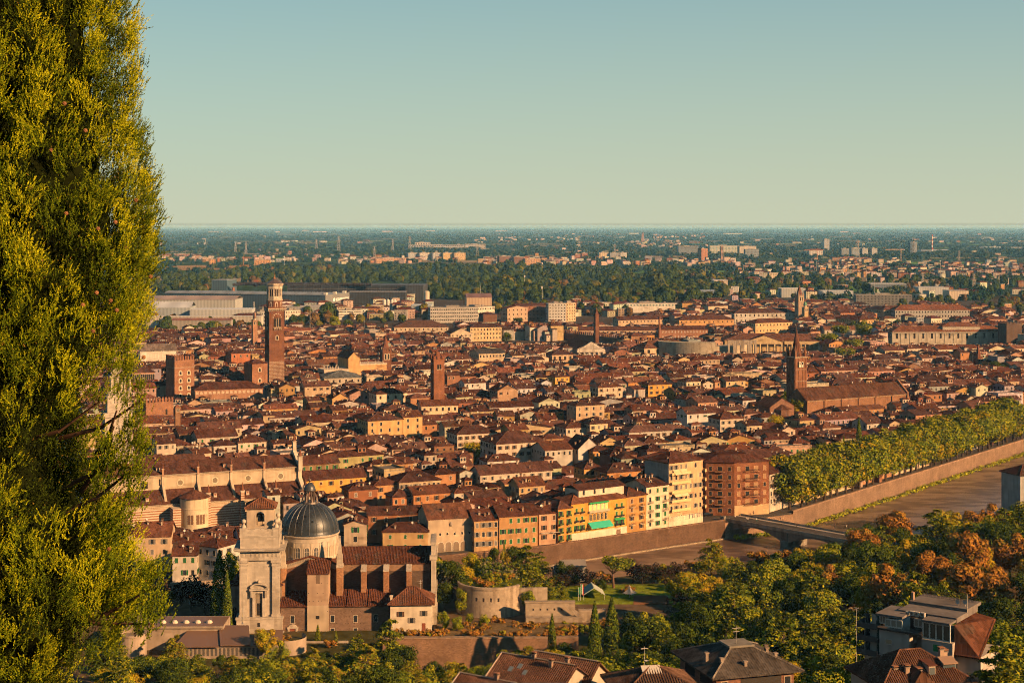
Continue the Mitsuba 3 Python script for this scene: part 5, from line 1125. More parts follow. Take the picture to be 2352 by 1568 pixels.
# orange hotel
k, hs = rf('orange_hotel', 'orange hotel with teal awning, white arched loggia and pale ground floor on the quay', 1312, 1245, 1439.5, 1158, 35, 13, (.56, .29, .06), 'hip', 3.0, 1, 1, skip=1.0, rc=(.20, .085, .05), furniture=False, cat='hotel')
hw = hs.w / 2; M_ = lambda c: MB(hs.o, 35, c); OFR = (.58, .42, .2)
m = M_((.60, .53, .41)); m.box(-hw - .05, -.1, -1, hw + .05, 0, 3.4); part(k, 'ground_floor', m, 'plaster')
m = M_((.60, .53, .41)); m.box(-hw + 6, 3, hs.h + 1, hw + 1, 12, hs.h + 4.6); part(k, 'attic_storey', m, 'plaster'); m = M_(ROOF[1]); gable_roof(m, -hw + 6, 3, hw + 1, 12, hs.h + 4.6, 1.4, .6, ROOF[1]); part(k, 'attic_roof', m, 'tiles')
for q in (-hw + 8.5, 0, 4.5): m = M_(GLASS); m.box(q - .5, 2.94, hs.h + 2.4, q + .5, 3.02, hs.h + 4.2); part(k, 'attic_window', m, 'paint')
for q in (-hw + 2.6, -hw + 5.4, hw - 5.2, hw - 2.6):
    for z in (4.3, 7.7, 11.0): m = M_(OFR); win(m, q, z, 1.1, 2.0, 'f', 0, frame=OFR, shut=GREEN_SH, open_=.2 if z > 5 else 1); m.box(q - .9, -.8, z - .2, q + .9, 0, z - .05, OFR); m.box(q - .9, -.8, z - .05, q + .9, -.75, z + .75, DARK); part(k, 'window', m, 'paint')
for i in range(5):
    q = -3.9 + i * 1.95 - .6
    m = M_((.60, .55, .33)); m.arch(q, 11.0, 14.2, 1.75, -.2, 0, (.62, .56, .40)); m.arch(q, 11.2, 13.9, 1.25, -.24, 0, (.50, .52, .22)); part(k, 'loggia_arch', m, 'paint')
    m = M_(OFR); m.arch(q, 7.4, 10.3, 1.5, -.14, 0, (.52, .40, .24)); m.arch(q, 7.5, 10.1, 1.15, -.2, 0, GLASS); m.box(q - .05, -.24, 7.5, q + .05, 0, 10, OFR); part(k, 'arched_window', m, 'paint')
m = M_((.45, .40, .28)); m.box(-5.6, -1.0, 10.6, 4.6, 0, 10.85); m.box(-5.6, -1.0, 10.85, 4.6, -.94, 11.6, (.5, .44, .3)); part(k, 'loggia_balcony', m, 'plaster')
m = M_((.05, .40, .28)); m.slab((-5.8, -2.6, 5.2), (5.2, -2.6, 5.2), (5.2, -.1, 6.9), (-5.8, -.1, 6.9), .1)
for i in range(7): x = -5.8 + i * 11 / 6; m.box(x - .04, -2.62, 4.9, x + .04, -2.55, 5.25, (.03, .28, .2))
m.box(-5.8, -2.62, 4.75, 5.2, -2.58, 5.2); part(k, 'teal_awning', m, 'paint')
m = M_((.05, .33, .12)); m.slab((hw - 6.6, -1.2, 6.6), (hw - 1.4, -1.2, 6.6), (hw - 1.4, -.1, 7.2), (hw - 6.6, -.1, 7.2), .1); m.slab((-5.4, -1.2, 14.3), (4.4, -1.2, 14.3), (4.4, -.1, 14.8), (-5.4, -.1, 14.8), .1); part(k, 'awning', m, 'paint')
for q in (-hw + 2.4, -hw + 5, -5, -2.8, -.6, 1.6, 3.8): m = M_(STONE); win(m, q, 1.1, .9, 1.3, 'f', .1, frame=STONE); part(k, 'window', m, 'paint')
m = M_((.18, .12, .08)); m.box(hw - 5.4, -.16, -.5, hw - 3.2, 0, 2.6); part(k, 'door', m, 'paint')
a, d = front(1284.8, 1251); o, w2 = (a, d + 2, 0), 11.5; kk = thing('hotel_wing', 'shaded orange side wing of the hotel with plant filled balconies, facing left', 'hotel wing')
WR = math.degrees(math.atan2(front(1312, 1245)[1] - d - 2, front(1312, 1245)[0] - a)); wl = math.hypot(front(1312, 1245)[0] - a, front(1312, 1245)[1] - d - 2)
m = MB(o, WR, (.50, .24, .06)); m.box(-.5, 0, -1, wl, 14, 13.6); part(kk, 'wall', m, 'plaster'); m = MB(o, WR, ROOF[4]); hip_roof(m, -.5, 0, wl, 14, 13.6, 2.4, .6, ROOF[4]); part(kk, 'roof', m, 'tiles')
for q in (.8, wl - 1.1):
    for z in (1.2, 4.2, 7.4, 10.6): m = MB(o, WR); win(m, q, z, 1.0, 2.0, 'f', 0, frame=OFR, shut=GREEN_SH); m.box(q - .9, -.9, z - .25, q + .9, 0, z - .1, OFR); m.box(q - .9, -.9, z - .1, q + .9, -.8, z + .6, (.05, .06, .02)); part(kk, 'window', m, 'paint')
site(o, WR, -1, 0, wl, 14)
def balconies(k, hs, qs, zs, w=2.2, rail=DARK, slab=None, dep=1.0, solid=False):
    for z in zs:
        for q in qs:
            m = MB(hs.o, hs.rot, slab or (.45, .36, .25)); m.box(q - w / 2, -dep, z - .2, q + w / 2, 0, z)
            if solid: m.box(q - w / 2, -dep, z, q + w / 2, -dep + .12, z + .95)
            else:
                m.box(q - w / 2, -dep, z + .85, q + w / 2, -dep + .06, z + .92, rail)
                for e in np.arange(q - w / 2, q + w / 2 + .01, .22): m.box(e - .02, -dep, z, e + .02, -dep + .05, z + .88, rail)
            part(k, 'balcony', m, 'paint')
k, hs = rf(RF, 'narrow brown ochre house with iron balconies between the orange hotel and the white house', 1440, 1226.5, 1484, 1141, 36, 12, (.45, .25, .09), 'hip', 2.6, 2, 4, shut=BROWN_SH); balconies(k, hs, (-hs.w * .25, hs.w * .25), (3.6, 7.2, 10.8))
k, hs = rf(RF, 'white five storey riverside house with green shutters beside the tall apricot block', 1484.5, 1219, 1536, 1118, 36, 13, (.62, .53, .38), 'gable', 2.2, 3, 5, rc=ROOF[1]); balconies(k, hs, (-hs.w * .33, hs.w * .33), (3.8, 7.6, 11.2))
k, hs = rf('apricot_apartments', 'tall apricot apartment block with awnings and curved corner balconies beside the brick block', 1536.5, 1211, 1614, 1064, 36, 15, (.55, .38, .22), 'hip', 3.2, 7, 6, shut=GREY_SH, cat='apartment block', seed=3); hw = hs.w / 2
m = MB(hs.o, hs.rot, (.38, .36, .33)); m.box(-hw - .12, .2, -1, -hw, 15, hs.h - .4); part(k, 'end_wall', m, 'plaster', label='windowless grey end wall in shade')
m = MB(hs.o, hs.rot, (.62, .54, .40)); m.box(-hw - .05, -.1, -1, hw + .05, 0, 4.2); part(k, 'ground_floor', m, 'plaster')
for j in range(5):
    z = 6.6 + j * 3.75; m = MB(hs.o, hs.rot, (.62, .43, .22)); m.box(-hw + .6, -1.3, z - .3, hw * .18, 0, z); m.box(-hw + .6, -1.3, z, hw * .18, -1.18, z + .9); m.lathe([(1.7, z - .3), (1.7, z + .9), (1.55, z + .9), (1.55, z)], hw, .2, 12, -math.pi / 2, math.pi / 2); part(k, 'balcony', m, 'paint')
for z in (12.6, 21.6):
    for q in (-hw + 2.0, -hw + 5.8): m = MB(hs.o, hs.rot, (.62, .46, .27)); m.slab((q, -2.0, z), (q + 3.6, -2.0, z), (q + 3.6, -.1, z + 1.9), (q, -.1, z + 1.9), .08); part(k, 'awning', m, 'paint')
# brick apartment block on the bridge corner
bk = thing('brick_apartments', 'dark orange brick apartment block with pale ground floor on the bridge corner', 'apartment block')
P0, P1, P2 = np.array(front(1621, 1182)), np.array(front(1686.6, 1184)), np.array(front(1766, 1179)); BH = 22.6
back = np.array([-5, 14.0]); m = MB(col=(.235, .10, .055)); fp_ = [P0, P1, P2, P2 + back, P0 + back]; m.prism(fp_, -1, BH); part(bk, 'wall', m, 'brickwork')
m = MB(col=(.52, .36, .20)); off = np.array([.05, -.12]); m.prism([P1 + off, P2 + off, P2 + [0, .4], P1 + [0, .4]], -1, 4.4); part(bk, 'ground_floor', m, 'plaster')
m = MB(col=ROOF[0]); c_ = np.mean(fp_, 0)
ex = [c_ + (p - c_) * 1.07 for p in fp_]; rr_ = [c_ + (p - c_) * .45 for p in fp_]
m.prism(ex, BH, BH + .3); n = 5; v = [(*p, BH + .3) for p in ex] + [(*p, BH + 3.0) for p in rr_]; m.add(v, [[i, (i + 1) % n, (i + 1) % n + n, i + n] for i in range(n)]); m.prism(rr_, BH + 2.6, BH + 3.0); part(bk, 'roof', m, 'tiles')
for A, Bq, nc in ((P0, P1, 3), (P1, P2, 4)):
    L = np.linalg.norm(Bq - A); r_ = math.degrees(math.atan2(*(Bq - A)[::-1])); o = (*A, 0)
    for j in range(6):
        for i in range(nc):
            q = (i + .5) * L / nc; z = 1.3 + j * 3.55; m = MB(o, r_)
            big = (i == 1) if nc == 3 else i in (1, 2)
            win(m, q, z, 1.8 if big else 1.2, 1.8, 'f', 0 if not (j == 0 and nc == 4) else .12, frame=(.40, .24, .13), glass=(.30, .19, .11) if (nc == 4 and (i + j) % 3) else GLASS); part(bk, 'window', m, 'paint')
    class hh: pass
    hh.o, hh.rot = o, r_; balconies(bk, hh, [L * .5], [4.6 + 3.55 * j for j in range(5)], L * .36 if nc == 3 else L * .42, dep=1.2, slab=(.35, .18, .1))
SITES.append(Polygon(fp_).buffer(1)); view(1621, 1766, 1182, 672)
# pale houses behind the plane trees
a, d = X(1767, 681), 681.0
for i, (w_, col, lab) in enumerate(((24, (.52, .45, .36), 'pale grey house with small balconies at the near end of the plane trees'), (30, (.48, .34, .2), 'ochre long house half hidden behind the plane trees'), (34, (.55, .44, .3), 'cream long house hidden behind the middle plane trees'), (40, (.42, .22, .12), 'brick coloured long house behind the far plane trees'), (45, (.54, .42, .28), 'cream roofed row behind the last plane trees'))):
    c, s_ = math.cos(math.radians(52)), math.sin(math.radians(52)); o = (a + c * w_ / 2, d + s_ * w_ / 2, 0)
    hs = House(o, 52, w_ - .4, 14, 16.5 - i * .6, 'gable', 3.4, ('', col), ROOF[i], seed=70 + i, near=True, cols=int(w_ / 3), rows=4, skip=.02); hs.register(); hs.emit('avenue_house', lab); a += c * w_; d += s_ * w_
# houses on the far bank at the left, between the cypress and the white tower
rf(RF, 'cream gabled house with blind arches beside the big cypress, in front of the striped cathedral', 308, 1311, 391, 1232, 6, 16, (.52, .38, .25), 'gable', 3.6, 3, 3, shut=GREY_SH, rc=(.19, .08, .048))
rf(RF, 'white two storey house with brown roof above the small garden wall', 396, 1338, 452, 1274, 4, 10, (.55, .50, .42), 'gable', 3.0, 3, 2)
rf(RF, 'shaded blue-white house with dark arches left of the white bell tower', 453, 1330, 500, 1252, -30, 12, (.50, .48, .44), 'hip', 2.6, 3, 3, shut=(.05, .06, .06))
rf(RF, 'long low brown roofed house below the round chapel of the cathedral', 392, 1302, 533, 1246, 12, 9, (.5, .4, .28), 'gable', 2.6, 4, 1, shut=None)

# ---------------------------------------------------------------- houses of the old town picked out one by one
YEL = ('', (.60, .36, .09)); CRE, OCH, TER, WHI, BEI = WALLS[0], WALLS[2], WALLS[5], WALLS[6], WALLS[4]
for i, (x0, x1, ev, h, dep, rf_, rise, wl, cols, rows, lab, vy) in enumerate((
    (702, 841, 1103, 13, 12, 'gable', 3.0, YEL, 6, 1, 'long bright yellow ochre house just right of the cathedral facade', 1128),
    (801, 867, 1127, 12, 10, 'hip', 2.4, ('', (.28, .12, .065)), 2, 1, 'dark red house with two wide glazed windows behind the grey dome', 1146),
    (860, 916, 1115, 13, 11, 'hip', 2.4, ('', (.50, .28, .13)), 2, 2, 'ochre square house with pyramid roof left of the arched loggia house', 1160),
    (917, 1012, 1108, 14, 14, 'hip', 3.2, ('', (.44, .34, .22)), 9, 1, 'beige loggia house with a row of arched openings under its roof', 1126),
    (902, 949, 1142, 11, 9, 'hip', 2.2, ('', (.42, .18, .08)), 3, 1, 'small orange brick pavilion with pyramid roof below the beige loggia house', 1165),
    (950, 1034, 1136, 12, 12, 'gable', 2.4, ('', (.42, .20, .09)), 4, 1, 'terracotta house with flat side right of the orange brick pavilion', 1165),
    (453, 545, 1005, 13, 14, 'gable', 3.2, BEI, 4, 1, 'beige house with one green window above the cathedral roof', 1018),
    (491, 547, 1024, 12, 11, 'hip', 2.2, ('', (.46, .43, .37)), 3, 1, 'pale grey house with balustrade behind the cathedral roof ridge', 1040),
    (547, 612, 1017, 13, 12, 'hip', 2.6, CRE, 4, 1, 'cream house with four brown shuttered windows above the cathedral roof', 1035),
    (360, 404, 1019, 14, 12, 'gable', 3.4, CRE, 3, 1, 'cream house with green shutters beside the cypress branch', 1045),
    (1140, 1255, 1020, 17, 20, 'hip', 4.4, CRE, 7, 2, 'large cream palazzo with wide hipped roof in the middle of the old town', 1056),
    (1252, 1315, 1034, 15, 16, 'gable', 3, ('', (.44, .41, .36)), 5, 1, 'grey white house with a cornice right of the large cream palazzo', 1060),
    (1328, 1378, 1030, 15, 14, 'gabley', 5, WHI, 1, 1, 'white gable wall glowing in the sun above the riverside roofs', 1050),
    (1362, 1402, 1036, 14, 12, 'hip', 2, ('', (.46, .24, .09)), 2, 1, 'plain orange house right of the white gable wall', 1070),
    (1300, 1354, 983, 16, 14, 'hip', 2.6, CRE, 4, 1, 'cream house with paired windows left of the three arched loggia', 1000),
    (1355, 1396, 974, 18, 13, 'hip', 2.6, ('', (.60, .47, .29)), 3, 1, 'cream loggia house with three tall arches under the eaves', 1000),
    (845, 925, 967, 18, 18, 'hip', 3.4, ('', (.56, .35, .16)), 4, 2, 'big orange palazzo with pyramid turret left of the town centre', 1000),
    (926, 970, 958, 19, 16, 'gable', 2.6, ('', (.56, .36, .17)), 2, 2, 'taller end of the big orange palazzo', 1000),
    (1120, 1192, 1060, 13, 10, 'hip', 2.2, WHI, 5, 1, 'white attic house with arched dormers below the large cream palazzo', 1073),
    (1050, 1139, 998, 15, 14, 'hip', 3.4, CRE, 6, 2, 'cream palazzo with small balconies left of the large cream palazzo', 1030),
    (1342, 1382, 1077, 12, 11, 'hip', 2.8, ('', (.54, .29, .09)), 3, 1, 'orange house with three windows behind the narrow white riverside house', 1095),
    (1395, 1477, 1086, 12, 13, 'hip', 3.0, ('', (.44, .22, .09)), 4, 1, 'wide burnt orange house left of the tall apricot block', 1098),
    (1103, 1268, 1090, 12, 12, 'gable', 3.2, CRE, 9, 1, 'very long cream house under one dark roof above the riverside row', 1100),
    (1192, 1252, 1117, 11, 11, 'gable', 3, ('', (.48, .33, .17)), 4, 1, 'ochre house with green shutters below the long cream house', 1132),
    (1275, 1308, 866, 16, 11, 'hip', 2, YEL, 3, 1, 'small bright yellow house in the middle of the roofs', 882),
    (1489, 1543, 884, 17, 14, 'hip', 2.6, ('', (.56, .31, .08)), 4, 2, 'tall orange house with eight windows left of the needle-spired tower', 912),
    (1143, 1189, 897, 15, 14, 'gabley', 3.6, ('', (.38, .25, .16)), 3, 1, 'tan gabled house right of the cream palazzo below the slim tower', 920),
    (1323, 1388, 932, 20, 12, 'hip', 2.2, ('', (.50, .36, .23)), 4, 2, 'tall cream tower house with pilasters left of the white cottage roofs', 965),
    (1578, 1644, 950, 15, 12, 'gable', 3, WHI, 4, 1, 'white house with sunlit end in front of the brick church trees', 975),
    (1374, 1430, 890, 16, 12, 'hip', 2.6, ('', (.52, .44, .33)), 4, 2, 'pale beige house with tall windows left of the tall orange house', 912),
    (1067, 1116, 880, 15, 10, 'gable', 2.2, WHI, 4, 1, 'white house with arched windows right of the slim brick tower', 895),
    (1027, 1056, 862, 16, 11, 'gable', 2.4, TER, 3, 1, 'terracotta house with arched windows just right of the slim brick tower', 880),
    (1654, 1710, 963, 14, 13, 'hip', 3, CRE, 4, 2, 'cream house with six small windows left of the yellow church trees', 995),
    (1668, 1712, 875, 16, 10, 'gable', 2.6, ('', (.56, .42, .24)), 3, 1, 'cream house with a green roof terrace left of the needle-spired tower', 890),
    (700, 760, 888, 15, 12, 'gable', 2.8, ('', (.44, .33, .22)), 4, 1, 'beige house below the orange gabled church', 905),
    (763, 800, 915, 15, 12, 'gabley', 3, ('', (.50, .30, .13)), 2, 1, 'ochre gabled house right of the tallest tower foot', 930),
)):
    o, w = spot(x0, x1, ev, h); r_ = TH
    hs = House(o, r_, w, dep, h, rf_, rise, wl, ROOF[i % 6], seed=200 + i, near=rows > 1, cols=cols, rows=rows, skip=.02, loggia=False)
    hs.register(); view(x0, x1, vy, o[1]); hs.emit('town_house', lab)

# ---------------------------------------------------------------- the mass of houses: street rows on the old grid
TREE_SPOTS = [(1810, 960, 12, 15), (1780, 965, 10, 13), (1840, 975, 11, 14), (1120, 1065, 8, 10), (1085, 1075, 9, 11), (1040, 1050, 8, 9), (560, 1040, 6, 7), (1900, 820, 16, 19), (1935, 800, 18, 20), (1960, 830, 15, 17), (1940, 850, 14, 16), (1925, 880, 12, 14),
              (1985, 780, 15, 20), (1020, 830, 11, 12), (690, 965, 6, 7), (1165, 795, 10, 12), (770, 760, 14, 16), (800, 765, 12, 14), (1190, 760, 12, 14), (1780, 1005, 9, 11), (2290, 870, 10, 12), (2105, 890, 8, 9), (1490, 1010, 6, 7), (940, 850, 9, 10)]
tree_ground = [gp(x, y, 0) for x, y, *_ in TREE_SPOTS]
taken = unary_union([p for p in SITES] + [RIVER.buffer(6)] + [Point(*p[:2]).buffer(5) for p in tree_ground])
lim = [LineString(offset(QUAY[:7], 12)), LineString(offset(QUAY[6:], 38))]
town = Polygon(list(map(tuple, offset(QUAY[1:7], 15))) + list(map(tuple, offset(QUAY[6:11], 38))) + [(420, 1120), (640, 1900), (640, 2350), (260, 2300), (120, 1850), (-40, 1800), (-420, 1720), (-420, 700)])
town = town.buffer(0).difference(taken.buffer(.6))
ptown = prep(town)
free = []
c_, s_ = math.cos(math.radians(TH)), math.sin(math.radians(TH))
b = 380.0; row = 0
while b < 2500:
    depth = rnd.uniform(9.5, 14.5); a = -700.0
    while a < 1500:
        w = rnd.choice([7, 8, 9, 10, 11, 12, 14, 16, 19, 23, 29]) * rnd.uniform(.9, 1.15)
        x, d = a * c_ - b * s_, a * s_ + b * c_
        if d > 520 and abs(x) < .335 * d + 12 and PX(x, d) > 200:
            tw = 9 * (meshkit.noise(np.array([x / 130.0, d / 130.0, 4.0])) - .5) * 2 + rnd.uniform(-1.5, 1.5)
            rot = TH + float(tw) + (90 if rnd.random() < .14 else 0)
            ww, ll = (w, depth) if abs(rot - TH) < 45 else (depth, min(w, 14))
            free.append((x, d, rot, ww, ll))
        a += w + (0.0 if rnd.random() < .72 else rnd.uniform(1.5, 6))
    b += depth + rnd.choice([.3, .3, 2.2, 4.5, 6.0]); row += 1
houses = []
placed = []
for i, (x, d, rot, w, l) in enumerate(sorted(free, key=lambda q: q[1])):
    r = random.Random(i * 31 + 7); sh = 0
    while True:
        cc, sn = math.cos(math.radians(rot)), math.sin(math.radians(rot))
        fpn = Polygon([(x + u * cc - v_ * sn, d + u * sn + v_ * cc) for u, v_ in ((-w / 2, 0), (w / 2, 0), (w / 2, l), (-w / 2, l))])
        if ptown.contains(fpn): break
        w, l, sh = w * .72, l * .8, sh + 1
        if sh > 2 or w < 5: fpn = None; break
    if fpn is None: continue
    if d > 1780 and r.random() < .45: continue
    hn = float(meshkit.noise(np.array([x / 90.0, d / 90.0, 1.0])))
    h = 8.0 + 7.5 * hn + r.uniform(-3.0, 3.6); rise = min(w, l) / 2 * r.uniform(.34, .5)
    kind = r.choices(['gable', 'hip', 'gabley', 'flat'], [.50, .29, .13, .08])[0]
    if min(w, l) < 6: kind = 'gable'
    px0, px1 = PX(x - w / 2, d), PX(x + w / 2, d)
    ok = True
    for (vx0, vx1, vy, vd) in VIEWS:
        if d < vd - 2 and px1 > vx0 - 2 and px0 < vx1 + 2:
            zmax = H - (vy - YH) * (d + l * .5) / F
            if zmax < h + rise:
                h = zmax - rise
                if h < 4.5: ok = False; break
    if not ok: continue
    houses.append((i, x, d, rot, w, l, h, rise, kind, r.choice(range(len(WALLS))), r.randrange(6)))

LANDMARK = [('the grey church dome', 715, 1160), ('the white riverside bell tower', 590, 1250), ('the striped cathedral', 480, 1110), ('the tallest brick tower', 630, 790), ('the broad crenellated tower', 415, 870), ('the slim brick tower', 1007, 860),
            ('the orange gabled church', 822, 830), ('the needle-spired tower', 1830, 850), ('the long brick nave', 1990, 905), ('the temple-fronted church', 1360, 795), ('the arena wall', 1600, 800), ('the long pale palace', 2180, 770), ('the columned town hall', 1790, 780),
            ('the orange hotel', 1380, 1180), ('the tall apricot block', 1575, 1110), ('the brick block by the bridge', 1700, 1110), ('the plane tree avenue', 2050, 1060), ('the avenue cypresses', 1950, 990), ('the bright cream palazzo', 1010, 935), ('the large cream palazzo', 1200, 1035),
            ('the tall orange house', 1515, 895), ('the yellow ochre house', 770, 1112), ('the crenellated castle wall', 1250, 765), ('the pinnacled steeple', 2255, 815)]
def nth(j):
    if j < len(ORD): return ORD[j]
    return ['twenty', 'thirty', 'forty', 'fifty', 'sixty'][(j + 1) // 10 - 2] + '-' + ['zeroth', 'first', 'second', 'third', 'fourth', 'fifth', 'sixth', 'seventh', 'eighth', 'ninth'][(j + 1) % 10]
ORD = ['nearest', 'second', 'third', 'fourth', 'fifth', 'sixth', 'seventh', 'eighth', 'ninth', 'tenth', 'eleventh', 'twelfth', 'thirteenth', 'fourteenth', 'fifteenth', 'sixteenth', 'seventeenth', 'eighteenth', 'nineteenth', 'twentieth']
ROOFWORD = {'gable': 'long-ridged', 'gabley': 'gable-fronted', 'hip': 'hip-roofed', 'flat': 'flat-roofed'}
AUTO = []                                             # (key, description, picture column, row): labelled at the end by what stands nearest
def apparent(q): i, x, d, rot, w, l, h, rise, *_ = q; return (w * (l * (H - h) / d + rise + 3)) / d / d if .322 * d > abs(x) and PX(x, d) > 335 else 0
houses.sort(key=apparent, reverse=True)
bag, said = {}, {}
for n, (i, x, d, rot, w, l, h, rise, kind, wi, ri) in enumerate(houses):
    named = n < 258
    if d < 560 and PX(x, d) < 560: continue
    dt = 1 if d < 1500 else 0
    rv = random.Random(i); wc = tuple(min(.7, c * rv.uniform(.82, 1.1)) for c in WALLS[wi][1])
    PLAIN_WIN = not named
    hs = House((x, d, 0), rot, w, l, h, kind, rise, (WALLS[wi][0], wc), (lambda t_, u_: tuple(min(.3, c * t_ * v_) for c, v_ in zip(ROOF[ri], u_)))(rv.choice([.7, .85, 1, 1.1, 1.3, 1.6]), rv.choice([(1, 1, 1), (1.05, .95, .9), (.95, 1.06, 1.12)])), seed=i, near=d < 760, detail=dt, base=0)
    if not named: hs.pour(bag); continue
    px, py = PX(x, d), PY(h, d)
    nm, lx, ly = min(LANDMARK, key=lambda q: (q[1] - px) ** 2 + 4 * (q[2] - py) ** 2)
    rel = ('left of' if px < lx else 'right of') if abs(px - lx) > 2 * abs(py - ly) else ('behind' if py < ly else 'in front of')
    ft = (' with ' + hs.feat[0]) if hs.feat else ''
    said.setdefault((hs.wallname, kind, ft, rel, nm), []).append((math.hypot(px - lx, 2 * (py - ly)), hs))
PLAIN_WIN = False
for (wn, kind, ft, rel, nm), lst in said.items():
    for j, (_, hs) in enumerate(sorted(lst, key=lambda q: q[0])):
        lab = f'{wn} {ROOFWORD[kind]} town house{ft}, {rel} {nm}' if len(lst) == 1 else f'{nth(j)} {wn} {ROOFWORD[kind]} town house{ft}, {rel} {nm}'
        hs.emit('town_house', lab, 'house', 'houses of the old town')
for i, (n_, mm) in enumerate(bag.items()):
    k = f'far_town_houses__{i + 1:03d}'; put(k, mm, n_)
labels['far_town_houses'] = {'label': 'mass of smaller tiled houses filling the old town behind the nearer ones', 'category': 'houses', 'kind': 'stuff'}
# ---------------------------------------------------------------- steelworks and sheds beyond the town
k = thing('steelworks_shed', 'very long blue grey steel shed with a lit grey end wall carrying white lettering', 'factory shed')
o = (X(746.5, 2300), 2300, 0); m = MB(o, -18, (.055, .085, .115)); m.box(-265, 0, 0, 0, 86, 21.5); part(k, 'wall', m, 'sheet')
m = MB(o, -18, (.20, .22, .23)); m.lathe([(3, 0), (3, .1)], 0, 0, 4); m.v, m.f, m.uv, m.n = [], [], [], 0
m.extr([(-265, 21.5), (.4, 21.5), (.4, 22.3), (-265, 22.3)], -.8, 86.4); m.slab((-265, -.8, 22.4), (0, -.8, 22.4), (0, 12, 25.0), (-265, 12, 25.0), .4); part(k, 'roof', m, 'sheet')
ew = MB(o, -18, (.19, .195, .19)); ew.box(0, -.4, 0, .8, 86, 21.8); part(k, 'end_wall', ew, 'sheet', label='sunlit grey end wall with white lettering')
tm = meshkit.text_mesh('ACCIAIERIE DI VERONA', 3.4, .3, True); tv = np.array(tm.vertices); sc_ = 46 / tv[:, 0].max()
m = MB(o, -18, (.8, .8, .78)); m.add(np.c_[.85 + tv[:, 2], 36 + tv[:, 0] * sc_, 12 + tv[:, 1] * 1.15], tm.faces); part(k, 'lettering', m, 'paint', label='white capital lettering on the grey end wall')
m = MB(o, -18, (.8, .8, .78)); m.box(.85, 27, 11.6, 1.1, 29.4, 16.4); m.box(.85, 30.0, 11.6, 1.1, 33, 16.4); stuffpart(k, 'emblem', m, 'paint')
for q in (3, 36, 70): m = MB(o, -18, (.6, .56, .48)); m.box(-4, q, 22.3, .5, q + 5, 25.5); part(k, 'roof_vent', m, 'sheet')
for q in range(5): m = MB(o, -18, (.42, .40, .36)); m.box(-230 + q * 38, -.3, 0, -227.5 + q * 38, -.05, 11); part(k, 'door', m, 'paint')
def shed(name, label, x0, x1, ytop, d, depth, col, rcol, rot=0, rise=2.5, roof='gable', base=0):
    kk = thing(name, label, 'factory building'); w = X(x1, d) - X(x0, d); o = (X(x0, d), d, 0); h = Z(ytop, d)
    m = MB(o, rot, col); m.box(0, 0, base, w, depth, h); part(kk, 'wall', m, 'sheet')
    m = MB(o, rot, rcol)
    if roof == 'gable': gable_roof(m, 0, 0, w, depth, h, rise, .6, rcol)
    else: m.box(-.4, -.4, h, w + .4, depth + .4, h + .7)
    part(kk, 'roof', m, 'sheet'); return kk, o, w, h
BLK = (.028, .028, .030)
k, o, w, h = shed('furnace_hall', 'long black rolling mill hall with roof walkways behind the blue grey shed', 660, 931, 655, 2600, 60, BLK, (.06, .055, .05), 0, 4, 'flat')
for z in (h * .45, h * .75): m = MB(o, 0, (.10, .09, .08)); m.box(0, -1.2, z, w, 0, z + 1.0); part(k, 'walkway', m, 'sheet')
for i in range(14): m = MB(o, 0, (.055, .05, .047)); m.box(w * i / 14, -.9, 0, w * i / 14 + 1.2, 0, h); part(k, 'column', m, 'sheet')
shed('furnace_block', 'tall dark grey block closing the right end of the black mill hall', 931, 972, 655, 2560, 60, (.045, .045, .045), (.07, .065, .06), -4, 1, 'flat')
shed('lower_hall', 'lower black hall with pale roof edge in front of the black mill hall', 800, 931, 671, 2450, 40, (.035, .037, .04), (.15, .13, .11), 0, 2, 'flat')
k = thing('steel_silo', 'white round silo at the right end of the steelworks', 'silo'); m = MB(col=(.55, .47, .36)); m.lathe([(4.4, 0), (4.4, Z(670, 2520)), (3, Z(668, 2520)), (0, Z(668, 2520))], X(980, 2520), 2520, 16); part(k, 'tank', m, 'sheet')
shed('blue_boiler_house', 'blue grey boxy boiler house standing alone above the long shed', 486, 524, 643, 2650, 40, (.07, .115, .15), (.22, .23, .22), -14, 1, 'flat')
k = thing('flue_duct', 'fat dark flue pipe running from the boiler house to the mill hall', 'pipe'); m = MB(col=(.05, .042, .038)); zc = Z(651, 2640)
m.tube((X(535, 2640), 2640, zc - 2), (X(560, 2640), 2640, zc), 2.6, n=10); m.tube((X(560, 2640), 2640, zc), (X(860, 2640), 2590, zc), 2.8, n=10); part(k, 'pipe', m, 'sheet')
m = MB(col=(.06, .05, .045))
for i in range(24): q = i / 23; m.tube((X(562 + 296 * q, 2640), 2640 - 50 * q - 1, zc), (X(563.2 + 296 * q, 2640), 2640 - 50 * q - 1, zc), 3.1, n=10)
part(k, 'flanges', m, 'sheet'); labels[[q for q in scene if q.startswith(k + '__flanges')][0]] = {'kind': 'stuff'}
m = MB(col=(.25, .09, .04)); m.lathe([(7, 0), (3, 14), (2, 20)], X(536, 2640), 2640, 8); m.cbox(X(588, 2640), 2640, zc - 5, 7, 6, 11); part(k, 'rusty_funnel', m, 'sheet', label='rust orange funnel and clamp on the pipe')
for i, px in enumerate((883, 891.5, 900.5, 907)):
    k = thing('white_tank', ('first', 'second', 'third', 'fourth')[i] + ' from the left of four white upright tanks before the black hall', 'tank', 'white tanks at the steelworks'); m = MB(col=(.62, .58, .5)); d = 2250; m.lathe([(2.4, 0), (2.4, Z(690, d)), (1.2, Z(687, d)), (0, Z(686.5, d))], X(px, d), d, 12); part(k, 'body', m, 'sheet')
shed('brown_roof_warehouse', 'wide warehouse with faded brown roof at the left below the long blue shed', 330, 540, 688, 2120, 60, (.34, .35, .34), (.30, .22, .17), 0, 4)
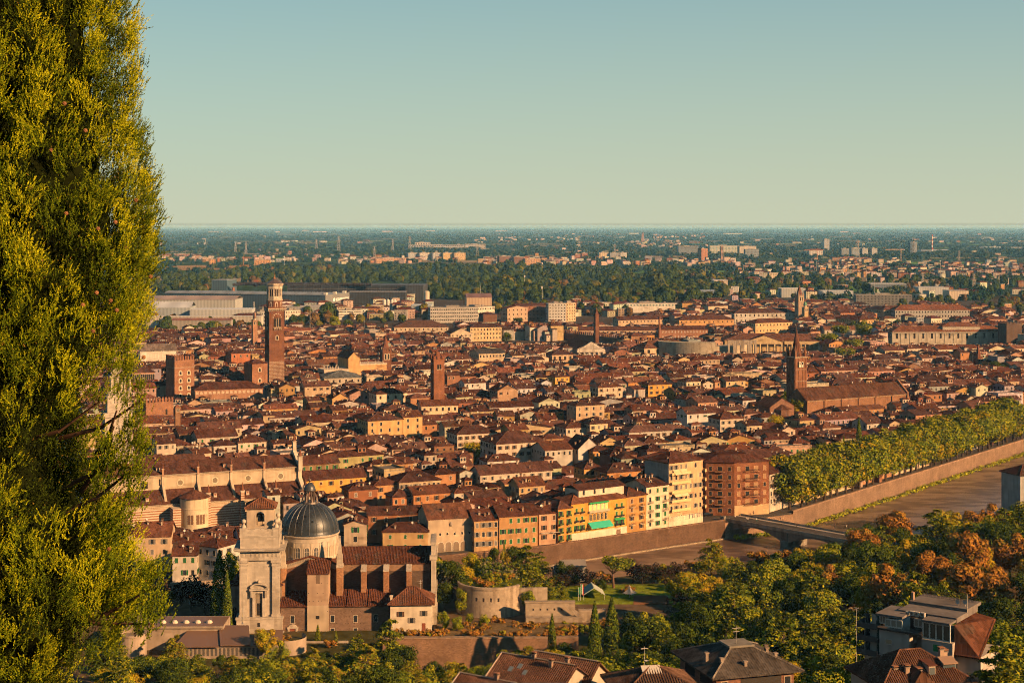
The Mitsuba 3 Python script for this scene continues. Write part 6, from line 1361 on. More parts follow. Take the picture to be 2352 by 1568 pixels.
shed('grey_roof_warehouse', 'grey roofed warehouse with open dark front below the brown roofed one', 350, 436, 707, 1990, 70, (.26, .30, .32), (.44, .46, .46), 6, 6)
shed('grey_roof_warehouse', 'long grey flat warehouse with pale end wall right of the open one', 436, 578, 712, 1960, 40, (.36, .38, .38), (.46, .47, .46), 4, 2, 'flat')
shed('station_shed', 'low reddish roofed railway shed along the trees at the far left', 395, 530, 735, 1840, 14, (.30, .27, .23), (.22, .10, .06), 0, 2)
shed('station_shed', 'pale long flat railway building at the far left behind the trees', 335, 600, 727, 1900, 14, (.45, .42, .36), (.42, .40, .36), 0, 1.5, 'flat')
shed('grey_workshop', 'grey flat workshop strip right of the lettered end wall', 660, 740, 705, 2150, 30, (.30, .31, .30), (.33, .31, .28), 0, 1, 'flat')
shed('blue_roof_hall', 'low hall with pale blue flat roof between the convent and the white office', 945, 990, 702, 2180, 40, (.28, .32, .34), (.36, .42, .44), 0, 1, 'flat')
shed('brown_gable_hall', 'hall with big brown gabled roof above the white office block', 1072, 1130, 683, 2300, 40, (.45, .33, .22), (.19, .10, .07), 6, 5)
for i, (x0, x1, y, d, c, r) in enumerate(((1795, 1850, 663, 2700, (.35, .37, .36), (.5, .48, .43)), (2000, 2082, 652, 2900, (.12, .15, .18), (.42, .42, .4)), (2110, 2180, 660, 2800, (.4, .42, .42), (.38, .38, .36)), (1600, 1645, 668, 2700, (.15, .2, .24), (.25, .28, .3)), (1640, 1672, 644, 2950, (.5, .42, .32), (.45, .42, .38)), (1890, 1960, 669, 2650, (.36, .42, .46), (.5, .5, .47)), (2180, 2225, 668, 2600, (.52, .44, .34), (.3, .25, .2)))):
    shed('roadside_hall', f'{("grey", "dark blue", "pale grey", "blue roofed", "sunlit cream", "pale blue", "tan")[i]} low flat hall among the trees at the right, far side of town', x0, x1, y, d, 40, c, r, 0, 1, 'flat')

# ---------------------------------------------------------------- far suburbs: blocks of flats one by one
def far_block(name, label, x0, x1, ytop, ybase, depth, col, rot=10, rows=6, cols=None, roof=(.4, .36, .3), winc=(.10, .09, .085), cat='apartment block', balc=False, group=None):
    d = F * H / (ybase - YH); w = X(x1, d) - X(x0, d); h = Z(ytop, d); o = (X(x0, d), d, 0); k = thing(name, label, cat, group)
    m = MB(o, rot, col); m.box(0, 0, 0, w, depth, h); part(k, 'wall', m, 'plaster'); m = MB(o, rot, roof); m.box(-.6, -.6, h, w + .6, depth + .6, h + .9); m.box(w * .3, depth * .3, h + .9, w * .6, depth * .7, h + 3.4); part(k, 'roof', m, 'plaster')
    m = MB(o, rot, winc); n = cols or max(2, int(w / 5)); fh = h / rows
    for j in range(rows):
        for i in range(n):
            q = (i + .5) * w / n; m.box(q - w / n * .3, -.15, j * fh + fh * .35, q + w / n * .3, .02, j * fh + fh * .85)
            if balc: m.box(q - w / n * .42, -1.2, j * fh + fh * .2, q + w / n * .42, 0, j * fh + fh * .4, tuple(min(1, c * 1.2) for c in col))
        for i in range(2): q = (i + .5) * depth / 2; m.box(w - .02 if x0 < CX else -.15, q - 1.6, j * fh + fh * .35, w + .15 if x0 < CX else .02, q + 1.6, j * fh + fh * .85)
    stuffpart(k, 'windows', m, 'paint'); return k
ec = lambda c: 344.5 + .43945 * c
er = lambda c: 1320.6 + .4395 * c
ey = lambda c: 505.3 + .43945 * c
for i, (a_, b_, col, w_) in enumerate(((1350, 1403, (.40, .43, .45), 'bluish white'), (1410, 1470, (.52, .50, .45), 'white'), (1478, 1528, (.42, .44, .45), 'pale grey'), (1532, 1588, (.56, .42, .20), 'yellow'), (1592, 1653, (.56, .41, .22), 'tan'))):
    far_block('flats_in_row', f'{w_} block, one of five equal flats in a row beyond the wood', ec(a_), ec(b_), ey(172), ey(208), 22, col, 24, 7, 5, balc=True)
for i, (a_, b_, t, lab) in enumerate(((1826, 1892, 190, 'dark brown high flats, leftmost of three behind the yellow tree'), (1902, 1960, 192, 'dark brown high flats, middle of three behind the yellow tree'), (1962, 2046, 202, 'sunlit tan stepped flats, right of the two dark brown ones'))):
    far_block('brown_flats', lab, ec(a_), ec(b_), ey(t), ey(240), 20, ((.20, .11, .075), (.20, .11, .075), (.50, .31, .18))[i], 20, 9, 6, balc=i == 2)
FB_ = far_block
FB_('distant_factory', 'long white and glass factory on the plain left of centre, above the five flats', ec(1357), ec(1640), ey(130), ey(152), 60, (.38, .40, .40), 0, 2, 30, cat='factory')
FB_('distant_factory', 'white square factory hall at the left end of the long glass factory', ec(1385), ec(1465), ey(117), ey(150), 60, (.55, .50, .42), 4, 2, 6, cat='factory')
FB_('distant_factory', 'pale factory end block with ladder tower right of the long glass factory', ec(1645), ec(1752), ey(126), ey(150), 50, (.48, .48, .45), 0, 3, 14, cat='factory')
FB_('hospital_wing', 'shaded blue grey hospital wing, left end of the green and white hospital', er(541), er(645), ey(137), ey(185), 60, (.24, .28, .31), 0, 8, 16, cat='hospital')
k = FB_('hospital_wing', 'white hospital wing with vertical green panels', er(705), er(858), ey(134), ey(184), 60, (.55, .55, .48), 0, 7, 20, winc=(.12, .22, .17), cat='hospital')
FB_('hospital_wing', 'plain cream hospital wing right of the green panelled one', er(860), er(947), ey(137), ey(192), 60, (.60, .54, .44), 0, 8, 14, cat='hospital', winc=(.35, .33, .30))
FB_('hospital_wing', 'low grey blue hospital annex at the right end of the hospital', er(890), er(962), ey(153), ey(196), 40, (.30, .35, .38), 0, 5, 10, cat='hospital')
FB_('brick_tower_block', 'red brick tower block in front of the green and white hospital', er(661), er(702), ey(149), ey(212), 22, (.42, .19, .09), 30, 12, 4)
FB_('slender_campanile', 'slender square brick campanile in front of the hospital', er(763), er(776), ey(137), ey(229), 8, (.33, .22, .17), 10, 3, 1, cat='bell tower')
FB_('tall_slab', 'white tower slab standing alone on the plain, right of the hospital', er(1302), er(1331), ey(100), ey(160), 20, (.40, .43, .45), 10, 14, 4)
FB_('tall_slab', 'dark tower pair with pale stripe left of the striped chimney', er(1752), er(1776), ey(117), ey(180), 30, (.10, .14, .17), 0, 14, 3)
FB_('tall_slab', 'pale slab joined to the dark tower pair left of the striped chimney', er(1764), er(1788), ey(115), ey(180), 26, (.36, .40, .42), 0, 14, 2)
for i, (a_, b_, t, bs, c) in enumerate(((1394, 1442, 150, 190, (.24, .28, .3)), (1446, 1500, 147, 192, (.26, .32, .36)), (1502, 1534, 148, 192, (.42, .45, .45)), (1552, 1582, 148, 192, (.44, .46, .45)), (1226, 1300, 160, 185, (.52, .50, .46)))):
    FB_('grey_flats_group', f'{("dull grey", "bluish grey", "pale grey", "whitish", "long white")[i]} block in the group of flats right of the hospital', er(a_), er(b_), ey(t), ey(bs), 24, c, 12, 7, 6)
for i, (a_, b_, t, bs) in enumerate(((128, 180, 170, 206), (184, 236, 172, 206), (238, 274, 170, 204), (36, 68, 173, 200), (0, 30, 178, 204))):
    FB_('mid_flats', f'{("cream end", "grey", "white", "brick red", "rust coloured")[i]} flats in the cluster above the wood left of the hospital', er(a_), er(b_), ey(t), ey(bs), 22, ((.56, .46, .32), (.30, .31, .32), (.48, .48, .45), (.33, .14, .08), (.33, .15, .09))[i], 16, 6, 5)
FB_('red_roof_school', 'long low red roofed school right of the hospital trees', er(1345), er(1540), ey(196), ey(212), 40, (.42, .26, .16), 0, 2, 24, roof=(.25, .10, .06))
FB_('brick_works', 'long pink brick works at the far left edge beside the cypress', ec(60), ec(258), ey(178), ey(190), 40, (.40, .22, .16), 0, 2, 16, cat='factory')
FB_('ochre_flats', 'bright orange flats among the suburb houses at the left', ec(312), ec(342), ey(205), ey(232), 18, (.56, .30, .11), 20, 5, 3)
FB_('ochre_flats', 'orange flats with flat roof left of the pylon, far left suburb', ec(545), ec(630), ey(207), ey(233), 24, (.52, .30, .13), 10, 4, 6)
FB_('ochre_flats', 'salmon terraced flats in the suburb left of the five flats', ec(1180), ec(1340), ey(200), ey(226), 24, (.54, .33, .19), 12, 5, 12, balc=True)
FB_('orange_end_house', 'orange gable ended house in the right hand suburb above the trees', er(1282), er(1316), ey(247), ey(284), 16, (.54, .28, .11), 20, 4, 2)
FB_('orange_end_house', 'salmon end wall house right of the orange one', er(1395), er(1436), ey(253), ey(285), 16, (.48, .27, .15), 20, 4, 3)
FB_('distant_warehouse', 'very long low white roofed warehouse at the far right', er(2066), er(2345), ey(143), ey(152), 80, (.35, .40, .42), 0, 1, 30, roof=(.5, .55, .56), cat='warehouse')
FB_('distant_warehouse', 'long low grey warehouse left of the white roofed one', er(1810), er(2060), ey(158), ey(168), 80, (.28, .32, .33), 0, 1, 30, roof=(.4, .42, .42), cat='warehouse')
# chimney, campanile, cranes, masts, pylons
d = F * H / (ey(175) - YH); k = thing('striped_chimney', 'tall red and white striped chimney on the plain at the right', 'chimney'); x = X(er(1867), d); ht = Z(ey(75), d); r_ = (X(er(1871.5), d) - X(er(1862.5), d)) / 2
for i in range(9): m = MB(col=((.42, .10, .07), (.6, .55, .5))[i % 2]); m.tube((x, d, ht * i / 9), (x, d, ht * (i + 1) / 9), r_ * (1.05 - .03 * i), r_ * (1.02 - .03 * i), 10); part(k, 'ring', m, 'paint')
d = F * H / (ey(112) - YH); k = thing('distant_campanile', 'far-off domed campanile rising above the plain right of centre', 'bell tower'); m = MB(col=(.36, .22, .15)); x = X(er(354), d); u = d / F; m.cbox(x, d, 0, 6 * u, 6 * u, 13 * u); m.cbox(x, d, 13 * u, 4.6 * u, 4.6 * u, 5 * u); part(k, 'shaft', m, 'brickwork'); m = MB(col=(.08, .07, .08)); m.lathe([(2.6 * u, 18 * u), (2.4 * u, 20 * u), (1.2 * u, 22 * u), (.3 * u, 23 * u), (0, 27 * u)], x, d, 8); part(k, 'dome', m, 'lead')
def mast(name, label, px, ytop, ybase, wpx=.8, col=(.55, .53, .48), head=0, cat='mast', group=None):
    d = F * H / (ybase - YH); u = d / F; x = X(px, d); k = thing(name, label, cat, group); m = MB(col=col); zt = (ybase - ytop) * u
    m.tube((x, d, 0), (x, d, zt), wpx * u * .5, wpx * u * .32, 6); part(k, 'pole', m, 'paint')
    if head: m = MB(col=(.6, .57, .5)); m.cbox(x, d, zt - head * u, 3 * u, 2 * u, head * u); part(k, 'head', m, 'paint')
for i, (px, t, bs, hd) in enumerate(((653, 588, 624, 2.5), (1205, 632, 668, 4), (1245, 657, 690, 6), (1104, 655, 690, 0), (1707, 607, 640, 0), (1990, 618, 668, 0), (2009, 640, 700, 2), (1897, 660, 690, 0), (1875, 600, 628, 0), (2160, 598, 640, 2), (1620, 612, 640, 0), (838, 735, 775, 0), (500, 740, 772, 0), (712, 700, 752, 0))):
    mast('light_mast', 'thin pale mast', px, t, bs, 1.0 if i < 11 else .7, head=hd, group='tall masts beyond the old town'); AUTO.append(('light_mast' + (f'_{i:03d}' if i else ''), 'tall thin pale mast', px, t))
def pylon(px, ytop, ybase):
    d = F * H / (ybase - YH); u = d / F; x = X(px, d); h = (ybase - ytop) * u; w = h * .1; k = thing('lattice_pylon', 'thin lattice power pylon standing on the far plain', 'pylon', 'power pylons on the plain'); AUTO.append((k, 'thin lattice power pylon', px, ytop)); m = MB(col=(.36, .33, .29)); t = max(.35, u * .22)
    P = lambda s, f, q: (x + s * w * (1 - f * .85), d + q * w * (1 - f * .85), h * f)
    for s in (-1, 1):
        for q in (-1, 1): m.tube(P(s, 0, q), P(s, 1, q), t, t * .7, 4)
    for f in np.linspace(.05, .85, 6):
        for q in (-1, 1): m.tube(P(-1, f, q), P(1, f + .13, q), t * .6, n=4); m.tube(P(1, f, q), P(-1, f + .13, q), t * .6, n=4)
    part(k, 'lattice', m, 'paint')
    for f in (.74, .85, .95): m = MB(col=(.36, .33, .29)); m.box(x - h * .12, d - t, h * f, x + h * .12, d + t, h * f + t * 1.6); part(k, 'cross_arm', m, 'paint')
for px, t, bs in ((541, 555, 580), (565, 555, 582), (778, 541, 579), (902, 549, 575), (941, 542, 578), (472, 548, 562), (727, 549, 575), (1330, 542, 575), (1096, 560, 595), (2203, 575, 600), (2237, 628, 668), (2120, 625, 660), (1003, 575, 605), (1412, 560, 588), (1970, 550, 600), (860, 566, 600)): pylon(px, t, bs)
def crane(px, ytop, ybase, x0, x1, col, label):
    d = F * H / (ybase - YH); u = d / F; x = X(px, d); h = (ybase - ytop) * u; k = thing('tower_crane', label, 'crane'); m = MB(col=col); m.tube((x, d, 0), (x, d, h + 3 * u), .8 * u, .6 * u, 4); part(k, 'mast', m, 'paint'); m = MB(col=col); m.box(X(x0, d), d - u * .4, h - u * .9, X(x1, d), d + u * .4, h); m.tube((x, d, h + 3 * u), (X(x0, d), d, h), .25 * u, n=4); m.tube((x, d, h + 3 * u), (X(x1, d), d, h), .25 * u, n=4); part(k, 'jib', m, 'paint')
crane(er(1265), ey(156), ey(222), er(1200), er(1300), (.45, .16, .07), 'orange tower crane right of the hospital trees')
crane(er(1703), ey(154), ey(215), er(1620), er(1725), (.5, .36, .25), 'pale tower crane with long jib left of the dark tower pair')
crane(er(1480), ey(112), ey(160), er(1470), er(1490), (.5, .3, .2), 'small crane mast above the grey flats at the right')
crane(ec(487), ey(195), ey(245), ec(480), ec(530), (.40, .15, .07), 'rust orange crane in the left suburb')

# ---------------------------------------------------------------- far houses, groves and hedges of the plain
rs = np.random.default_rng(21)
bagf = {'plaster': MB(), 'tiles': MB(), 'paint': MB()}
def far_house(x, d, w, l, h, rot, wc, rc):
    m = MB((x, d, 0), rot, wc); m.box(-w / 2, 0, 0, w / 2, l, h); r = MB((x, d, 0), rot, rc); p = MB((x, d, 0), rot, DARK)
    hip_roof(r, -w / 2, 0, w / 2, l, h, 2.4, .6, rc) if rs.random() < .7 else r.box(-w / 2 - .3, -.3, h, w / 2 + .3, l + .3, h + .8, (.45, .41, .35))
    for i in range(int(w / 4)):
        for z in np.arange(1.2, h - 1.8, 3.2): p.box(-w / 2 + (i + .5) * 4 - .7, -.1, z, -w / 2 + (i + .5) * 4 + .7, .02, z + 1.6)
    for n_, mm in (('plaster', m), ('tiles', r), ('paint', p)):
        if not mm.v: continue
        v, f, uv = mm.arrays(); t = bagf[n_]; t.v.append(v); t.f.append(f + t.n); t.n += len(v); t.uv.append(uv)
FSITES = unary_union(SITES + [RIVER])
PF = prep(FSITES)
def zone(n, y0, y1, x0, x1, sz=(9, 26), hh=(6, 14), pale=.3):
    for _ in range(n):
        py, px = rs.uniform(y0, y1), rs.uniform(x0, x1); d = F * H / (py - YH); x = X(px, d)
        if PF.intersects(Point(x, d).buffer(9)): continue
        wc = WALLS[rs.integers(0, len(WALLS))][1]; wc = (.55, .52, .46) if rs.random() < pale else wc
        far_house(x, d, rs.uniform(*sz), rs.uniform(9, 16), rs.uniform(*hh), rs.uniform(-10, 40), tuple(c * rs.uniform(.8, 1.05) for c in wc), tuple(c * rs.uniform(.8, 1.2) for c in ROOF[rs.integers(0, 6)]))
zone(90, 588, 602, 370, 1000); zone(70, 594, 606, 780, 1320); zone(100, 596, 612, 1100, 1700); zone(190, 600, 640, 1680, 2380); zone(110, 608, 640, 1900, 2380); zone(60, 640, 690, 1500, 2380)
zone(70, 690, 735, 620, 1000); zone(60, 712, 760, 1900, 2380); zone(34, 702, 728, 1265, 1450); zone(60, 560, 588, 360, 2380); zone(70, 537, 562, 360, 2380, (20, 90), (6, 11), .6); zone(45, 540, 548, 1500, 1620, (14, 30), (8, 15))
zone(50, 552, 570, 1450, 1560, (12, 30), (8, 16)); zone(16, 529, 538, 360, 2380, (60, 300), (9, 14), .9); zone(40, 545, 553, 1100, 1330, (12, 26), (7, 14), .9)
for i, (n_, mm) in enumerate(bagf.items()): put(f'suburb_houses__{i + 1:03d}', mm, n_)
labels['suburb_houses'] = {'label': 'scattered low houses and roofs of the suburbs and villages on the plain', 'category': 'houses', 'kind': 'stuff'}

FAR_G = [(.012, .038, .026), (.018, .050, .026), (.030, .060, .024), (.065, .082, .024)]
def lump(seed, cols, n=120, flat=.8):                     # a small tree-crown: leaf clumps over an uneven ball, radius about 1
    r = np.random.default_rng(seed); m = MB()
    p = r.normal(size=(n, 3)); p /= np.linalg.norm(p, axis=1, keepdims=True); rad = .55 + .5 * meshkit.noise(p * 2.3 + seed * 9.1)
    c = p * rad[:, None] * [1, 1, flat] + [0, 0, flat * .92]
    leafquads(m, c, p + [0, 0, .25], .26 + .12 * r.random(n), cols, r, .28, .75); return m
GROVES = []
for s in range(4):
    r = np.random.default_rng(90 + s); m = MB()
    for _ in range(16):
        q = lump(int(r.integers(1, 999)), [FAR_G[int(r.integers(0, 4))]] * 2, 46); v, f, uv = q.arrays(); sc = r.uniform(4, 8.5); v = v * [sc, sc, sc * r.uniform(.8, 1.4)] + [r.normal() * 20, r.normal() * 16, 0]
        m.v.append(v); m.f.append(f + m.n); m.n += len(v); m.uv.append(uv)
    v, f, uv = m.arrays(); GROVES.append(mikit.ply((v, f), 'leaf', uv=uv))
for i, g_ in enumerate(GROVES): scene[f'grove_source_{i}'] = {'type': 'shapegroup', 'g': g_}
nt = 0
def grove(px, py, s=1.0, sx=1.0):
    global nt
    d = F * H / (py - YH); x = X(px, d)
    if PF.intersects(Point(x, d).buffer(22)): return
    nt += 1; scene[f'plain_trees__{nt:03d}'] = {'type': 'instance', 'shapegroup': {'type': 'ref', 'id': f'grove_source_{rs.integers(0, 4)}'}, 'to_world': T().translate([x, d, 0]).rotate([0, 0, 1], float(rs.uniform(0, 360))).scale([s * sx, s, s])}
for _ in range(1700): grove(rs.uniform(330, 2400), 525 + 68 * rs.random() ** 1.15, rs.uniform(.7, 1.25))
for _ in range(420): grove(rs.uniform(330, 2400), rs.uniform(528, 550), rs.uniform(.9, 1.3), 2.2)
for _ in range(360): grove(rs.uniform(330, 2400), rs.uniform(575, 632), rs.uniform(.6, 1.0))
for _ in range(60): grove(rs.uniform(1650, 2400), rs.uniform(622, 690), rs.uniform(.7, 1.0))
labels['plain_trees'] = {'label': 'countless dark green trees and hedges covering the plain to the horizon', 'category': 'trees', 'kind': 'stuff'}
m = MB(col=(.30, .19, .08)); q = [gp(370, 622), gp(372, 610), gp(640, 607), gp(560, 618)]; m.face([(p[0], p[1], .3) for p in q]); struct('field', m, 'turf', 'bare tan field at the far left beside the cypress')
# ---------------------------------------------------------------- trees: kinds built once, then set out one by one
PAL = {'dark': [(0.022, 0.037, 0.006), (0.036, 0.054, 0.008), (0.070, 0.092, 0.012)], 'green': [(0.070, 0.110, 0.010), (0.130, 0.177, 0.014), (0.189, 0.212, 0.017)], 'lime': [(0.212, 0.236, 0.012), (0.295, 0.289, 0.014), (0.366, 0.330, 0.019)],
       'gold': [(0.295, 0.201, 0.012), (0.401, 0.271, 0.014), (0.212, 0.165, 0.012), (0.448, 0.307, 0.019)], 'rust': [(0.236, 0.100, 0.021), (0.330, 0.142, 0.026), (0.177, 0.080, 0.019), (0.366, 0.177, 0.033)], 'purple': [(0.028, 0.016, 0.013), (0.055, 0.032, 0.022), (0.020, 0.018, 0.011)], 'olive': [(0.165, 0.153, 0.083), (0.100, 0.110, 0.050), (0.212, 0.189, 0.094)],
       'amber': [(0.307, 0.183, 0.026), (0.236, 0.153, 0.021), (0.165, 0.136, 0.017)]}
def mixpal(*names): return [c for n in names for c in PAL[n]]
def trunk_mesh(h, r, seed, limbs=5, spread=3.0, top=.65):
    q = np.random.default_rng(seed); m = MB(col=(.085, .06, .042)); pts = [np.array([0, 0, -.6])]
    for i in range(1, 5): pts.append(np.array([q.normal() * .12 * i, q.normal() * .12 * i, h * top * i / 4]))
    for i in range(4): m.tube(pts[i], pts[i + 1], r * (1 - .2 * i), r * (.8 - .2 * i) + .03, 7)
    for i in range(limbs):
        s = pts[2] * .5 + pts[3] * .5 if i % 2 else pts[3]; a = 2.4 * i + q.random(); e = s + [spread * math.cos(a), spread * math.sin(a), h * q.uniform(.15, .35)]
        m.tube(s, e, r * .42, r * .12, 5)
    return m
def broad(seed, h, rad, pal, n=3800, blobs=19, bottom=.16, size=.31):
    q = np.random.default_rng(seed); m = MB(); cz = h * (.5 + bottom / 2); vz = h * (.5 - bottom / 2) * .86
    per = n // blobs
    for i in range(blobs):
        u = q.normal(size=3); u /= np.linalg.norm(u); u *= q.uniform(.45, .86); c = np.array([u[0] * rad, u[1] * rad, cz + u[2] * vz]); br = rad * q.uniform(.30, .48)
        if abs(u[2]) > .6: br *= .8
        p = q.normal(size=(per, 3)); p /= np.linalg.norm(p, axis=1, keepdims=True); rr = q.uniform(.72, 1.08, (per, 1))
        ci = np.clip(q.integers(0, len(pal), per) * .4 + q.integers(0, len(pal)) * .6, 0, len(pal) - 1).astype(int)
        leafquads(m, c + p * rr * br * [1, 1, .9], p + [0, 0, .2], size * q.uniform(.65, 1.25, per), pal, q, .26, .62, ci)
    return [('trunk', trunk_mesh(h, .02 * h + .08, seed, spread=rad * .5), 'bark'), ('crown', m, 'leaf')]
def cedar(seed, h, rad, pal, n=4600, tiers=9):
    q = np.random.default_rng(seed); m = MB(); t = MB(col=(.075, .055, .04)); t.tube((0, 0, -.6), (0, 0, h * .55), .035 * h, .02 * h, 7); t.tube((0, 0, h * .55), (0, 0, h * .95), .02 * h, .004 * h, 6)
    pads = []
    for i in range(tiers):
        f = i / (tiers - 1); z = h * (.25 + .7 * f); R = rad * (1.0 - .75 * f ** 1.3) * q.uniform(.85, 1.1)
        for j in range(max(2, int(6 - 4 * f))):
            a = 2 * math.pi * q.random(); pads.append((R * .58 * math.cos(a), R * .58 * math.sin(a), z + q.normal() * .3, R * q.uniform(.36, .5), a)); t.tube((0, 0, z - .8), (R * .6 * math.cos(a), R * .6 * math.sin(a), z - .15), .05 + .006 * h, .03, 5)
    per = n // len(pads)
    for x, y, z, r, a in pads:
        u = q.normal(size=(per, 2)) * .48; d_ = np.hypot(u[:, 0], u[:, 1]); lx, ly = u[:, 0] * 1.35, u[:, 1] * .85
        c = np.stack([x + r * (lx * math.cos(a) - ly * math.sin(a)), y + r * (lx * math.sin(a) + ly * math.cos(a)), z - .32 * r * d_ ** 2 + q.normal(size=per) * .13 * r], 1)
        ci = np.clip(q.integers(0, len(pal), per), 0, len(pal) - 1)
        leafquads(m, c, np.tile([0, 0, 1.0], (per, 1)) + .4 * np.c_[u, u[:, :1] * 0], .46 * q.uniform(.7, 1.3, per), pal, q, .42, .5, ci)
    return [('trunk', t, 'bark'), ('crown', m, 'leaf')]
def column(seed, h, rad, pal, n=3200):
    q = np.random.default_rng(seed); m = MB(); f = q.random(n) ** .85; a = q.uniform(0, 6.283, n); prof = np.clip(np.minimum(f / .12, 1) ** .5 * (1 - f ** 2.6), .02, 1)
    lob = .82 + .3 * meshkit.noise(np.stack([np.cos(a) * 1.7 + seed, np.sin(a) * 1.7, f * 9], 1)); r = rad * prof * lob * q.uniform(.8, 1.05, n)
    p = np.stack([np.cos(a), np.sin(a), np.full(n, .35)], 1); leafquads(m, np.stack([r * np.cos(a), r * np.sin(a), h * (.03 + .97 * f)], 1), p, .25 * q.uniform(.6, 1.2, n), pal, q, .4, .5)
    t = MB(col=(.08, .06, .045)); t.tube((0, 0, -.5), (0, 0, h * .5), .2, .1, 6); return [('trunk', t, 'bark'), ('crown', m, 'leaf')]
def umbrella(seed, h, rad, pal, n=1500):
    q = np.random.default_rng(seed); m = MB()
    for i in range(14):
        a, r = 2 * math.pi * q.random(), rad * math.sqrt(q.random()) * .72; c = np.array([r * math.cos(a), r * math.sin(a), h * .84 - .08 * r + q.normal() * .2]); per = n // 14; p = q.normal(size=(per, 3)); p /= np.linalg.norm(p, axis=1, keepdims=True)
        leafquads(m, c + p * [rad * .36, rad * .36, h * .13], p + [0, 0, .4], .36 * q.uniform(.7, 1.2, per), pal, q, .5, .6)
    t = MB(col=(.15, .09, .06)); t.tube((0, 0, -.5), (.5, 0, h * .45), .42, .3, 8); t.tube((.5, 0, h * .45), (.2, 0, h * .8), .3, .14, 7)
    for i in range(6): a = i * 1.05; t.tube((.4, 0, h * .5), (rad * .55 * math.cos(a), rad * .55 * math.sin(a), h * .8), .17, .06, 5)
    return [('trunk', t, 'bark'), ('crown', m, 'leaf')]
def spruce(seed, h, rad, pal, n=1200):
    q = np.random.default_rng(seed); m = MB(); f = q.random(n) ** .7; tier = (f * 11) % 1; a = q.uniform(0, 6.283, n); r = rad * (1 - f) * (.55 + .5 * (1 - tier)) * q.uniform(.5, 1.05, n) + .05
    leafquads(m, np.stack([r * np.cos(a), r * np.sin(a), h * (.06 + .94 * f) - .12 * r], 1), np.stack([np.cos(a) * .5, np.sin(a) * .5, np.ones(n)], 1), .34 * q.uniform(.6, 1.2, n), pal, q, .4, .45)
    t = MB(col=(.08, .06, .045)); t.tube((0, 0, -.5), (0, 0, h * .9), .22, .04, 6); return [('trunk', t, 'bark'), ('crown', m, 'leaf')]

KINDS, DESC = {}, {}
def kind(name, desc, protos):
    DESC[name] = desc; KINDS[name] = []
    for pr in protos:
        out = []
        for n_, mb, b in pr:
            v, f, uv = mb.arrays(); g_ = f'{name}_{len(KINDS[name])}_{n_}_source'; scene[g_] = {'type': 'shapegroup', 'g': mikit.ply((v, f), b, uv=uv)}; out.append((n_, {'type': 'instance', 'shapegroup': {'type': 'ref', 'id': g_}}))
        KINDS[name].append(out)
kind('dark_tree', 'dark green round tree', [broad(s, 14, 5.4, mixpal('dark', 'dark', 'green')) for s in (1, 2, 3)])
kind('green_tree', 'mid green leafy tree', [broad(s, 13, 5.2, mixpal('green', 'lime', 'dark')) for s in (4, 5, 6)])
kind('lime_tree', 'yellow green leafy tree', [broad(s, 12, 4.8, mixpal('lime', 'green', 'lime')) for s in (7, 8, 9)])
kind('gold_tree', 'golden autumn tree', [broad(s, 12, 4.8, mixpal('gold', 'lime')) for s in (10, 11)])
kind('rust_tree', 'rust orange autumn tree', [broad(s, 15, 5.6, mixpal('rust', 'amber'), size=.42) for s in (12, 13, 14)])
kind('purple_tree', 'dark purple leaved tree', [broad(s, 9, 4.2, mixpal('purple', 'purple', 'dark'), 1100) for s in (15, 16)])
kind('olive_tree', 'grey olive bushy tree', [broad(s, 8, 4.2, mixpal('olive', 'green'), 1100, bottom=.1) for s in (17, 18)])
kind('cedar', 'spreading cedar with layered boughs', [cedar(s, 17, 8.0, mixpal('green', 'lime', 'dark')) for s in (19, 20)] + [cedar(21, 15, 7.5, mixpal('dark', 'green', 'lime'))])
kind('amber_cedar', 'yellowish cedar with layered flat boughs', [cedar(s, 14, 7.0, mixpal('amber', 'lime', 'green')) for s in (22, 23)])
kind('cypress', 'slim dark cypress', [column(s, 16, 1.6, mixpal('dark', 'green')) for s in (24, 25)])
kind('umbrella_pine', 'umbrella pine with bare forked trunk', [umbrella(s, 12, 5.6, mixpal('green', 'lime', 'dark')) for s in (26,)])
kind('spruce', 'small conical conifer', [spruce(s, 8, 2.3, mixpal('dark', 'green', 'lime')) for s in (27, 28)])
kind('shrub', 'low rusty brown shrub', [broad(s, 2.6, 2.0, mixpal('amber', 'rust', 'olive'), 420, 8, .0, .3) for s in (29, 30)])
kind('lime_shrub', 'bright yellow green shrub', [broad(s, 3.4, 2.0, mixpal('lime', 'green', 'gold'), 460, 8, .0, .32) for s in (31, 32)])
kind('plane_tree', 'tall plane tree', [broad(s, 20, 7.6, mixpal('green', 'green', 'lime', 'dark', 'gold'), 5200, 30, .09, .46) for s in (33, 34, 35, 36)])
KH = dict(dark_tree=14, green_tree=13, lime_tree=12, gold_tree=12, rust_tree=15, purple_tree=9, olive_tree=8, cedar=17, amber_cedar=14, cypress=16, umbrella_pine=12, spruce=8, shrub=2.6, lime_shrub=3.4, plane_tree=20)
PLANTED = []
def plant(k, x, d, z, h, wide=1.0, label=None, group=None, cat=None):
    PLANTED.append((k, x, d, z, h, wide, label, group, cat))
def plant_px(k, px, ytop, d, wide=1.0, z=None, label=None, **kw):
    x = X(px, d); z = float(hill(x, d)) if z is None else z; plant(k, x, d, z, max(2, Z(ytop, d) - z), wide, label, **kw)

ll_ = LineString(Q_RIGHT)
n_pl = 0
for rowo in (4.5, 13.0):
    o_ = LineString(offset(Q_RIGHT, rowo))
    for s in np.arange(5 + rowo * .4, 300, 7.6):
        p = o_.interpolate(float(s)); n_pl += 1
        plant('plane_tree', p.x + rs.normal() * .5, p.y + rs.normal() * .5, 0, rs.uniform(20.5, 25), rs.uniform(1.0, 1.25), 'yellow green quayside plane tree' if rowo < 9 else 'yellow green inner row plane tree', 'plane trees along the avenue', 'tree')
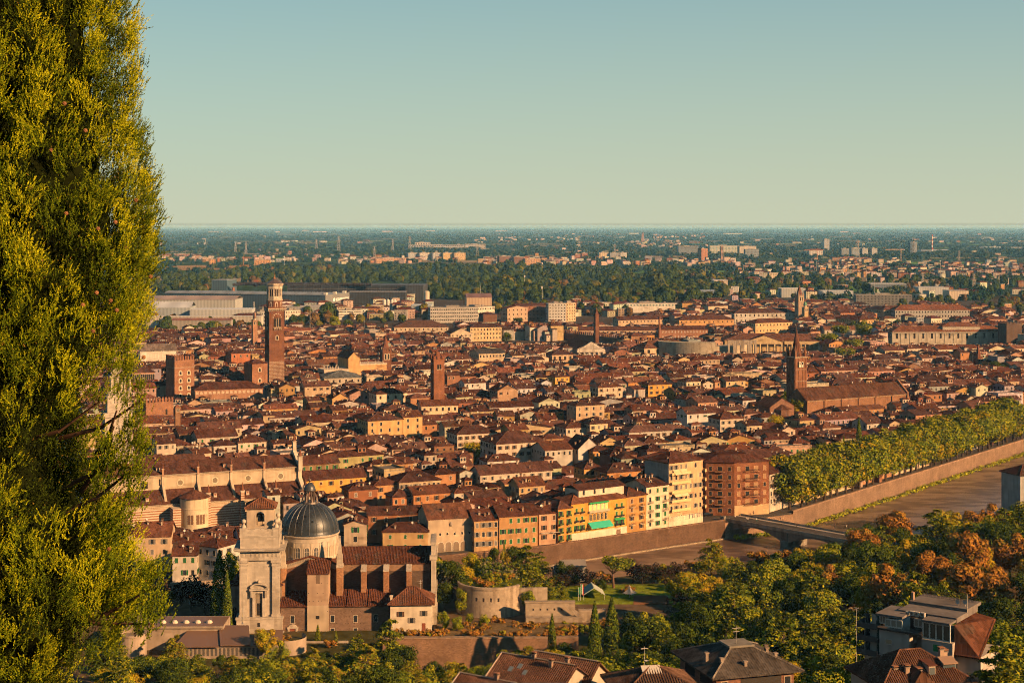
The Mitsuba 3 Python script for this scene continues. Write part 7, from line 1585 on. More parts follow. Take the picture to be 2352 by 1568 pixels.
# trees one by one
PP = plant_px
PP('cedar', 1209, 1246, 532, 1.0, 0); PP('cedar', 1165, 1290, 525, .7, 0); PP('cedar', 1262, 1325, 520, .8, 0); PP('olive_tree', 1136, 1282, 528, 1.1, 0); PP('olive_tree', 1160, 1305, 520, 1.0, 0); PP('dark_tree', 1041, 1282, 520, .9, 0); PP('gold_tree', 1085, 1262, 548, .9); PP('lime_shrub', 1012, 1270, 560, 1.2); PP('dark_tree', 1135, 1252, 565, .7)
PP('umbrella_pine', 1410, 1279, 536, 1.3, 0, 'umbrella pine with forked pinkish trunk standing on the lawn'); PP('purple_tree', 1320, 1298, 540, 1.0, 0); PP('purple_tree', 1352, 1304, 536, 1.0, 0); PP('purple_tree', 1455, 1282, 545, 1.0, 0); PP('purple_tree', 1500, 1288, 543, 1.0, 0); PP('purple_tree', 1555, 1286, 545, 1.1, 0); PP('purple_tree', 1476, 1292, 541, 1.0, 0); PP('purple_tree', 1528, 1298, 540, 1.0, 0); PP('dark_tree', 1300, 1282, 545, 1.0, 0); PP('cedar', 2295, 1476, 287, 1.1); PP('lime_tree', 2325, 1440, 335, 1.0); PP('gold_tree', 2270, 1450, 340, .8); PP('dark_tree', 2340, 1420, 350, 1.0); PP('cedar', 1990, 1400, 345, .8)
for kd_, px, yt, d, w_ in (('olive_tree', 1012, 1292, 522, 1.0), ('gold_tree', 1066, 1290, 522, .8), ('green_tree', 1105, 1272, 535, .9), ('dark_tree', 1182, 1250, 562, .9), ('cedar', 1240, 1262, 552, .9), ('purple_tree', 1292, 1312, 532, 1.0), ('dark_tree', 1380, 1322, 528, .8), ('cedar', 1290, 1330, 512, .8), ('green_tree', 1230, 1335, 512, .8), ('dark_tree', 1085, 1312, 518, .9), ('olive_tree', 1115, 1318, 520, .9), ('dark_tree', 1022, 1330, 505, .8), ('lime_tree', 1060, 1345, 500, .6), ('gold_tree', 1160, 1262, 570, .8), ('lime_tree', 1215, 1352, 500, .8), ('shrub', 1440, 1345, 530, 1.4), ('dark_tree', 1600, 1285, 560, .9), ('gold_tree', 1660, 1270, 570, .8), ('green_tree', 1545, 1330, 520, .8)): PP(kd_, px, yt, d, w_, 0)
PP('amber_cedar', 1634, 1233, 556, .9, label='tall yellowish cedar standing clear against the brown river'); PP('gold_tree', 1594, 1308, 510, 1.2); PP('purple_tree', 1578, 1352, 486, 1.4); PP('lime_shrub', 1510, 1318, 545, 1.4); PP('lime_shrub', 1540, 1322, 545, 1.4); PP('spruce', 1158, 1238, 590, .5, 0); PP('lime_tree', 1130, 1330, 506, .7, 6)
PP('cypress', 1268, 1408, 440, .85, label='slim cypress standing alone in front of the rampart'); PP('cypress', 1366, 1379, 430, 1.0, label='tall cypress, left of a close pair below the tennis court'); PP('cypress', 1405, 1371, 432, 1.25, label='tall broad cypress, right of a close pair below the tennis court')
PP('cypress', 522, 1309, 474, .8, 0, 'thin lit cypress just left of the white bell tower'); PP('cypress', 504, 1262, 486, 1.2, 0, 'dark shaded cypress left of the white bell tower'); PP('purple_tree', 442, 1319, 505, 1.2, 0); PP('purple_tree', 416, 1330, 512, 1.1, 0); PP('purple_tree', 470, 1335, 500, 1.0, 0); PP('lime_tree', 528, 1262, 528, .7, 0); PP('green_tree', 395, 1350, 515, .9, 0); PP('spruce', 490, 1420, 472, .7, 0)
PP('amber_cedar', 402, 1454, 442, .9); PP('gold_tree', 612, 1438, 447, .9, label='orange gold tree in front of the foot of the white bell tower'); PP('green_tree', 641, 1466, 436, .9); PP('spruce', 730, 1434, 468, 1.0, 0, 'small conifer against the plastered church stair block'); PP('spruce', 772, 1446, 466, .9, 0, 'small yellowish conifer right of the church stair block'); PP('cedar', 821, 1452, 432, .75); PP('cedar', 897, 1412, 436, .7); PP('dark_tree', 930, 1470, 430, .7)
for px, yt, d, w_ in ((1973, 958, 800, .8), (1958, 1005, 790, .6), (1938, 1000, 792, .7), (1925, 1012, 800, .9)): PP('cypress', px, yt, d, w_, 0, {1973: 'tallest cypress behind the plane tree avenue'}.get(px))
for (x, y, w_, h_), g in zip(TREE_SPOTS, tree_ground): plant(rnd.choice(['gold_tree', 'lime_tree', 'green_tree', 'gold_tree'] if y > 940 else ['dark_tree', 'dark_tree', 'green_tree']) if not 1890 < x < 1975 else 'umbrella_pine', g[0], g[1], 0, h_ * 1.05 + 3, 1.0)
# the wooded slope: filled under the line that the tree tops make
TL = np.array([(180, 1462), (300, 1458), (440, 1466), (540, 1492), (650, 1488), (760, 1484), (860, 1462), (930, 1462), (1000, 1480), (1060, 1472), (1200, 1450), (1330, 1432), (1420, 1405), (1470, 1372), (1560, 1335), (1660, 1272), (1760, 1270), (1860, 1228), (1960, 1200), (2050, 1172), (2150, 1132), (2250, 1142), (2400, 1130)], float)
KEEP = []                                             # (x0, x1, y, d): nothing nearer than d may rise above picture row y there
def zfill(d): return 0
def fill(n, px0, px1, d0, d1, space, kinds, hr, seed, label_zone=''):
    q = np.random.default_rng(seed); got = []
    for _ in range(n * 14):
        if len(got) >= n: break
        px, d = q.uniform(px0, px1), q.uniform(d0, d1); x = X(px, d)
        if any((x - a) ** 2 + (d - b) ** 2 < space ** 2 for a, b in got): continue
        if PNS.intersects(Point(x, d).buffer(1.5)): continue
        nb = np.interp(x, NEAR[:, 0], NEAR[:, 1])
        if d > nb - 3: continue
        z = float(hill(x, d)); kk = kinds[q.integers(0, len(kinds))]; h = KH[kk] * q.uniform(*hr)
        lim_ = np.interp(px, TL[:, 0], TL[:, 1]) + q.uniform(-6, 30)
        for (a, b, y, dd) in KEEP:
            if a - 12 < px < b + 12 and d < dd: lim_ = max(lim_, y)
        h = min(h, Z(lim_, d) - z)
        if h < KH[kk] * .38: continue
        got.append((x, d)); plant(kk, x, d, z, h, q.uniform(.9, 1.15))
# ---------------------------------------------------------------- ramparts, lawns and houses on the near side
def fsite(pts, pad=2): SITES_N.append(Polygon(pts).buffer(pad))
SITES_N = [Polygon([(CO[0] - 19, 470), (CO[0] + 52, 470), (CO[0] + 52, 520), (CO[0] - 19, 520)]), Polygon([(BO_[0] - 2, 474), (BO_[0] + 15, 474), (BO_[0] + 15, 495), (BO_[0] - 2, 495)])]
def turf(name, label, pts, z, col=(.17, .21, .02), mat='turf', z0=-2):
    m = MB(col=col); m.prism(pts, z0, z); return struct(name, m, mat, label)
def gxy(px, py, z): p = gp(px, py, z); return (p[0], p[1])
turf('lawn', 'bright green lawn on the rampart terrace below the umbrella pine', [gxy(1195, 1384, .8), gxy(1560, 1384, .8), gxy(1560, 1338, .8), gxy(1300, 1344, .8), gxy(1195, 1352, .8)], .8)
turf('lawn', 'steep green grass bank on top of the round bastion', [(X(1128, 507) + 9.9 * math.cos(t), 507 + 9.9 * math.sin(t)) for t in np.linspace(0, 6.28, 25)[:-1]], 9.0, (.085, .10, .012))
turf('tennis_court', 'brown clay tennis court beside the lawn', [gxy(1455, 1384, .86), gxy(1535, 1384, .86), gxy(1535, 1366, .86), gxy(1455, 1366, .86)], .86, (.17, .085, .045), 'asphalt')
turf('terrace', 'dry grass terrace along the top of the brick rampart', [(-37, 456), (16, 456), (22, 486), (-22.5, 486), (-24, 474), (-37, 473)], 1.6, (.16, .11, .05))
turf('earth_bank', 'dry overgrown earth bank right behind the brick rampart', [(-36.8, 452), (18.6, 452), (18.6, 457), (-36.8, 457)], 5.4, (.16, .11, .05))
RW = (.38, .31, .23)
k = thing('round_bastion', 'pale rounded stone bastion with slit windows below the grass bank', 'bastion'); bx, bd = X(1128, 507), 507.0
m = MB(col=RW); m.lathe([(11.5, -4), (10.6, 9.0), (10.9, 9.05), (10.9, 9.8), (10.2, 9.9)], bx, bd, 40, -math.pi * .98, -.55); p1 = (bx + 10.6 * math.cos(-.55), bd + 10.6 * math.sin(-.55)); part(k, 'round_wall', m, 'stonework')
wx = MB((p1[0], p1[1], 0), 8, RW); wx.box(-.6, -.4, -4, 9, .8, 8.6); part(k, 'flank_wall', wx, 'stonework')
for a_ in (-2.0, -1.78, -1.56, -1.34): m = MB((bx + 10.72 * math.cos(a_), bd + 10.72 * math.sin(a_), 0), math.degrees(a_) + 90, DARK); m.box(-.28, -.12, 4.4, .28, .3, 6.6); part(k, 'slit_window', m, 'paint')
SITES_N.append(Point(bx, bd).buffer(13)); 
k = thing('rampart_wall', 'low pale stone rampart with small square holes right of the round bastion', 'rampart'); a0_ = gp(1207, 1423, 1.0); a1_ = gp(1390, 1418, 1.0)
L = a1_[0] - a0_[0]; m = MB((a0_[0], a0_[1], 0), 1.5, RW); m.box(0, 0, -4, L * .62, 1.2, 6.4); m.box(-.3, -.3, 6.4, L * .62, 1.4, 6.8); m.box(0, -3.5, -4, L * .7, 0, 2.4); m.box(L * .66, -1, -4, L, 1, 4.2); m.slab((L * .5, -1.8, 6.2), (L * .53, -1.8, 6.2), (L * .74, -1.8, 2.4), (L * .70, -1.8, 2.4), 1.2); part(k, 'wall', m, 'stonework')
for i in range(5): m = MB((a0_[0], a0_[1], 0), 1.5, DARK); m.box(2.2 + i * 2.2, -.08, 4.0, 2.7 + i * 2.2, .1, 4.6); part(k, 'hole', m, 'paint')
fsite([(a0_[0], a0_[1] - 4), (a1_[0], a1_[1] - 4), (a1_[0], a1_[1] + 3), (a0_[0], a0_[1] + 3)])
k = thing('brick_rampart', 'long weathered brown brick rampart wall below the dry terrace', 'rampart'); m = MB((-37, 450.5, 0), .5, (.27, .165, .105)); m.box(0, 0, -9, 56, 1.6, 5.9); part(k, 'wall', m, 'brickwork'); m = MB((-37, 450.5, 0), .5, (.34, .24, .16)); m.box(-.1, -.2, 5.9, 56, 1.7, 6.25); part(k, 'coping', m, 'stonework')
fsite([(-37, 447), (10, 447), (10, 453), (-37, 453)])
k = thing('garden_wall', 'pale low garden wall by the shaded trees left of the white bell tower', 'wall'); g0, g1 = gp(392, 1352, 0), gp(505, 1345, 0); part(k, 'wall', wallrun(np.array([g0[:2], g1[:2]]), -1, 2.2, .6, (.42, .33, .24)), 'stonework')
# marquee, huts, flags
k = thing('marquee', 'pale green white marquee tent on the lawn', 'tent'); o = gp(1340, 1377, .8); m = MB((o[0], o[1], .8), 4, (.36, .40, .32)); gable_roof(m, 0, 0, 7.0, 7.5, 1.6, 2.2, .2, (.36, .40, .32), 'y'); part(k, 'canopy', m, 'paint'); m = MB((o[0], o[1], .8), 4, (.5, .52, .45))
for x in (0, 7):
    for y in (0, 7.5): m.tube((x, y, 0), (x, y, 1.7), .09)
part(k, 'poles', m, 'paint'); labels[[q for q in scene if q.startswith(k + '__poles')][0]] = {'kind': 'stuff'}
k = thing('pointed_tent', 'small pointed white tent by the tennis court', 'tent'); o = gp(1446, 1372, .8); m = MB((o[0], o[1], .8), 10, (.40, .36, .30)); m.lathe([(2.6, 1.6), (.8, 2.7), (0, 4.4)], 0, 0, 4); part(k, 'canopy', m, 'paint'); m = MB((o[0], o[1], .8), 10, (.4, .36, .3)); m.tube((0, 0, 0), (0, 0, 4.3), .1); part(k, 'pole', m, 'paint')
for i, px in enumerate((1334, 1328)):
    k = thing('flagpole', ('tricolour flag hanging on a pole left of the marquee', 'plain green flag hanging on a pole left of the tricolour')[i], 'flagpole'); o = gp(px, 1378, .8); m = MB((o[0], o[1], .8), 0, (.6, .6, .58)); m.tube((0, 0, 0), (0, 0, 5.5 - i), .07); part(k, 'pole', m, 'paint')
    m = MB((o[0], o[1], .8), 0); [m.box(.05 + j * .3, -.04, 2.4 - .4 * j, .35 + j * .3, .04, 5.3 - i, ((.03, .22, .08), (.6, .58, .52), (.4, .05, .04))[j] if not i else (.05, .2, .08)) for j in range(3)]; part(k, 'flag', m, 'paint')
for i, (x0, x1, y, lab) in enumerate(((1275, 1300, 1313, 'small white boathouse by the river, left one of two'), (1292, 1346, 1300, 'low pale clubhouse with grey roof by the river behind the cedars'))):
    k = thing('clubhouse', lab, 'house'); d = 548; w = X(x1, d) - X(x0, d); h = Z(y, d); m = MB((X(x0, d), d, 0), 8, (.5, .45, .36)); m.box(0, 0, -1, w, 6, h); part(k, 'wall', m, 'plaster'); m = MB((X(x0, d), d, 0), 8, (.22, .20, .17)); gable_roof(m, 0, 0, w, 6, h, 1.4, .4, (.24, .21, .18)); part(k, 'roof', m, 'sheet'); m = MB((X(x0, d), d, 0), 8, DARK); m.box(w * .4, -.1, .5, w * .4 + .9, 0, 2.4); part(k, 'door', m, 'paint')
# flat modern building under the bell tower
k = thing('museum_building', 'long flat roofed modern building with skylight domes below the white bell tower', 'building'); M_ = lambda c: MB((X(290, 452), 452.0, 0), 1.0, c)
PC = (.36, .29, .22); mx = lambda px: (px - 290) / F * 452
m = M_(PC); m.box(0, 6, -2, mx(505), 18, 7.0); m.box(-1, 5.4, 7.0, mx(505), 18, 7.5); m.box(mx(410), -4, -2, mx(640), 8, 4.4); part(k, 'wall', m, 'plaster')
m = M_((.17, .10, .065)); m.box(0, 6.2, 7.5, mx(504), 17, 7.62); m.slab((mx(405), -5, 4.5), (mx(508), -5, 4.5), (mx(520), 9, 6.6), (mx(425), 9, 6.6), .3); m.slab((mx(512), -5, 4.9), (mx(580), -5, 4.9), (mx(560), 9, 7.0), (mx(490), 9, 7.0), .3); m.slab((mx(585), -3, 4.7), (mx(650), -3, 4.7), (mx(640), 9, 5.6), (mx(575), 9, 5.6), .3); part(k, 'roof', m, 'sheet')
for i in range(7): m = M_((.55, .47, .37)); m.lathe([(.95, 7.6), (.9, 7.9), (.55, 8.35), (0, 8.5)], mx(305 + i * 27), 9.5, 10); part(k, 'skylight', m, 'paint')
m = M_(PC); m.lathe([(4.2, -2), (4.2, 6.4), (4.5, 6.5), (4.5, 7.1), (3.6, 7.1), (3.6, 6.2), (0, 6.2)], mx(301), 1, 28); part(k, 'drum', m, 'plaster')
m = M_(PC); m.lathe([(5.5, -2), (5.5, 5.0)], mx(655), 4, 20, -1.6, .8); part(k, 'curved_end', m, 'plaster')
for i in range(22): m = M_((.10, .09, .08)); m.box(mx(424 + i * 9.4), -4.12, 1.6, mx(428.5 + i * 9.4), -3.9, 3.8); part(k, 'window', m, 'paint')
fsite([(X(270, 452), 444), (X(690, 452), 444), (X(690, 452), 473), (X(270, 452), 473)]); KEEP.append((285, 660, 1500, 446))
k = thing('forecourt', 'low paved terrace with a parapet in front of the church door', 'terrace'); m = MB((X(668, 466), 466, 0), 1, (.40, .34, .27)); m.box(0, 0, -2, 17, 9, .25); m.box(0, -.2, .25, 17, 0, 1.2); part(k, 'paving', m, 'plaster'); fsite([(-66, 464), (-48, 464), (-48, 476), (-66, 476)])

# grey apartment house bottom right
gk = thing('grey_apartment_house', 'grey stepped apartment house with glass roof rooms and balconies at the lower right', 'apartment house'); d_ = 317.0; A_ = lambda c: MB((X(1996, d_), d_ + 6, -1.7), -36.0, c)
u = .0166; ax_ = lambda c: (c - 520) * u; az = lambda c: Z(1291.9 + .1943 * c, d_); GW = (.46, .40, .345)
m = A_(GW); m.box(ax_(545), 0, 24, ax_(780), 11, az(720)); m.box(ax_(780), -1.6, 24, ax_(1160), 12, az(712)); m.box(ax_(1310), -1.2, 24, ax_(1690), 13, az(755)); m.box(ax_(1160), 2.5, 24, ax_(1310), 12, az(700)); m.box(ax_(1690), 1, 24, ax_(1985), 12, az(900)); part(gk, 'wall', m, 'plaster')
m = A_((.07, .06, .055)); m.box(ax_(745), -2.0, az(712), ax_(1330), 12, az(690)); m.box(ax_(640), .2, az(712), ax_(780), 9, az(640)); m.box(ax_(1100), 1.5, az(690), ax_(1320), 10, az(560)); part(gk, 'mansard', m, 'sheet')
m = A_((.20, .18, .165)); m.box(ax_(745), -2.2, az(545), ax_(1090), 6, az(520)); m.box(ax_(1320), -1.8, az(545), ax_(1665), 8, az(520)); m.box(ax_(930), 2, az(560), ax_(1670), 14, az(500)); m.box(ax_(930), 8, az(500), ax_(1670), 16, az(465)); part(gk, 'roof_slab', m, 'plaster')
for c0, c1, y in ((755, 860, -.2), (870, 1080, -2.0), (1160, 1315, 1.2)):
    m = A_((.60, .56, .48)); z0, z1 = az(655), az(572 if c0 != 1160 else 570); m.box(ax_(c0), y, z0, ax_(c1), y + .2, z1, (.34, .27, .2)); n = 3
    for i in range(n + 1): q = ax_(c0) + (ax_(c1) - ax_(c0)) * i / n; m.box(q - .1, y - .08, z0, q + .1, y + .1, z1)
    m.box(ax_(c0), y - .08, z0 - .15, ax_(c1), y + .1, z0 + .1); m.box(ax_(c0), y - .08, z1 - .1, ax_(c1), y + .1, z1 + .12); part(gk, 'window_band', m, 'paint')
m = A_((.62, .58, .5)); z0, z1 = az(745), az(560)
for c in (1330, 1410, 1490, 1575, 1660): m.box(ax_(c) - .12, -1.4, z0, ax_(c) + .12, -1.1, z1)
m.box(ax_(1320), -1.4, z1, ax_(1665), -1.1, z1 + .3); m.box(ax_(1320), -1.4, z0, ax_(1665), -1.1, z0 + .25); gr = part(gk, 'glass_room', m, 'paint'); m = A_((.10, .09, .06)); m.box(ax_(1335), -1.2, z0 + .2, ax_(1655), -1.1, z1); part(gr, 'pane', m, 'pane')
for c0, y0, y1, col in ((1452, 795, 875, (.03, .20, .06)), (1580, 980, 1060, (.12, .16, .17)), (1090, 915, 1000, GLASS), (865, 820, 870, (.5, .33, .2)), (1232, 735, 820, (.03, .12, .05))):
    m = A_(GW); z0, z1 = az(y1), az(y0); fy = -1.2 if c0 > 1400 else (2.5 if c0 == 1232 else -1.6); win(m, ax_(c0 + 38), z0, 1.25, z1 - z0, 'f', fy, frame=(.48, .42, .36), glass=col); part(gk, 'window', m, 'paint')
for y in (720, 870, 1040):
    m = A_((.10, .09, .085)); m.box(ax_(500), -2.2, az(y), ax_(770), 0, az(y) + .25); m.box(ax_(500), -2.2, az(y) + .25, ax_(770), -2.1, az(y) + 1.15); m.box(ax_(500), -2.2, az(y), ax_(508), 2, az(y) + 1.15); part(gk, 'balcony', m, 'paint')
    m = A_(GW); m.box(ax_(560), -.06, az(y) + .25, ax_(620), .05, az(y) + 2.5, GLASS); m.box(ax_(650), -.06, az(y) + .25, ax_(700), .05, az(y) + 2.5, (.45, .4, .33)); m.box(ax_(715), -.06, az(y) + .25, ax_(760), .05, az(y) + 2.5, (.04, .07, .06)); part(gk, 'balcony_door', m, 'paint')
m = A_(ROOF[5]); v0 = [(ax_(1660), 1, az(570)), (ax_(1660), 13, az(560)), (ax_(1920), 13, az(600)), (ax_(1995), 0, az(890)), (ax_(1690), -.4, az(880))]; m.face(v0); m.face([(x, y, z - .3) for x, y, z in v0][::-1])
m.slab((ax_(1690), -.5, az(885)), (ax_(1998), -.5, az(885)), (ax_(1920), 12, az(600)), (ax_(1662), 12, az(575)), .3); part(gk, 'tiled_roof', m, 'tiles')
for c, z in ((1720, 690), (1730, 725), (1760, 765), (1850, 840)): m = A_((.36, .33, .29)); zz = az(z) + .5; m.slab((ax_(c), 3, zz - 1.2), (ax_(c) + 1.1, 3, zz - 1.2), (ax_(c) + 1.1, 4.4, zz - .7), (ax_(c), 4.4, zz - .7), .12); part(gk, 'roof_window', m, 'paint')
for c in (1065, 1120, 1185, 1255): m = A_((.56, .51, .43)); z0 = az(525); w = .85 if c > 1065 else .6; m.box(ax_(c), .5, z0, ax_(c) + w, 1.0, z0 + w); m.extr([(ax_(c) + w * .42 + w * .33 * math.cos(t), z0 + w * .5 + w * .33 * math.sin(t)) for t in np.linspace(0, 6.28, 13)[:-1]], .46, .52, (.20, .16, .12)); part(gk, 'air_conditioner', m, 'paint')
m = A_((.40, .26, .19)); m.box(ax_(930), 9, az(475), ax_(960), 9.8, az(372)); part(gk, 'chimney', m, 'plaster')
m = A_((.12, .07, .05))
for i in range(40): q = ax_(960) + (ax_(1640) - ax_(960)) * i / 39; m.box(q - .03, 14, az(465), q + .03, 14.05, az(390))
for z in (395, 420, 445): m.box(ax_(960), 14, az(z), ax_(1640), 14.05, az(z) + .05)
part(gk, 'roof_fence', m, 'paint')
for c, z in ((1508, 412), (1600, 405)): m = A_((.5, .46, .4)); m.add(np.array([[math.cos(t) * r * .5, -y, math.sin(t) * r * .6] for r, y in ((.01, 0), (.5, .08), (.9, .25)) for t in np.arange(10) * .6283]) + [ax_(c), 10, az(z)], [[i * 10 + j, i * 10 + (j + 1) % 10, (i + 1) * 10 + (j + 1) % 10, (i + 1) * 10 + j] for i in range(2) for j in range(10)]); m.tube((ax_(c), 10, az(470)), (ax_(c), 10, az(z)), .05, n=4); part(gk, 'dish', m, 'paint')
m = A_((.4, .38, .34)); m.tube((ax_(1667), 8, az(560)), (ax_(1667), 8, az(290)), .06, n=4); [m.box(ax_(1667) - .25, 8, az(z), ax_(1667) + .25, 8.04, az(z) + .05) for z in (310, 330, 350, 370)]; m.tube((ax_(512), -2.6, 20), (ax_(512), -2.6, az(490)), .09, .07, 5); m.box(ax_(490), -2.7, az(492), ax_(540), -2.5, az(486)); part(gk, 'mast', m, 'paint')
fsite([(X(1985, 317), 311), (X(2300, 317), 316), (X(2300, 317), 336), (X(1985, 317), 332)]); KEEP.append((1985, 2290, 1500, 317))
# brown roofed house at the lower right edge
k = thing('brown_roof_villa', 'villa with brown tiled hip roof and dormer before the grey apartment house', 'house'); d_ = 283.0; o = (X(2030, d_), d_, -2.6); V_ = lambda c: MB(o, 14, c); u = d_ / F * .1943; vx = lambda c: (c - 545) * u; vz = lambda c: Z(1291.9 + .1943 * c, d_ + 6); W1 = vx(1680)
m = V_((.5, .43, .34)); m.box(0, 0, 30, W1, 13, 43.4); part(k, 'wall', m, 'plaster'); m = V_((.16, .08, .05)); hip_roof(m, 0, 0, W1, 13, 43.4, 4.6, 1.0, (.16, .08, .05), ribs=.42); part(k, 'roof', m, 'tiles')
m = V_((.17, .085, .052)); m.add([(4.6, -1.6, 43.5), (10.2, -1.6, 43.5), (7.2, -.6, 46.2), (7.2, 5, 46.6)], [[0, 1, 2], [0, 2, 3], [1, 3, 2]]); part(k, 'front_gable_roof', m, 'tiles')
for x in (1.2, 3.0, 4.8, 6.6, 8.4, 10.2, 12.0, 13.8, 15.6): m = V_((.55, .49, .39)); m.box(x - .5, -.12, 36, x + .5, .02, 42.6, (.60, .53, .42) if int(x * 10) % 4 else (.10, .085, .07)); part(k, 'shutter_panel', m, 'paint')
for x, y, z in ((5.6, 2.0, 45.6), (7.8, 1.6, 45.0), (3.8, 3, 45.2), (15.0, 6.5, 47.0), (16, 7.0, 46.4)): m = V_(BEI[1]); chimney(m, x, y, z - 1.2, 2.0, .8, (.40, .29, .21)); part(k, 'chimney', m, 'plaster')
m = V_((.42, .35, .27)); m.box(9.6, 1.2, 44, 10.9, 4, 46.6); m.box(9.75, 1.1, 44.9, 10.75, 1.25, 46.2, (.10, .12, .13)); m.slab((9.3, .9, 46.7), (11.2, .9, 46.7), (11.2, 4.2, 47.0), (9.3, 4.2, 47.0), .15, ROOF[0]); m.slab((12.8, 1.6, 46.6), (15.8, 1.6, 46.6), (15.8, 4, 47.3), (12.8, 4, 47.3), .15, (.3, .2, .14)); m.box(13, 2.2, 44.6, 15.6, 3.4, 46.6, (.07, .09, .10)); part(k, 'dormer', m, 'paint')
fsite([(o[0] - 1, 279), (o[0] + 24, 284), (o[0] + 20, 300), (o[0] - 4, 297)]); KEEP.append((1985, 2235, 1580, 283))
# grey hipped villa bottom centre right
k = thing('grey_roof_villa', 'brick villa with large grey hip roof and flat cap at the bottom edge', 'house'); d_ = 268.0; R_ = 17.0; o = (X(1645, d_), d_, 0); V_ = lambda c: MB(o, R_, c); W1, L1_ = 14.6, 15.5; ze = Z(1541, d_) - .8
m = V_((.23, .12, .08)); m.box(0, 0, 30, W1, L1_, ze); part(k, 'wall', m, 'brickwork')
m = V_((.10, .085, .073)); e = 1.3; c0 = [(-e, -e), (W1 + e, -e), (W1 + e, L1_ + e), (-e, L1_ + e)]; t0_ = [(5.4, 5.8), (9.4, 5.8), (9.4, 9.6), (5.4, 9.6)]; zt = Z(1480, d_ + 6) - .8
v = [(*p, ze) for p in c0] + [(*p, zt) for p in t0_] + [(*p, ze - .25) for p in c0]; m.add(v, [[i, (i + 1) % 4, (i + 1) % 4 + 4, i + 4] for i in range(4)] + [[8 + i, 8 + (i + 1) % 4, (i + 1) % 4, i] for i in range(4)]); m.face([v[8], v[11], v[10], v[9]])
for i in range(4): rib(m, v[i], np.array(v[i + 4]) + [.01, 0, 0], .2, (.22, .19, .155))
part(k, 'roof', m, 'tiles')
m = V_((.26, .24, .20)); m.box(5.0, 5.4, zt, 9.8, 10, zt + .35); m.box(5.9, 6.2, zt - .1, 9, 9.4, zt + .2); part(k, 'roof_cap', m, 'plaster')
for x, y, f in ((.9, 6.0, .5), (2.2, 2.6, .45), (6.0, 1.2, .3), (12.4, 6, .5), (13.2, 8, .45), (12.8, 3.4, .4)): m = V_((.3, .24, .19)); z = ze + (zt - ze) * f; m.cbox(x, y, z - .6, .5, .5, 1.4); m.cbox(x, y, z + .8, .75, .75, .2); part(k, 'roof_vent', m, 'plaster')
m = V_((.06, .045, .04)); m.box(4.6, -1.2, ze - 3.2, 12.2, -1.1, ze - 2.1); [m.box(4.6 + i * .4, -1.25, ze - 3.2, 4.7 + i * .4, -1.05, ze - 2.0) for i in range(20)]; m.box(4.6, -1.3, ze - 3.4, 12.2, 0, ze - 3.2, (.3, .24, .18)); m.box(4.6, -.1, ze - 3.2, 12.2, .05, ze - .4, (.05, .045, .04)); part(k, 'balcony', m, 'paint')
for x in (1.5, 13.4): m = V_((.4, .34, .27)); win(m, x, ze - 3.0, 1.1, 1.9, 'f', 0, frame=(.36, .28, .2)); part(k, 'window', m, 'paint')
m = V_(DARK); m.box(-.1, 1.5, ze - 2.6, .02, 6.5, ze - .5); part(k, 'window', m, 'paint'); m = V_(DARK); m.box(-.1, 9, ze - 2.6, .02, 13, ze - .5); part(k, 'window', m, 'paint')
m = V_((.4, .38, .34)); m.tube((7, 7, zt), (7, 7, zt + 3.4), .05, n=4); m.box(6.2, 6.95, zt + 3, 7.8, 7.05, zt + 3.08); m.box(6.4, 6.95, zt + 2.4, 7.6, 7.05, zt + 2.48); part(k, 'antenna', m, 'paint')
fsite([(o[0] - 6, 262), (o[0] + 16, 266), (o[0] + 12, 286), (o[0] - 10, 284)]); KEEP.append((1545, 1850, 1580, 270))
# tiled house bottom centre
k = thing('red_tile_house', 'large old house with sprawling red tiled roofs and white verges at the bottom centre', 'house'); d_ = 262.0; o = (X(1066, d_), d_, 0); V_ = lambda c: MB(o, 9, c); zr = lambda y: Z(y, d_ + 5)
RT2 = (.165, .085, .056); RR_ = -33.0; V_ = lambda c: MB((X(1122, 268), 268, -1.3), RR_, c)
for x0, y0, x1, y1, ze, ri in ((0, 0, 14, 10, 48.2, 3.0), (-4, -5, 7, 1, 47.0, 1.8), (8, -6, 15, 2.5, 46.0, 2.6), (3, 8, 15, 14, 48.4, 2.2)):
    m = V_((.46, .40, .32)); gable_walls(m, x0, y0, x1, y1, 36, ze, ri, 'x'); part(k, 'wall', m, 'plaster'); m = V_(RT2); gable_roof(m, x0, y0, x1, y1, ze, ri, .6, RT2, 'x', ribs=.4); part(k, 'roof', m, 'tiles')
    m = V_((.40, .34, .27)); m.tube((x0 - .6, y0 - .5, ze + .15), (x0 - .6, (y0 + y1) / 2, ze + ri + .35), .14, n=5); m.tube((x0 - .6, (y0 + y1) / 2, ze + ri + .35), (x1, (y0 + y1) / 2, ze + ri + .35), .16, n=5); part(k, 'verge', m, 'plaster')
for x, y, z in ((10, 4, 50.6), (12, 6, 50.8), (6, 5, 51), (3, -2, 48.6)): m = V_(BEI[1]); chimney(m, x, y, z - .5, 1.6, .6, (.34, .23, .17)); part(k, 'chimney', m, 'plaster')
for x, y in ((3.0, 2.2), (4.4, 3.0), (6, 2.0)): m = V_((.14, .18, .19)); z = 48.2 + 3.0 * y / 5 + .34; m.slab((x - .4, y - .4, z - .22), (x + .4, y - .4, z - .22), (x + .4, y + .5, z + .34), (x - .4, y + .5, z + .34), .12); part(k, 'roof_window', m, 'pane')
fsite([(o[0] - 7, 254), (o[0] + 18, 256), (o[0] + 17, 277), (o[0] - 7, 276)]); KEEP.append((1055, 1310, 1580, 262))
k = thing('skylight_house', 'house with brown hip roof and glass ridge skylight at the bottom edge', 'house'); d_ = 252.0; o = (X(1432, d_), d_, 0); V_ = lambda c: MB(o, 10, c); ze = Z(1566, d_) - 2.6
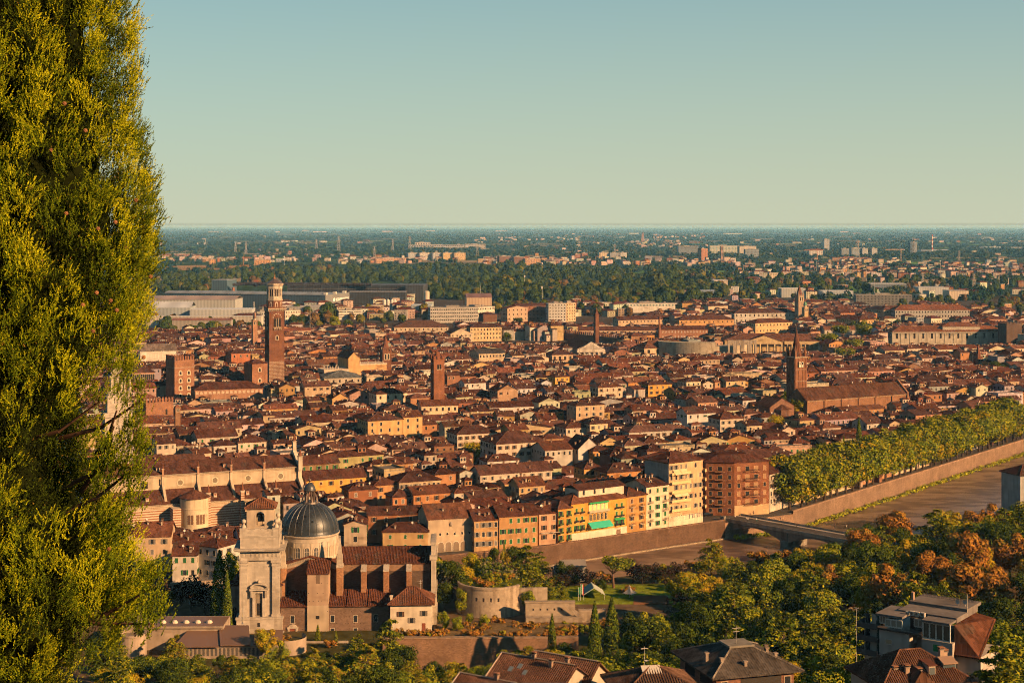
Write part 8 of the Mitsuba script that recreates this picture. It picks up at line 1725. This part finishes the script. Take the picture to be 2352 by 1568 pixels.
m = V_((.45, .36, .28)); m.box(0, 0, 36, 13, 12, ze); part(k, 'wall', m, 'plaster'); m = V_((.14, .08, .055)); hip_roof(m, 0, 0, 13, 12, ze, 3.0, .8, (.14, .08, .055), ribs=.42); part(k, 'roof', m, 'tiles'); m = V_((.45, .42, .36)); m.slab((4.4, 4.3, ze + 2.5), (7.6, 4.3, ze + 2.5), (7.6, 6.0, ze + 3.45), (4.4, 6.0, ze + 3.45), .12); part(k, 'skylight', m, 'pane')
m = V_((.5, .48, .43)); m.tube((5.6, 8, ze + 2), (5.6, 8, ze + 6), .05, n=4); m.box(5, 7.95, ze + 5.6, 6.2, 8.05, ze + 5.7); m.lathe([(.01, ze + 3.6), (.4, ze + 3.7)], 5.9, 7.8, 8); part(k, 'antenna', m, 'paint'); fsite([(o[0] - 2, 248), (o[0] + 14, 250), (o[0] + 13, 266), (o[0] - 3, 265)]); KEEP.append((1410, 1640, 1585, 252))
k = thing('red_roof_house', 'small red hip roofed house half buried in trees left of the grey apartment house', 'house'); d_ = 497.0; o = (X(1925, d_), d_, 0); m = MB(o, 10, (.4, .3, .2)); m.box(0, 0, -2, 11, 9, Z(1392, d_)); part(k, 'wall', m, 'plaster'); m = MB(o, 10, ROOF[5]); hip_roof(m, 0, 0, 11, 9, Z(1392, d_), 2.2, .7, ROOF[5]); part(k, 'roof', m, 'tiles'); KEEP.append((1930, 1985, 1396, 497))
k = thing('river_mill_house', 'pale grey house with red roof cut by the right edge beside the river', 'house'); d_ = 640.0; o = (X(2343, d_), d_, 0); m = MB(o, 20, (.36, .35, .33)); m.box(0, 0, -3, 20, 12, Z(1092, d_)); part(k, 'wall', m, 'plaster'); m = MB((*o[:2], 0), 20, ROOF[0]); hip_roof(m, 0, 0, 20, 12, Z(1092, d_), 3, .7, ROOF[0]); part(k, 'roof', m, 'tiles'); m = MB(o, 20, GLASS); m.box(2, -.1, Z(1125, d_), 3.2, .02, Z(1110, d_)); part(k, 'window', m, 'paint'); KEEP.append((2318, 2352, 1125, 640))

PNS = prep(unary_union(SITES_N))
ALLK = ['dark_tree', 'dark_tree', 'green_tree', 'green_tree', 'lime_tree', 'cedar', 'cedar', 'gold_tree', 'lime_tree', 'dark_tree']
KEEP += [(1560, 1950, 1240, 600), (1280, 1560, 1395, 500), (1050, 1340, 1432, 480), (900, 1130, 1515, 447)]
fill(34, 1560, 2000, 470, 585, 9.0, ['dark_tree', 'green_tree', 'gold_tree', 'cedar', 'lime_tree', 'dark_tree'], (.8, 1.25), 1)
fill(60, 1900, 2420, 480, 660, 8.5, ['rust_tree', 'dark_tree', 'dark_tree', 'cedar', 'rust_tree', 'gold_tree', 'green_tree'], (.9, 1.5), 2)
fill(70, 1480, 2420, 395, 480, 8.0, ALLK, (.8, 1.25), 3)
fill(60, 1330, 2420, 315, 400, 7.5, ALLK + ['lime_tree', 'lime_tree', 'gold_tree'], (.6, 1.1), 4)
fill(46, 200, 1000, 395, 446, 6.8, ['amber_cedar', 'cedar', 'green_tree', 'dark_tree', 'gold_tree', 'amber_cedar', 'cedar', 'dark_tree'], (.55, 1.0), 5)
fill(34, 190, 1500, 330, 400, 7.0, ['dark_tree', 'green_tree', 'cedar', 'amber_cedar', 'dark_tree', 'gold_tree'], (.5, .9), 6)
fill(26, 1020, 1480, 400, 470, 7.0, ['lime_tree', 'gold_tree', 'green_tree', 'dark_tree', 'amber_cedar', 'lime_shrub'], (.5, .95), 7)
q = np.random.default_rng(44)
for _ in range(46): x, d = q.uniform(-36, 18), q.uniform(452.6, 456.5); plant('shrub' if q.random() < .8 else 'lime_shrub', x, d, 5.3, q.uniform(1.4, 2.4), q.uniform(.8, 1.3))
for _ in range(40): px = q.uniform(540, 1000); d = q.uniform(446, 464); plant('shrub', X(px, d), d, float(hill(0, d)) + 1.0, q.uniform(1.6, 2.8), 1.2)
for _ in range(26): px = q.uniform(1060, 1420); d = q.uniform(474, 488); plant('shrub' if q.random() < .6 else 'lime_shrub', X(px, d), d, .3, q.uniform(1.6, 3.2), 1.1)
for _ in range(44): t = q.random(); p = LineString(NEAR[1:6]).interpolate(t, normalized=True); plant('shrub' if q.random() < .5 else 'lime_shrub', p.x + q.normal() * 2, p.y - q.uniform(1, 6), .4, q.uniform(2, 4), 1.2)
for _ in range(16): t, r_ = q.uniform(0, 6.28), 9 * math.sqrt(q.random()); plant('shrub' if q.random() < .4 else 'lime_shrub', bx + r_ * math.cos(t), bd + r_ * math.sin(t), 8.9, q.uniform(1.2, 2.6), 1.1)
for px, yt, d in ((1080, 1405, 484), (1112, 1403, 482), (1020, 1400, 478), (1050, 1412, 476)): plant_px('lime_tree', px, yt, d, .8)

# ---------------------------------------------------------------- people and cars
SK = {}
def person(key_label, x, d, z, rot, top, legs, pose=0):
    import manifold3d as m3
    k = thing('person', key_label, 'person')
    if pose not in SK:
        s = (.22, -.2)[pose % 2]; J = {'hip': (0, 0, .92, .15), 'chest': (0, 0, 1.32, .175), 'neck': (0, .01, 1.5, .065), 'head': (0, -.03, 1.66, .115), 'sl': (-.19, 0, 1.40, .075), 'sr': (.19, 0, 1.40, .075), 'el': (-.25, s * .4, 1.13, .055), 'er': (.25, -s * .4, 1.13, .055), 'hl': (-.24, s * .4 - .16, .90, .045), 'hr': (.24, -s * .4 - .16, .90, .045), 'tl': (-.09, 0, .88, .115), 'tr': (.09, 0, .88, .115), 'kl': (-.1, -s * .6, .5, .075), 'kr': (.1, s * .4, .5, .075), 'al': (-.1, -s * .7, .09, .05), 'ar': (.1, s * 1.3, .1, .05), 'fl': (-.1, -s * .7 - .16, .04, .04), 'fr': (.1, s * 1.3 - .16, .05, .04)}
        sp = lambda j: m3.Manifold.sphere(J[j][3], 12).translate(J[j][:3])
        def B_(a, b): return m3.Manifold.batch_hull([sp(a), sp(b)])
        SK[pose] = [sum([B_(*q) for q in ps[1:]], B_(*ps[0])) for ps in ([('hip', 'chest'), ('sl', 'chest'), ('sr', 'chest'), ('sl', 'el'), ('sr', 'er')], [('tl', 'kl'), ('kl', 'al'), ('al', 'fl'), ('tr', 'kr'), ('kr', 'ar'), ('ar', 'fr'), ('tl', 'tr')], [('neck', 'head'), ('el', 'hl'), ('er', 'hr'), ('chest', 'neck')])]
    for (n_, c), mf in zip((('shirt', top), ('trousers', legs), ('body', (.42, .24, .16))), SK[pose]):
        g = mf.to_mesh(); m = MB((x, d, z), rot, c); m.add(np.asarray(g.vert_properties)[:, :3], np.asarray(g.tri_verts)); part(k, n_, m, 'paint')
    m = MB((x, d, z), rot, (.05, .035, .025)); m.lathe([(.124, 1.62), (.118, 1.72), (.07, 1.785), (0, 1.79)], 0, -.005, 10); part(k, 'hair', m, 'paint')
by = lambda c: 1091 + c * .1953
bx_ = lambda c: 1550.4 + c * .1953
for i, (c, r, top, legs, lab) in enumerate(((708, 512, (.62, .58, .52), (.05, .06, .1), 'person in a white shirt at the town end of the bridge'), (843, 535, (.6, .56, .5), (.08, .08, .1), 'person in a white top, left of a pair on the bridge'), (857, 542, (.55, .52, .48), (.04, .04, .05), 'person in a pale top, right of a pair on the bridge'), (960, 545, (.62, .6, .55), (.05, .16, .15), 'person in white top and teal trousers on the bridge'), (1240, 537, (.06, .05, .06), (.04, .04, .05), 'person in black beside one in tan on the far pavement'), (1271, 535, (.5, .34, .2), (.12, .1, .08), 'person in tan on the far pavement of the bridge'), (1427, 605, (.05, .045, .05), (.05, .05, .06), 'person in black on the middle of the bridge'), (1784, 592, (.20, .12, .1), (.05, .05, .06), 'person in dark red, first of three at the near end of the bridge'), (1880, 608, (.05, .05, .06), (.04, .04, .05), 'person in black, second of three at the near end of the bridge'), (2014, 628, (.6, .55, .48), (.1, .09, .08), 'person in white, last of three at the near end of the bridge'), (884, 485, (.07, .06, .07), (.05, .05, .06), 'person in black on the street corner by the brick block'), (924, 462, (.12, .08, .07), (.05, .05, .06), 'person in brown on the street corner by the brick block'))):
    z = .17 if i < 10 else .03; p = gp(bx_(c), by(r), z); person(lab, p[0], p[1], z, (-48, 132)[i % 2] + 90, top, legs, i % 2)
CARC = [('white', (.62, .60, .56)), ('silver', (.38, .38, .37)), ('black', (.02, .02, .022)), ('dark blue', (.03, .05, .10)), ('grey', (.16, .16, .165)), ('red', (.28, .03, .025))]
PROF = [(-2.1, .35), (2.1, .35), (2.15, .75), (1.95, .92), (1.05, 1.0), (.45, 1.45), (-1.2, 1.47), (-1.85, 1.0), (-2.12, .92)]
def car(lab, x, d, z, rot, col, grp):
    k = thing('parked_car', lab, 'car', grp); C = lambda c: MB((x, d, z), rot, c)
    m = C(col); p = np.array(PROF); v = np.vstack([np.c_[p[:, 0], np.full(9, s_ * (.86 if True else 0)) * np.where(p[:, 1] > 1.1, .82, 1), p[:, 1]] for s_ in (-1, 1)]); i = np.arange(9); j = (i + 1) % 9
    m.add(v, np.vstack([np.c_[i, j, j + 9], np.c_[i, j + 9, i + 9]])); m.add(v, [[0, a, a + 1] for a in range(1, 8)] + [[9, a + 10, a + 9] for a in range(1, 8)]); part(k, 'body', m, 'car_paint')
    m = C(GLASS); m.add([(1.02, -.76, 1.02), (1.02, .76, 1.02), (.5, .7, 1.41), (.5, -.7, 1.41)], [[0, 1, 2, 3]]); m.add([(-1.83, -.76, 1.02), (-1.83, .76, 1.02), (-1.26, .7, 1.42), (-1.26, -.7, 1.42)], [[0, 1, 2, 3]])
    for s_ in (-1, 1): m.add([(.95, s_ * .85, 1.0), (.42, s_ * .735, 1.4), (-1.15, s_ * .735, 1.42), (-1.72, s_ * .85, 1.0)], [[0, 1, 2, 3]])
    m.v = [q + [0, 0, .02] for q in m.v]; part(k, 'windows', m, 'pane')
    for sx in (-1.32, 1.32):
        for sy in (-.8, .8): m = C((.02, .02, .02)); m.tube((sx, sy - .1, .32), (sx, sy + .1, .32), .32, n=10); part(k, 'wheel', m, 'paint')
o_ = LineString(offset(Q_RIGHT, 10.2)); q = np.random.default_rng(8); ncar = 0
for s in np.arange(14, 285, 5.6):
    if q.random() < .2: continue
    p, p2 = o_.interpolate(float(s)), o_.interpolate(float(s) + 1); n_, c = CARC[q.integers(0, len(CARC) - (q.random() < .8))]; ncar += 1
    car('x', p.x, p.y, .03, math.degrees(math.atan2(p2.y - p.y, p2.x - p.x)) + (60 if q.random() < .6 else 0), c, 'cars parked under the plane trees'); AUTO.append(('parked_car' + (f'_{ncar - 1:03d}' if ncar > 1 else ''), f'{n_} car under the plane trees', PX(p.x, p.y), PY(0, p.y)))
for px, py, c, lab in ((1328, 1241, (.62, .58, .5), 'white car parked in front of the orange hotel'), (1392, 1229, (.05, .07, .09), 'dark car parked at the hotel door'), (1437, 1222.5, (.3, .29, .27), 'grey car beside the narrow brown ochre house'), (1456, 1218.5, (.05, .05, .05), 'black car in front of the white five storey house')):
    p = gp(px, py, 0); car(lab, p[0], p[1], .03, 36, c, 'cars parked on the riverside street')
p = gp(1626, 1184, 0); car('black car parked in the recess of the brick apartment block', p[0], p[1], .03, 0, (.015, .018, .02), 'cars parked on the riverside street')
for px, py, t in ((1367, 1228, 9), (1436, 1222, 8), (1637, 1184, 8), (1716, 1180, 9), (1758, 1178, 8), (1845, 1165, 8), (1906, 1150, 8)):
    p = gp(px, py, 0); k = thing('street_lamp', 'thin street lamp', 'street lamp', 'street lamps along the quay'); m = MB((p[0], p[1], 0), 0, (.06, .055, .05)); m.tube((0, 0, 0), (0, 0, t * .75), .10, .06, 6); part(k, 'pole', m, 'paint'); m = MB((p[0], p[1], 0), 0, (.5, .46, .38)); m.lathe([(.1, t * .75), (.28, t * .75 + .1), (.3, t * .75 + .5), (.05, t * .75 + .75)], 0, 0, 8); part(k, 'lantern', m, 'paint'); AUTO.append((k, 'thin dark street lamp', px, py - 20))
# ---------------------------------------------------------------- wood beyond the town, tree by tree, the rest as one mass
FK = [('dark green', mixpal('dark', 'dark')), ('mid green', [(.045, .075, .014), (.06, .092, .016), (.035, .055, .012)]), ('olive green', [(.07, .085, .018), (.09, .10, .02), (.05, .062, .014)]), ('yellowish', [(.15, .13, .014), (.19, .16, .016), (.11, .105, .013)]), ('rust brown', [(.15, .09, .028), (.12, .08, .025), (.18, .10, .03)])]
FP = []
for i, (_, pal) in enumerate(FK):
    for s in range(3): v, f, uv = lump(40 + 7 * i + s, pal, 330, 1.05).arrays(); FP.append(mikit.ply((v, f), 'leaf', uv=uv))
for i, g_ in enumerate(FP): scene[f'wood_source_{i}'] = {'type': 'shapegroup', 'g': g_}
q = np.random.default_rng(77); wood = []
def inwood(px, py):
    lo_ = np.interp(px, [340, 480, 640, 900, 1000, 1250, 1500, 1650, 1800, 2352], [642, 634, 622, 616, 612, 618, 622, 634, 640, 644]); hi = np.interp(px, [340, 480, 500, 980, 985, 1100, 1640, 1700, 1950, 2352], [676, 676, 656, 655, 688, 690, 696, 676, 672, 668])
    return lo_ < py < hi
for _ in range(2600):
    px, py = q.uniform(340, 2380), 603 + 95 * q.random() ** 1.2
    if not inwood(px, py) or (px > 1680 and q.random() < .45) or (py < 622 and q.random() < .35): continue
    d = F * H / (py - YH); x = X(px, d)
    if PF.intersects(Point(x, d).buffer(4)): continue
    wood.append((px, py, x, d, q.uniform(5.5, 9.5) * (1.3 if 1500 < px < 1560 or 1140 < px < 1200 else 1), q.choice([0, 0, 1, 1, 2, 2, 3, 4], p=[.22, .20, .16, .15, .10, .08, .06, .03])))
# town-edge trees between the last houses and the steelworks
for (x0, x1, y0, y1, n) in ((345, 600, 742, 776, 46), (655, 760, 738, 752, 16), (660, 1000, 722, 748, 22), (1100, 1250, 700, 722, 26), (1270, 1450, 684, 726, 70), (1400, 1660, 690, 705, 30), (1700, 2352, 672, 712, 70), (1900, 2100, 740, 775, 12), (2260, 2352, 690, 720, 22)):
    for _ in range(n):
        px, py = q.uniform(x0, x1), q.uniform(y0, y1); d = F * H / (py - YH); x = X(px, d)
        if not PF.intersects(Point(x, d).buffer(4)): wood.append((px, py, x, d, q.uniform(3.6, 7), int(q.integers(0, 5))))
wood += [(1165, 672, X(1165, 2950), 2950, 15, 3), (1155, 674, X(1150, 2900), 2900, 11, 3), (1510, 672, X(1510, 2880), 2880, 15, 2), (1522, 676, X(1525, 2800), 2800, 11, 3), (752, 728, X(752, 2080), 2080, 10, 1), (744, 728, X(744, 2070), 2070, 8, 0), (1545, 690, X(1545, 2560), 2560, 10, 4)]
wood.sort(key=lambda w: -w[4] / w[3]); nm = 0
for n, (px, py, x, d, s, kd) in enumerate(wood):
    tw = T().translate([float(x), float(d), 0]).rotate([0, 0, 1], float(q.uniform(0, 360))).scale([float(s), float(s), float(s * q.uniform(.9, 1.3))])
    if n < 240:
        k = thing('wood_tree', '', 'tree', 'trees in the wood beyond the old town'); scene[k] = {'type': 'instance', 'shapegroup': {'type': 'ref', 'id': f'wood_source_{int(kd) * 3 + n % 3}'}, 'to_world': tw}; AUTO.append((k, f'{FK[int(kd)][0]} tree in the far wood', px, py - 12))
    else:
        nm += 1; scene[f'far_wood__{nm:03d}'] = {'type': 'instance', 'shapegroup': {'type': 'ref', 'id': f'wood_source_{int(kd) * 3 + n % 3}'}, 'to_world': tw}
labels['far_wood'] = {'label': 'dense far-off green wood merging behind the nearer trees beyond the old town', 'category': 'wood', 'kind': 'stuff'}

# ---------------------------------------------------------------- set out the planted trees
for i, (kd, x, d, z, h, wide, label, group, cat_) in enumerate(PLANTED):
    q = random.Random(i * 17 + 3); pr = KINDS[kd][q.randrange(len(KINDS[kd]))]; s = h / KH[kd]
    tw = T().translate([float(x), float(d), float(z)]).rotate([0, 0, 1], q.uniform(0, 360)).scale([s * wide, s * wide, s])
    k = thing(kd, label or '', cat_ or ('shrub' if 'shrub' in kd else 'tree'), group)
    for n_, dct in pr: scene[f'{k}__{n_}'] = {**dct, 'to_world': tw}
    px, py = PX(x, d), PY(z + h * .7, d); AUTO.append((k, DESC[kd] if not label or group else None, px, py))

# ---------------------------------------------------------------- the big cypress beside the viewpoint
EDGE = np.array([(-150, 300), (0, 316), (60, 312), (120, 316), (200, 326), (270, 322), (330, 330), (400, 352), (470, 374), (540, 372), (600, 364), (660, 354), (720, 338), (790, 316), (840, 292), (868, 262), (900, 226), (960, 214), (1010, 206), (1060, 200), (1110, 260), (1170, 290), (1230, 296), (1290, 322), (1350, 350), (1420, 325), (1465, 235), (1510, 185), (1568, 160), (1700, 140)], float)
CD = 15.0; cxw = X(-40, CD)
def cyr(z): return (np.interp(PY(z, CD), EDGE[:, 0], EDGE[:, 1]) + 40) / F * CD
ck = thing('foreground_cypress', 'huge sunlit cypress with brown cones filling the left edge, close to the viewpoint', 'tree')
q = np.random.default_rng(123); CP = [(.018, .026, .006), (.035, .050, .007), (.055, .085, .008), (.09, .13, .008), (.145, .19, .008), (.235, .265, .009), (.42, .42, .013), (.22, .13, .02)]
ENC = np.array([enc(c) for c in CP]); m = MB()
zlo, zhi = Z(1640, CD), Z(-90, CD)
def clump(pos, out, size, cb, n=None):
    """One flame-shaped tuft: fine scale-leaf twigs on plumes that rise and lean outwards."""
    n = n or int(1500 * (size / .3) ** 1.6); npl = max(6, int(38 * (size / .3)))
    ax = out * .55 + np.array([0, 0, 1.0]) + q.normal(size=3) * .22; ax /= np.linalg.norm(ax)
    pd = ax + q.normal(size=(npl, 3)) * .36 + out * .2; pd /= np.linalg.norm(pd, axis=1, keepdims=True)
    pb = pos + q.normal(size=(npl, 3)) * size * [.26, .26, .36]; pl = size * q.uniform(.4, .85, npl); pc = cb + q.normal(size=npl) * .7
    k = q.integers(0, npl, n); t = q.random(n) ** .75
    base = pb[k] + pd[k] * (t * pl[k])[:, None] + np.outer(t * t * size * .16, [0, 0, 1])
    side = q.normal(size=(n, 3)); side -= (side * pd[k]).sum(1)[:, None] * pd[k]; side /= np.linalg.norm(side, axis=1, keepdims=True)
    L = pl[k] * q.uniform(.10, .26, n) * (1.15 - .75 * t); dr_ = side * .62 + pd[k] * .8
    w = np.cross(dr_, q.normal(size=(n, 3))); w *= (q.uniform(.0034, .0068, n) / (np.linalg.norm(w, axis=1) + 1e-9))[:, None]
    v = np.stack([base - w, base + w, base + dr_ * L[:, None]], 1).reshape(-1, 3)
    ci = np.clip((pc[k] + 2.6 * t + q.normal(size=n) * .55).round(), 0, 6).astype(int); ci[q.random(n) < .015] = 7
    m.v.append(v); m.f.append(np.arange(3 * n).reshape(-1, 3) + m.n); m.n += 3 * n; m.uv.append(np.repeat(ENC[ci], 3, 0))
boughs = []
for _ in range(9000):
    z, a = q.uniform(zlo, zhi), q.uniform(-1.62, .95); R = float(cyr(z))
    if all(((a - a2) * R) ** 2 / .25 ** 2 + (z - z2) ** 2 / .40 ** 2 > 1 for a2, z2, _ in boughs): boughs.append((a, z, R))
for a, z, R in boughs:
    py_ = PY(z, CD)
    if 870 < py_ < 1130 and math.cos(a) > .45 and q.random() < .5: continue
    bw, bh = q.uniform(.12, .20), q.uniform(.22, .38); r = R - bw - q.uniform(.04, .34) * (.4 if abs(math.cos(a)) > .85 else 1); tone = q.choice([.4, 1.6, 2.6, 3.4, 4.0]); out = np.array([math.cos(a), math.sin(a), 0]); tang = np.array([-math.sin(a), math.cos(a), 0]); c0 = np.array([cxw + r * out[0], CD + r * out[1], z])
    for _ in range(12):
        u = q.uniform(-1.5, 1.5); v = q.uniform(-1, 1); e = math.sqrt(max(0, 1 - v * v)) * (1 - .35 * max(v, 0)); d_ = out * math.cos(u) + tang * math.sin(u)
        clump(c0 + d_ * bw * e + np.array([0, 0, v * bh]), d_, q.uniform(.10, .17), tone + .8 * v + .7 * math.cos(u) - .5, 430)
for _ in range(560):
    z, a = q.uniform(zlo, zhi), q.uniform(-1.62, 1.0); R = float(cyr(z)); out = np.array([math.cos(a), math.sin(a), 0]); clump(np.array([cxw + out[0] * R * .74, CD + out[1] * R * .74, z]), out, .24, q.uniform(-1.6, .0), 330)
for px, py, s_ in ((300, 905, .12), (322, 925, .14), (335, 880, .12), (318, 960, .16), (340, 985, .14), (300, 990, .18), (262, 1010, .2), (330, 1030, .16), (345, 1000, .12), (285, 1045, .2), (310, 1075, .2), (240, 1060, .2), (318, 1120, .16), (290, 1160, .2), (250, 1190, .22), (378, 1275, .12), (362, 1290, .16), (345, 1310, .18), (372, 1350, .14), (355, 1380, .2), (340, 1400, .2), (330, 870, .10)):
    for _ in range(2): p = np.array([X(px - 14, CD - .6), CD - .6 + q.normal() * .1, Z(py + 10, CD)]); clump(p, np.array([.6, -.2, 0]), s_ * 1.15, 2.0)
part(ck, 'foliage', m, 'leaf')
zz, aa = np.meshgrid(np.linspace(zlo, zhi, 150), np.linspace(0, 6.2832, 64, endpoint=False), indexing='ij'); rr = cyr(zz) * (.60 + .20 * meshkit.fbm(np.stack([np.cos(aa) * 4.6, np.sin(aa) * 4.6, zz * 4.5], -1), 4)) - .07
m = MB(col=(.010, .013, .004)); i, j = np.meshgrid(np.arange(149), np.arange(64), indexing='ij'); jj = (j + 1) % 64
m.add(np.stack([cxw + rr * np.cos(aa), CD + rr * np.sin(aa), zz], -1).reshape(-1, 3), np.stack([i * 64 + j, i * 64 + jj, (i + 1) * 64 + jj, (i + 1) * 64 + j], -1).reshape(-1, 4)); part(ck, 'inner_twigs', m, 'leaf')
m = MB(col=(.10, .055, .035)); m.tube((cxw, CD, 117), (cxw, CD, 129), .28, .16, 10); part(ck, 'trunk', m, 'bark')
for px0, py0, px1, py1 in ((120, 1130, 300, 985), (130, 1180, 330, 1035), (150, 1000, 330, 900), (100, 1240, 280, 1150), (200, 1120, 262, 960), (150, 1420, 360, 1310), (60, 1010, 230, 905), (120, 1380, 345, 1395), (235, 1035, 268, 925)):
    p0, p1 = np.array([X(px0, CD), CD - .2, Z(py0, CD)]), np.array([X(px1, CD - .6), CD - .6, Z(py1, CD)]); pm = (p0 + p1) / 2 - [0, 0, .08]; m = MB(col=(.13, .07, .045)); m.tube(p0, pm, .026, .018, 6); m.tube(pm, p1, .018, .008, 5); part(ck, 'branch', m, 'bark')
for px, py in ((148, 238), (118, 345), (152, 490), (225, 525), (290, 570), (346, 635), (222, 672), (268, 712), (214, 760), (190, 700), (312, 460), (70, 430), (254, 690), (350, 1436), (250, 1260), (196, 300), (265, 510), (330, 820), (95, 600)):
    d = CD - .98 if px < 280 else CD - .5; x, z = X(px, d), Z(py, d); m = MB(col=(.26, .125, .06)); g = trimesh.creation.icosphere(subdivisions=2, radius=.019); gv = np.array(g.vertices); gv *= (1 + .16 * np.sin(gv[:, :1] * 330) * np.sin(gv[:, 2:] * 330)); m.add(gv + [x, d, z], g.faces); part(ck, 'cone', m, 'bark', label='round brown cone on the cypress')

# ---------------------------------------------------------------- labels that say which one
LANDMARK += [('the round bastion', 1130, 1390), ('the lawn', 1400, 1358), ('the white corner house of the church', 950, 1400), ('the grey apartment house', 2140, 1440), ('the grey roofed villa', 1700, 1510), ('the red tiled house', 1180, 1530), ('the near end of the bridge', 1930, 1220), ('the left avenue end', 1840, 1110), ('the right avenue end', 2340, 950),
             ('the museum roof', 430, 1480), ('the white bell tower foot', 590, 1440), ('the brick rampart', 1030, 1480), ('the black mill hall', 790, 650), ('the lone yellow crown', 1165, 655), ('the white office block', 1060, 705), ('the boiler house', 505, 650), ('the striped chimney', 2140, 560), ('the five equal flats', 1000, 588), ('the green and white hospital', 1670, 575), ('the striped bell tower', 1843, 690),
             ('the arena wall', 1600, 800), ('the river house at the right edge', 2335, 1120), ('the long blue shed', 560, 680), ('the white gallery', 1490, 695), ('the pale river water', 1500, 1290), ('the small red roof in the trees', 1960, 1385), ('the three dark flats', 1190, 598)]
said = {}
for k, desc, px, py in AUTO:
    if desc is None: continue
    nm_, lx, ly = min(LANDMARK, key=lambda q: (q[1] - px) ** 2 + 3 * (q[2] - py) ** 2)
    rel = ('left of' if px < lx else 'right of') if abs(px - lx) > 1.5 * abs(py - ly) else ('above' if py < ly else 'below')
    said.setdefault((desc, rel, nm_), []).append((math.hypot(px - lx, py - ly), k))
for (desc, rel, nm_), lst in said.items():
    for j, (_, k) in enumerate(sorted(lst)):
        keep = labels[k].get('group') == 'plane trees along the avenue'
        if keep: desc_ = labels[k]['label']
        labels[k]['label'] = (f'{desc_}, ' if keep else f'{desc}, ') + (f'{nth(j)} {rel} {nm_}' if len(lst) > 1 else f'{rel} {nm_}')
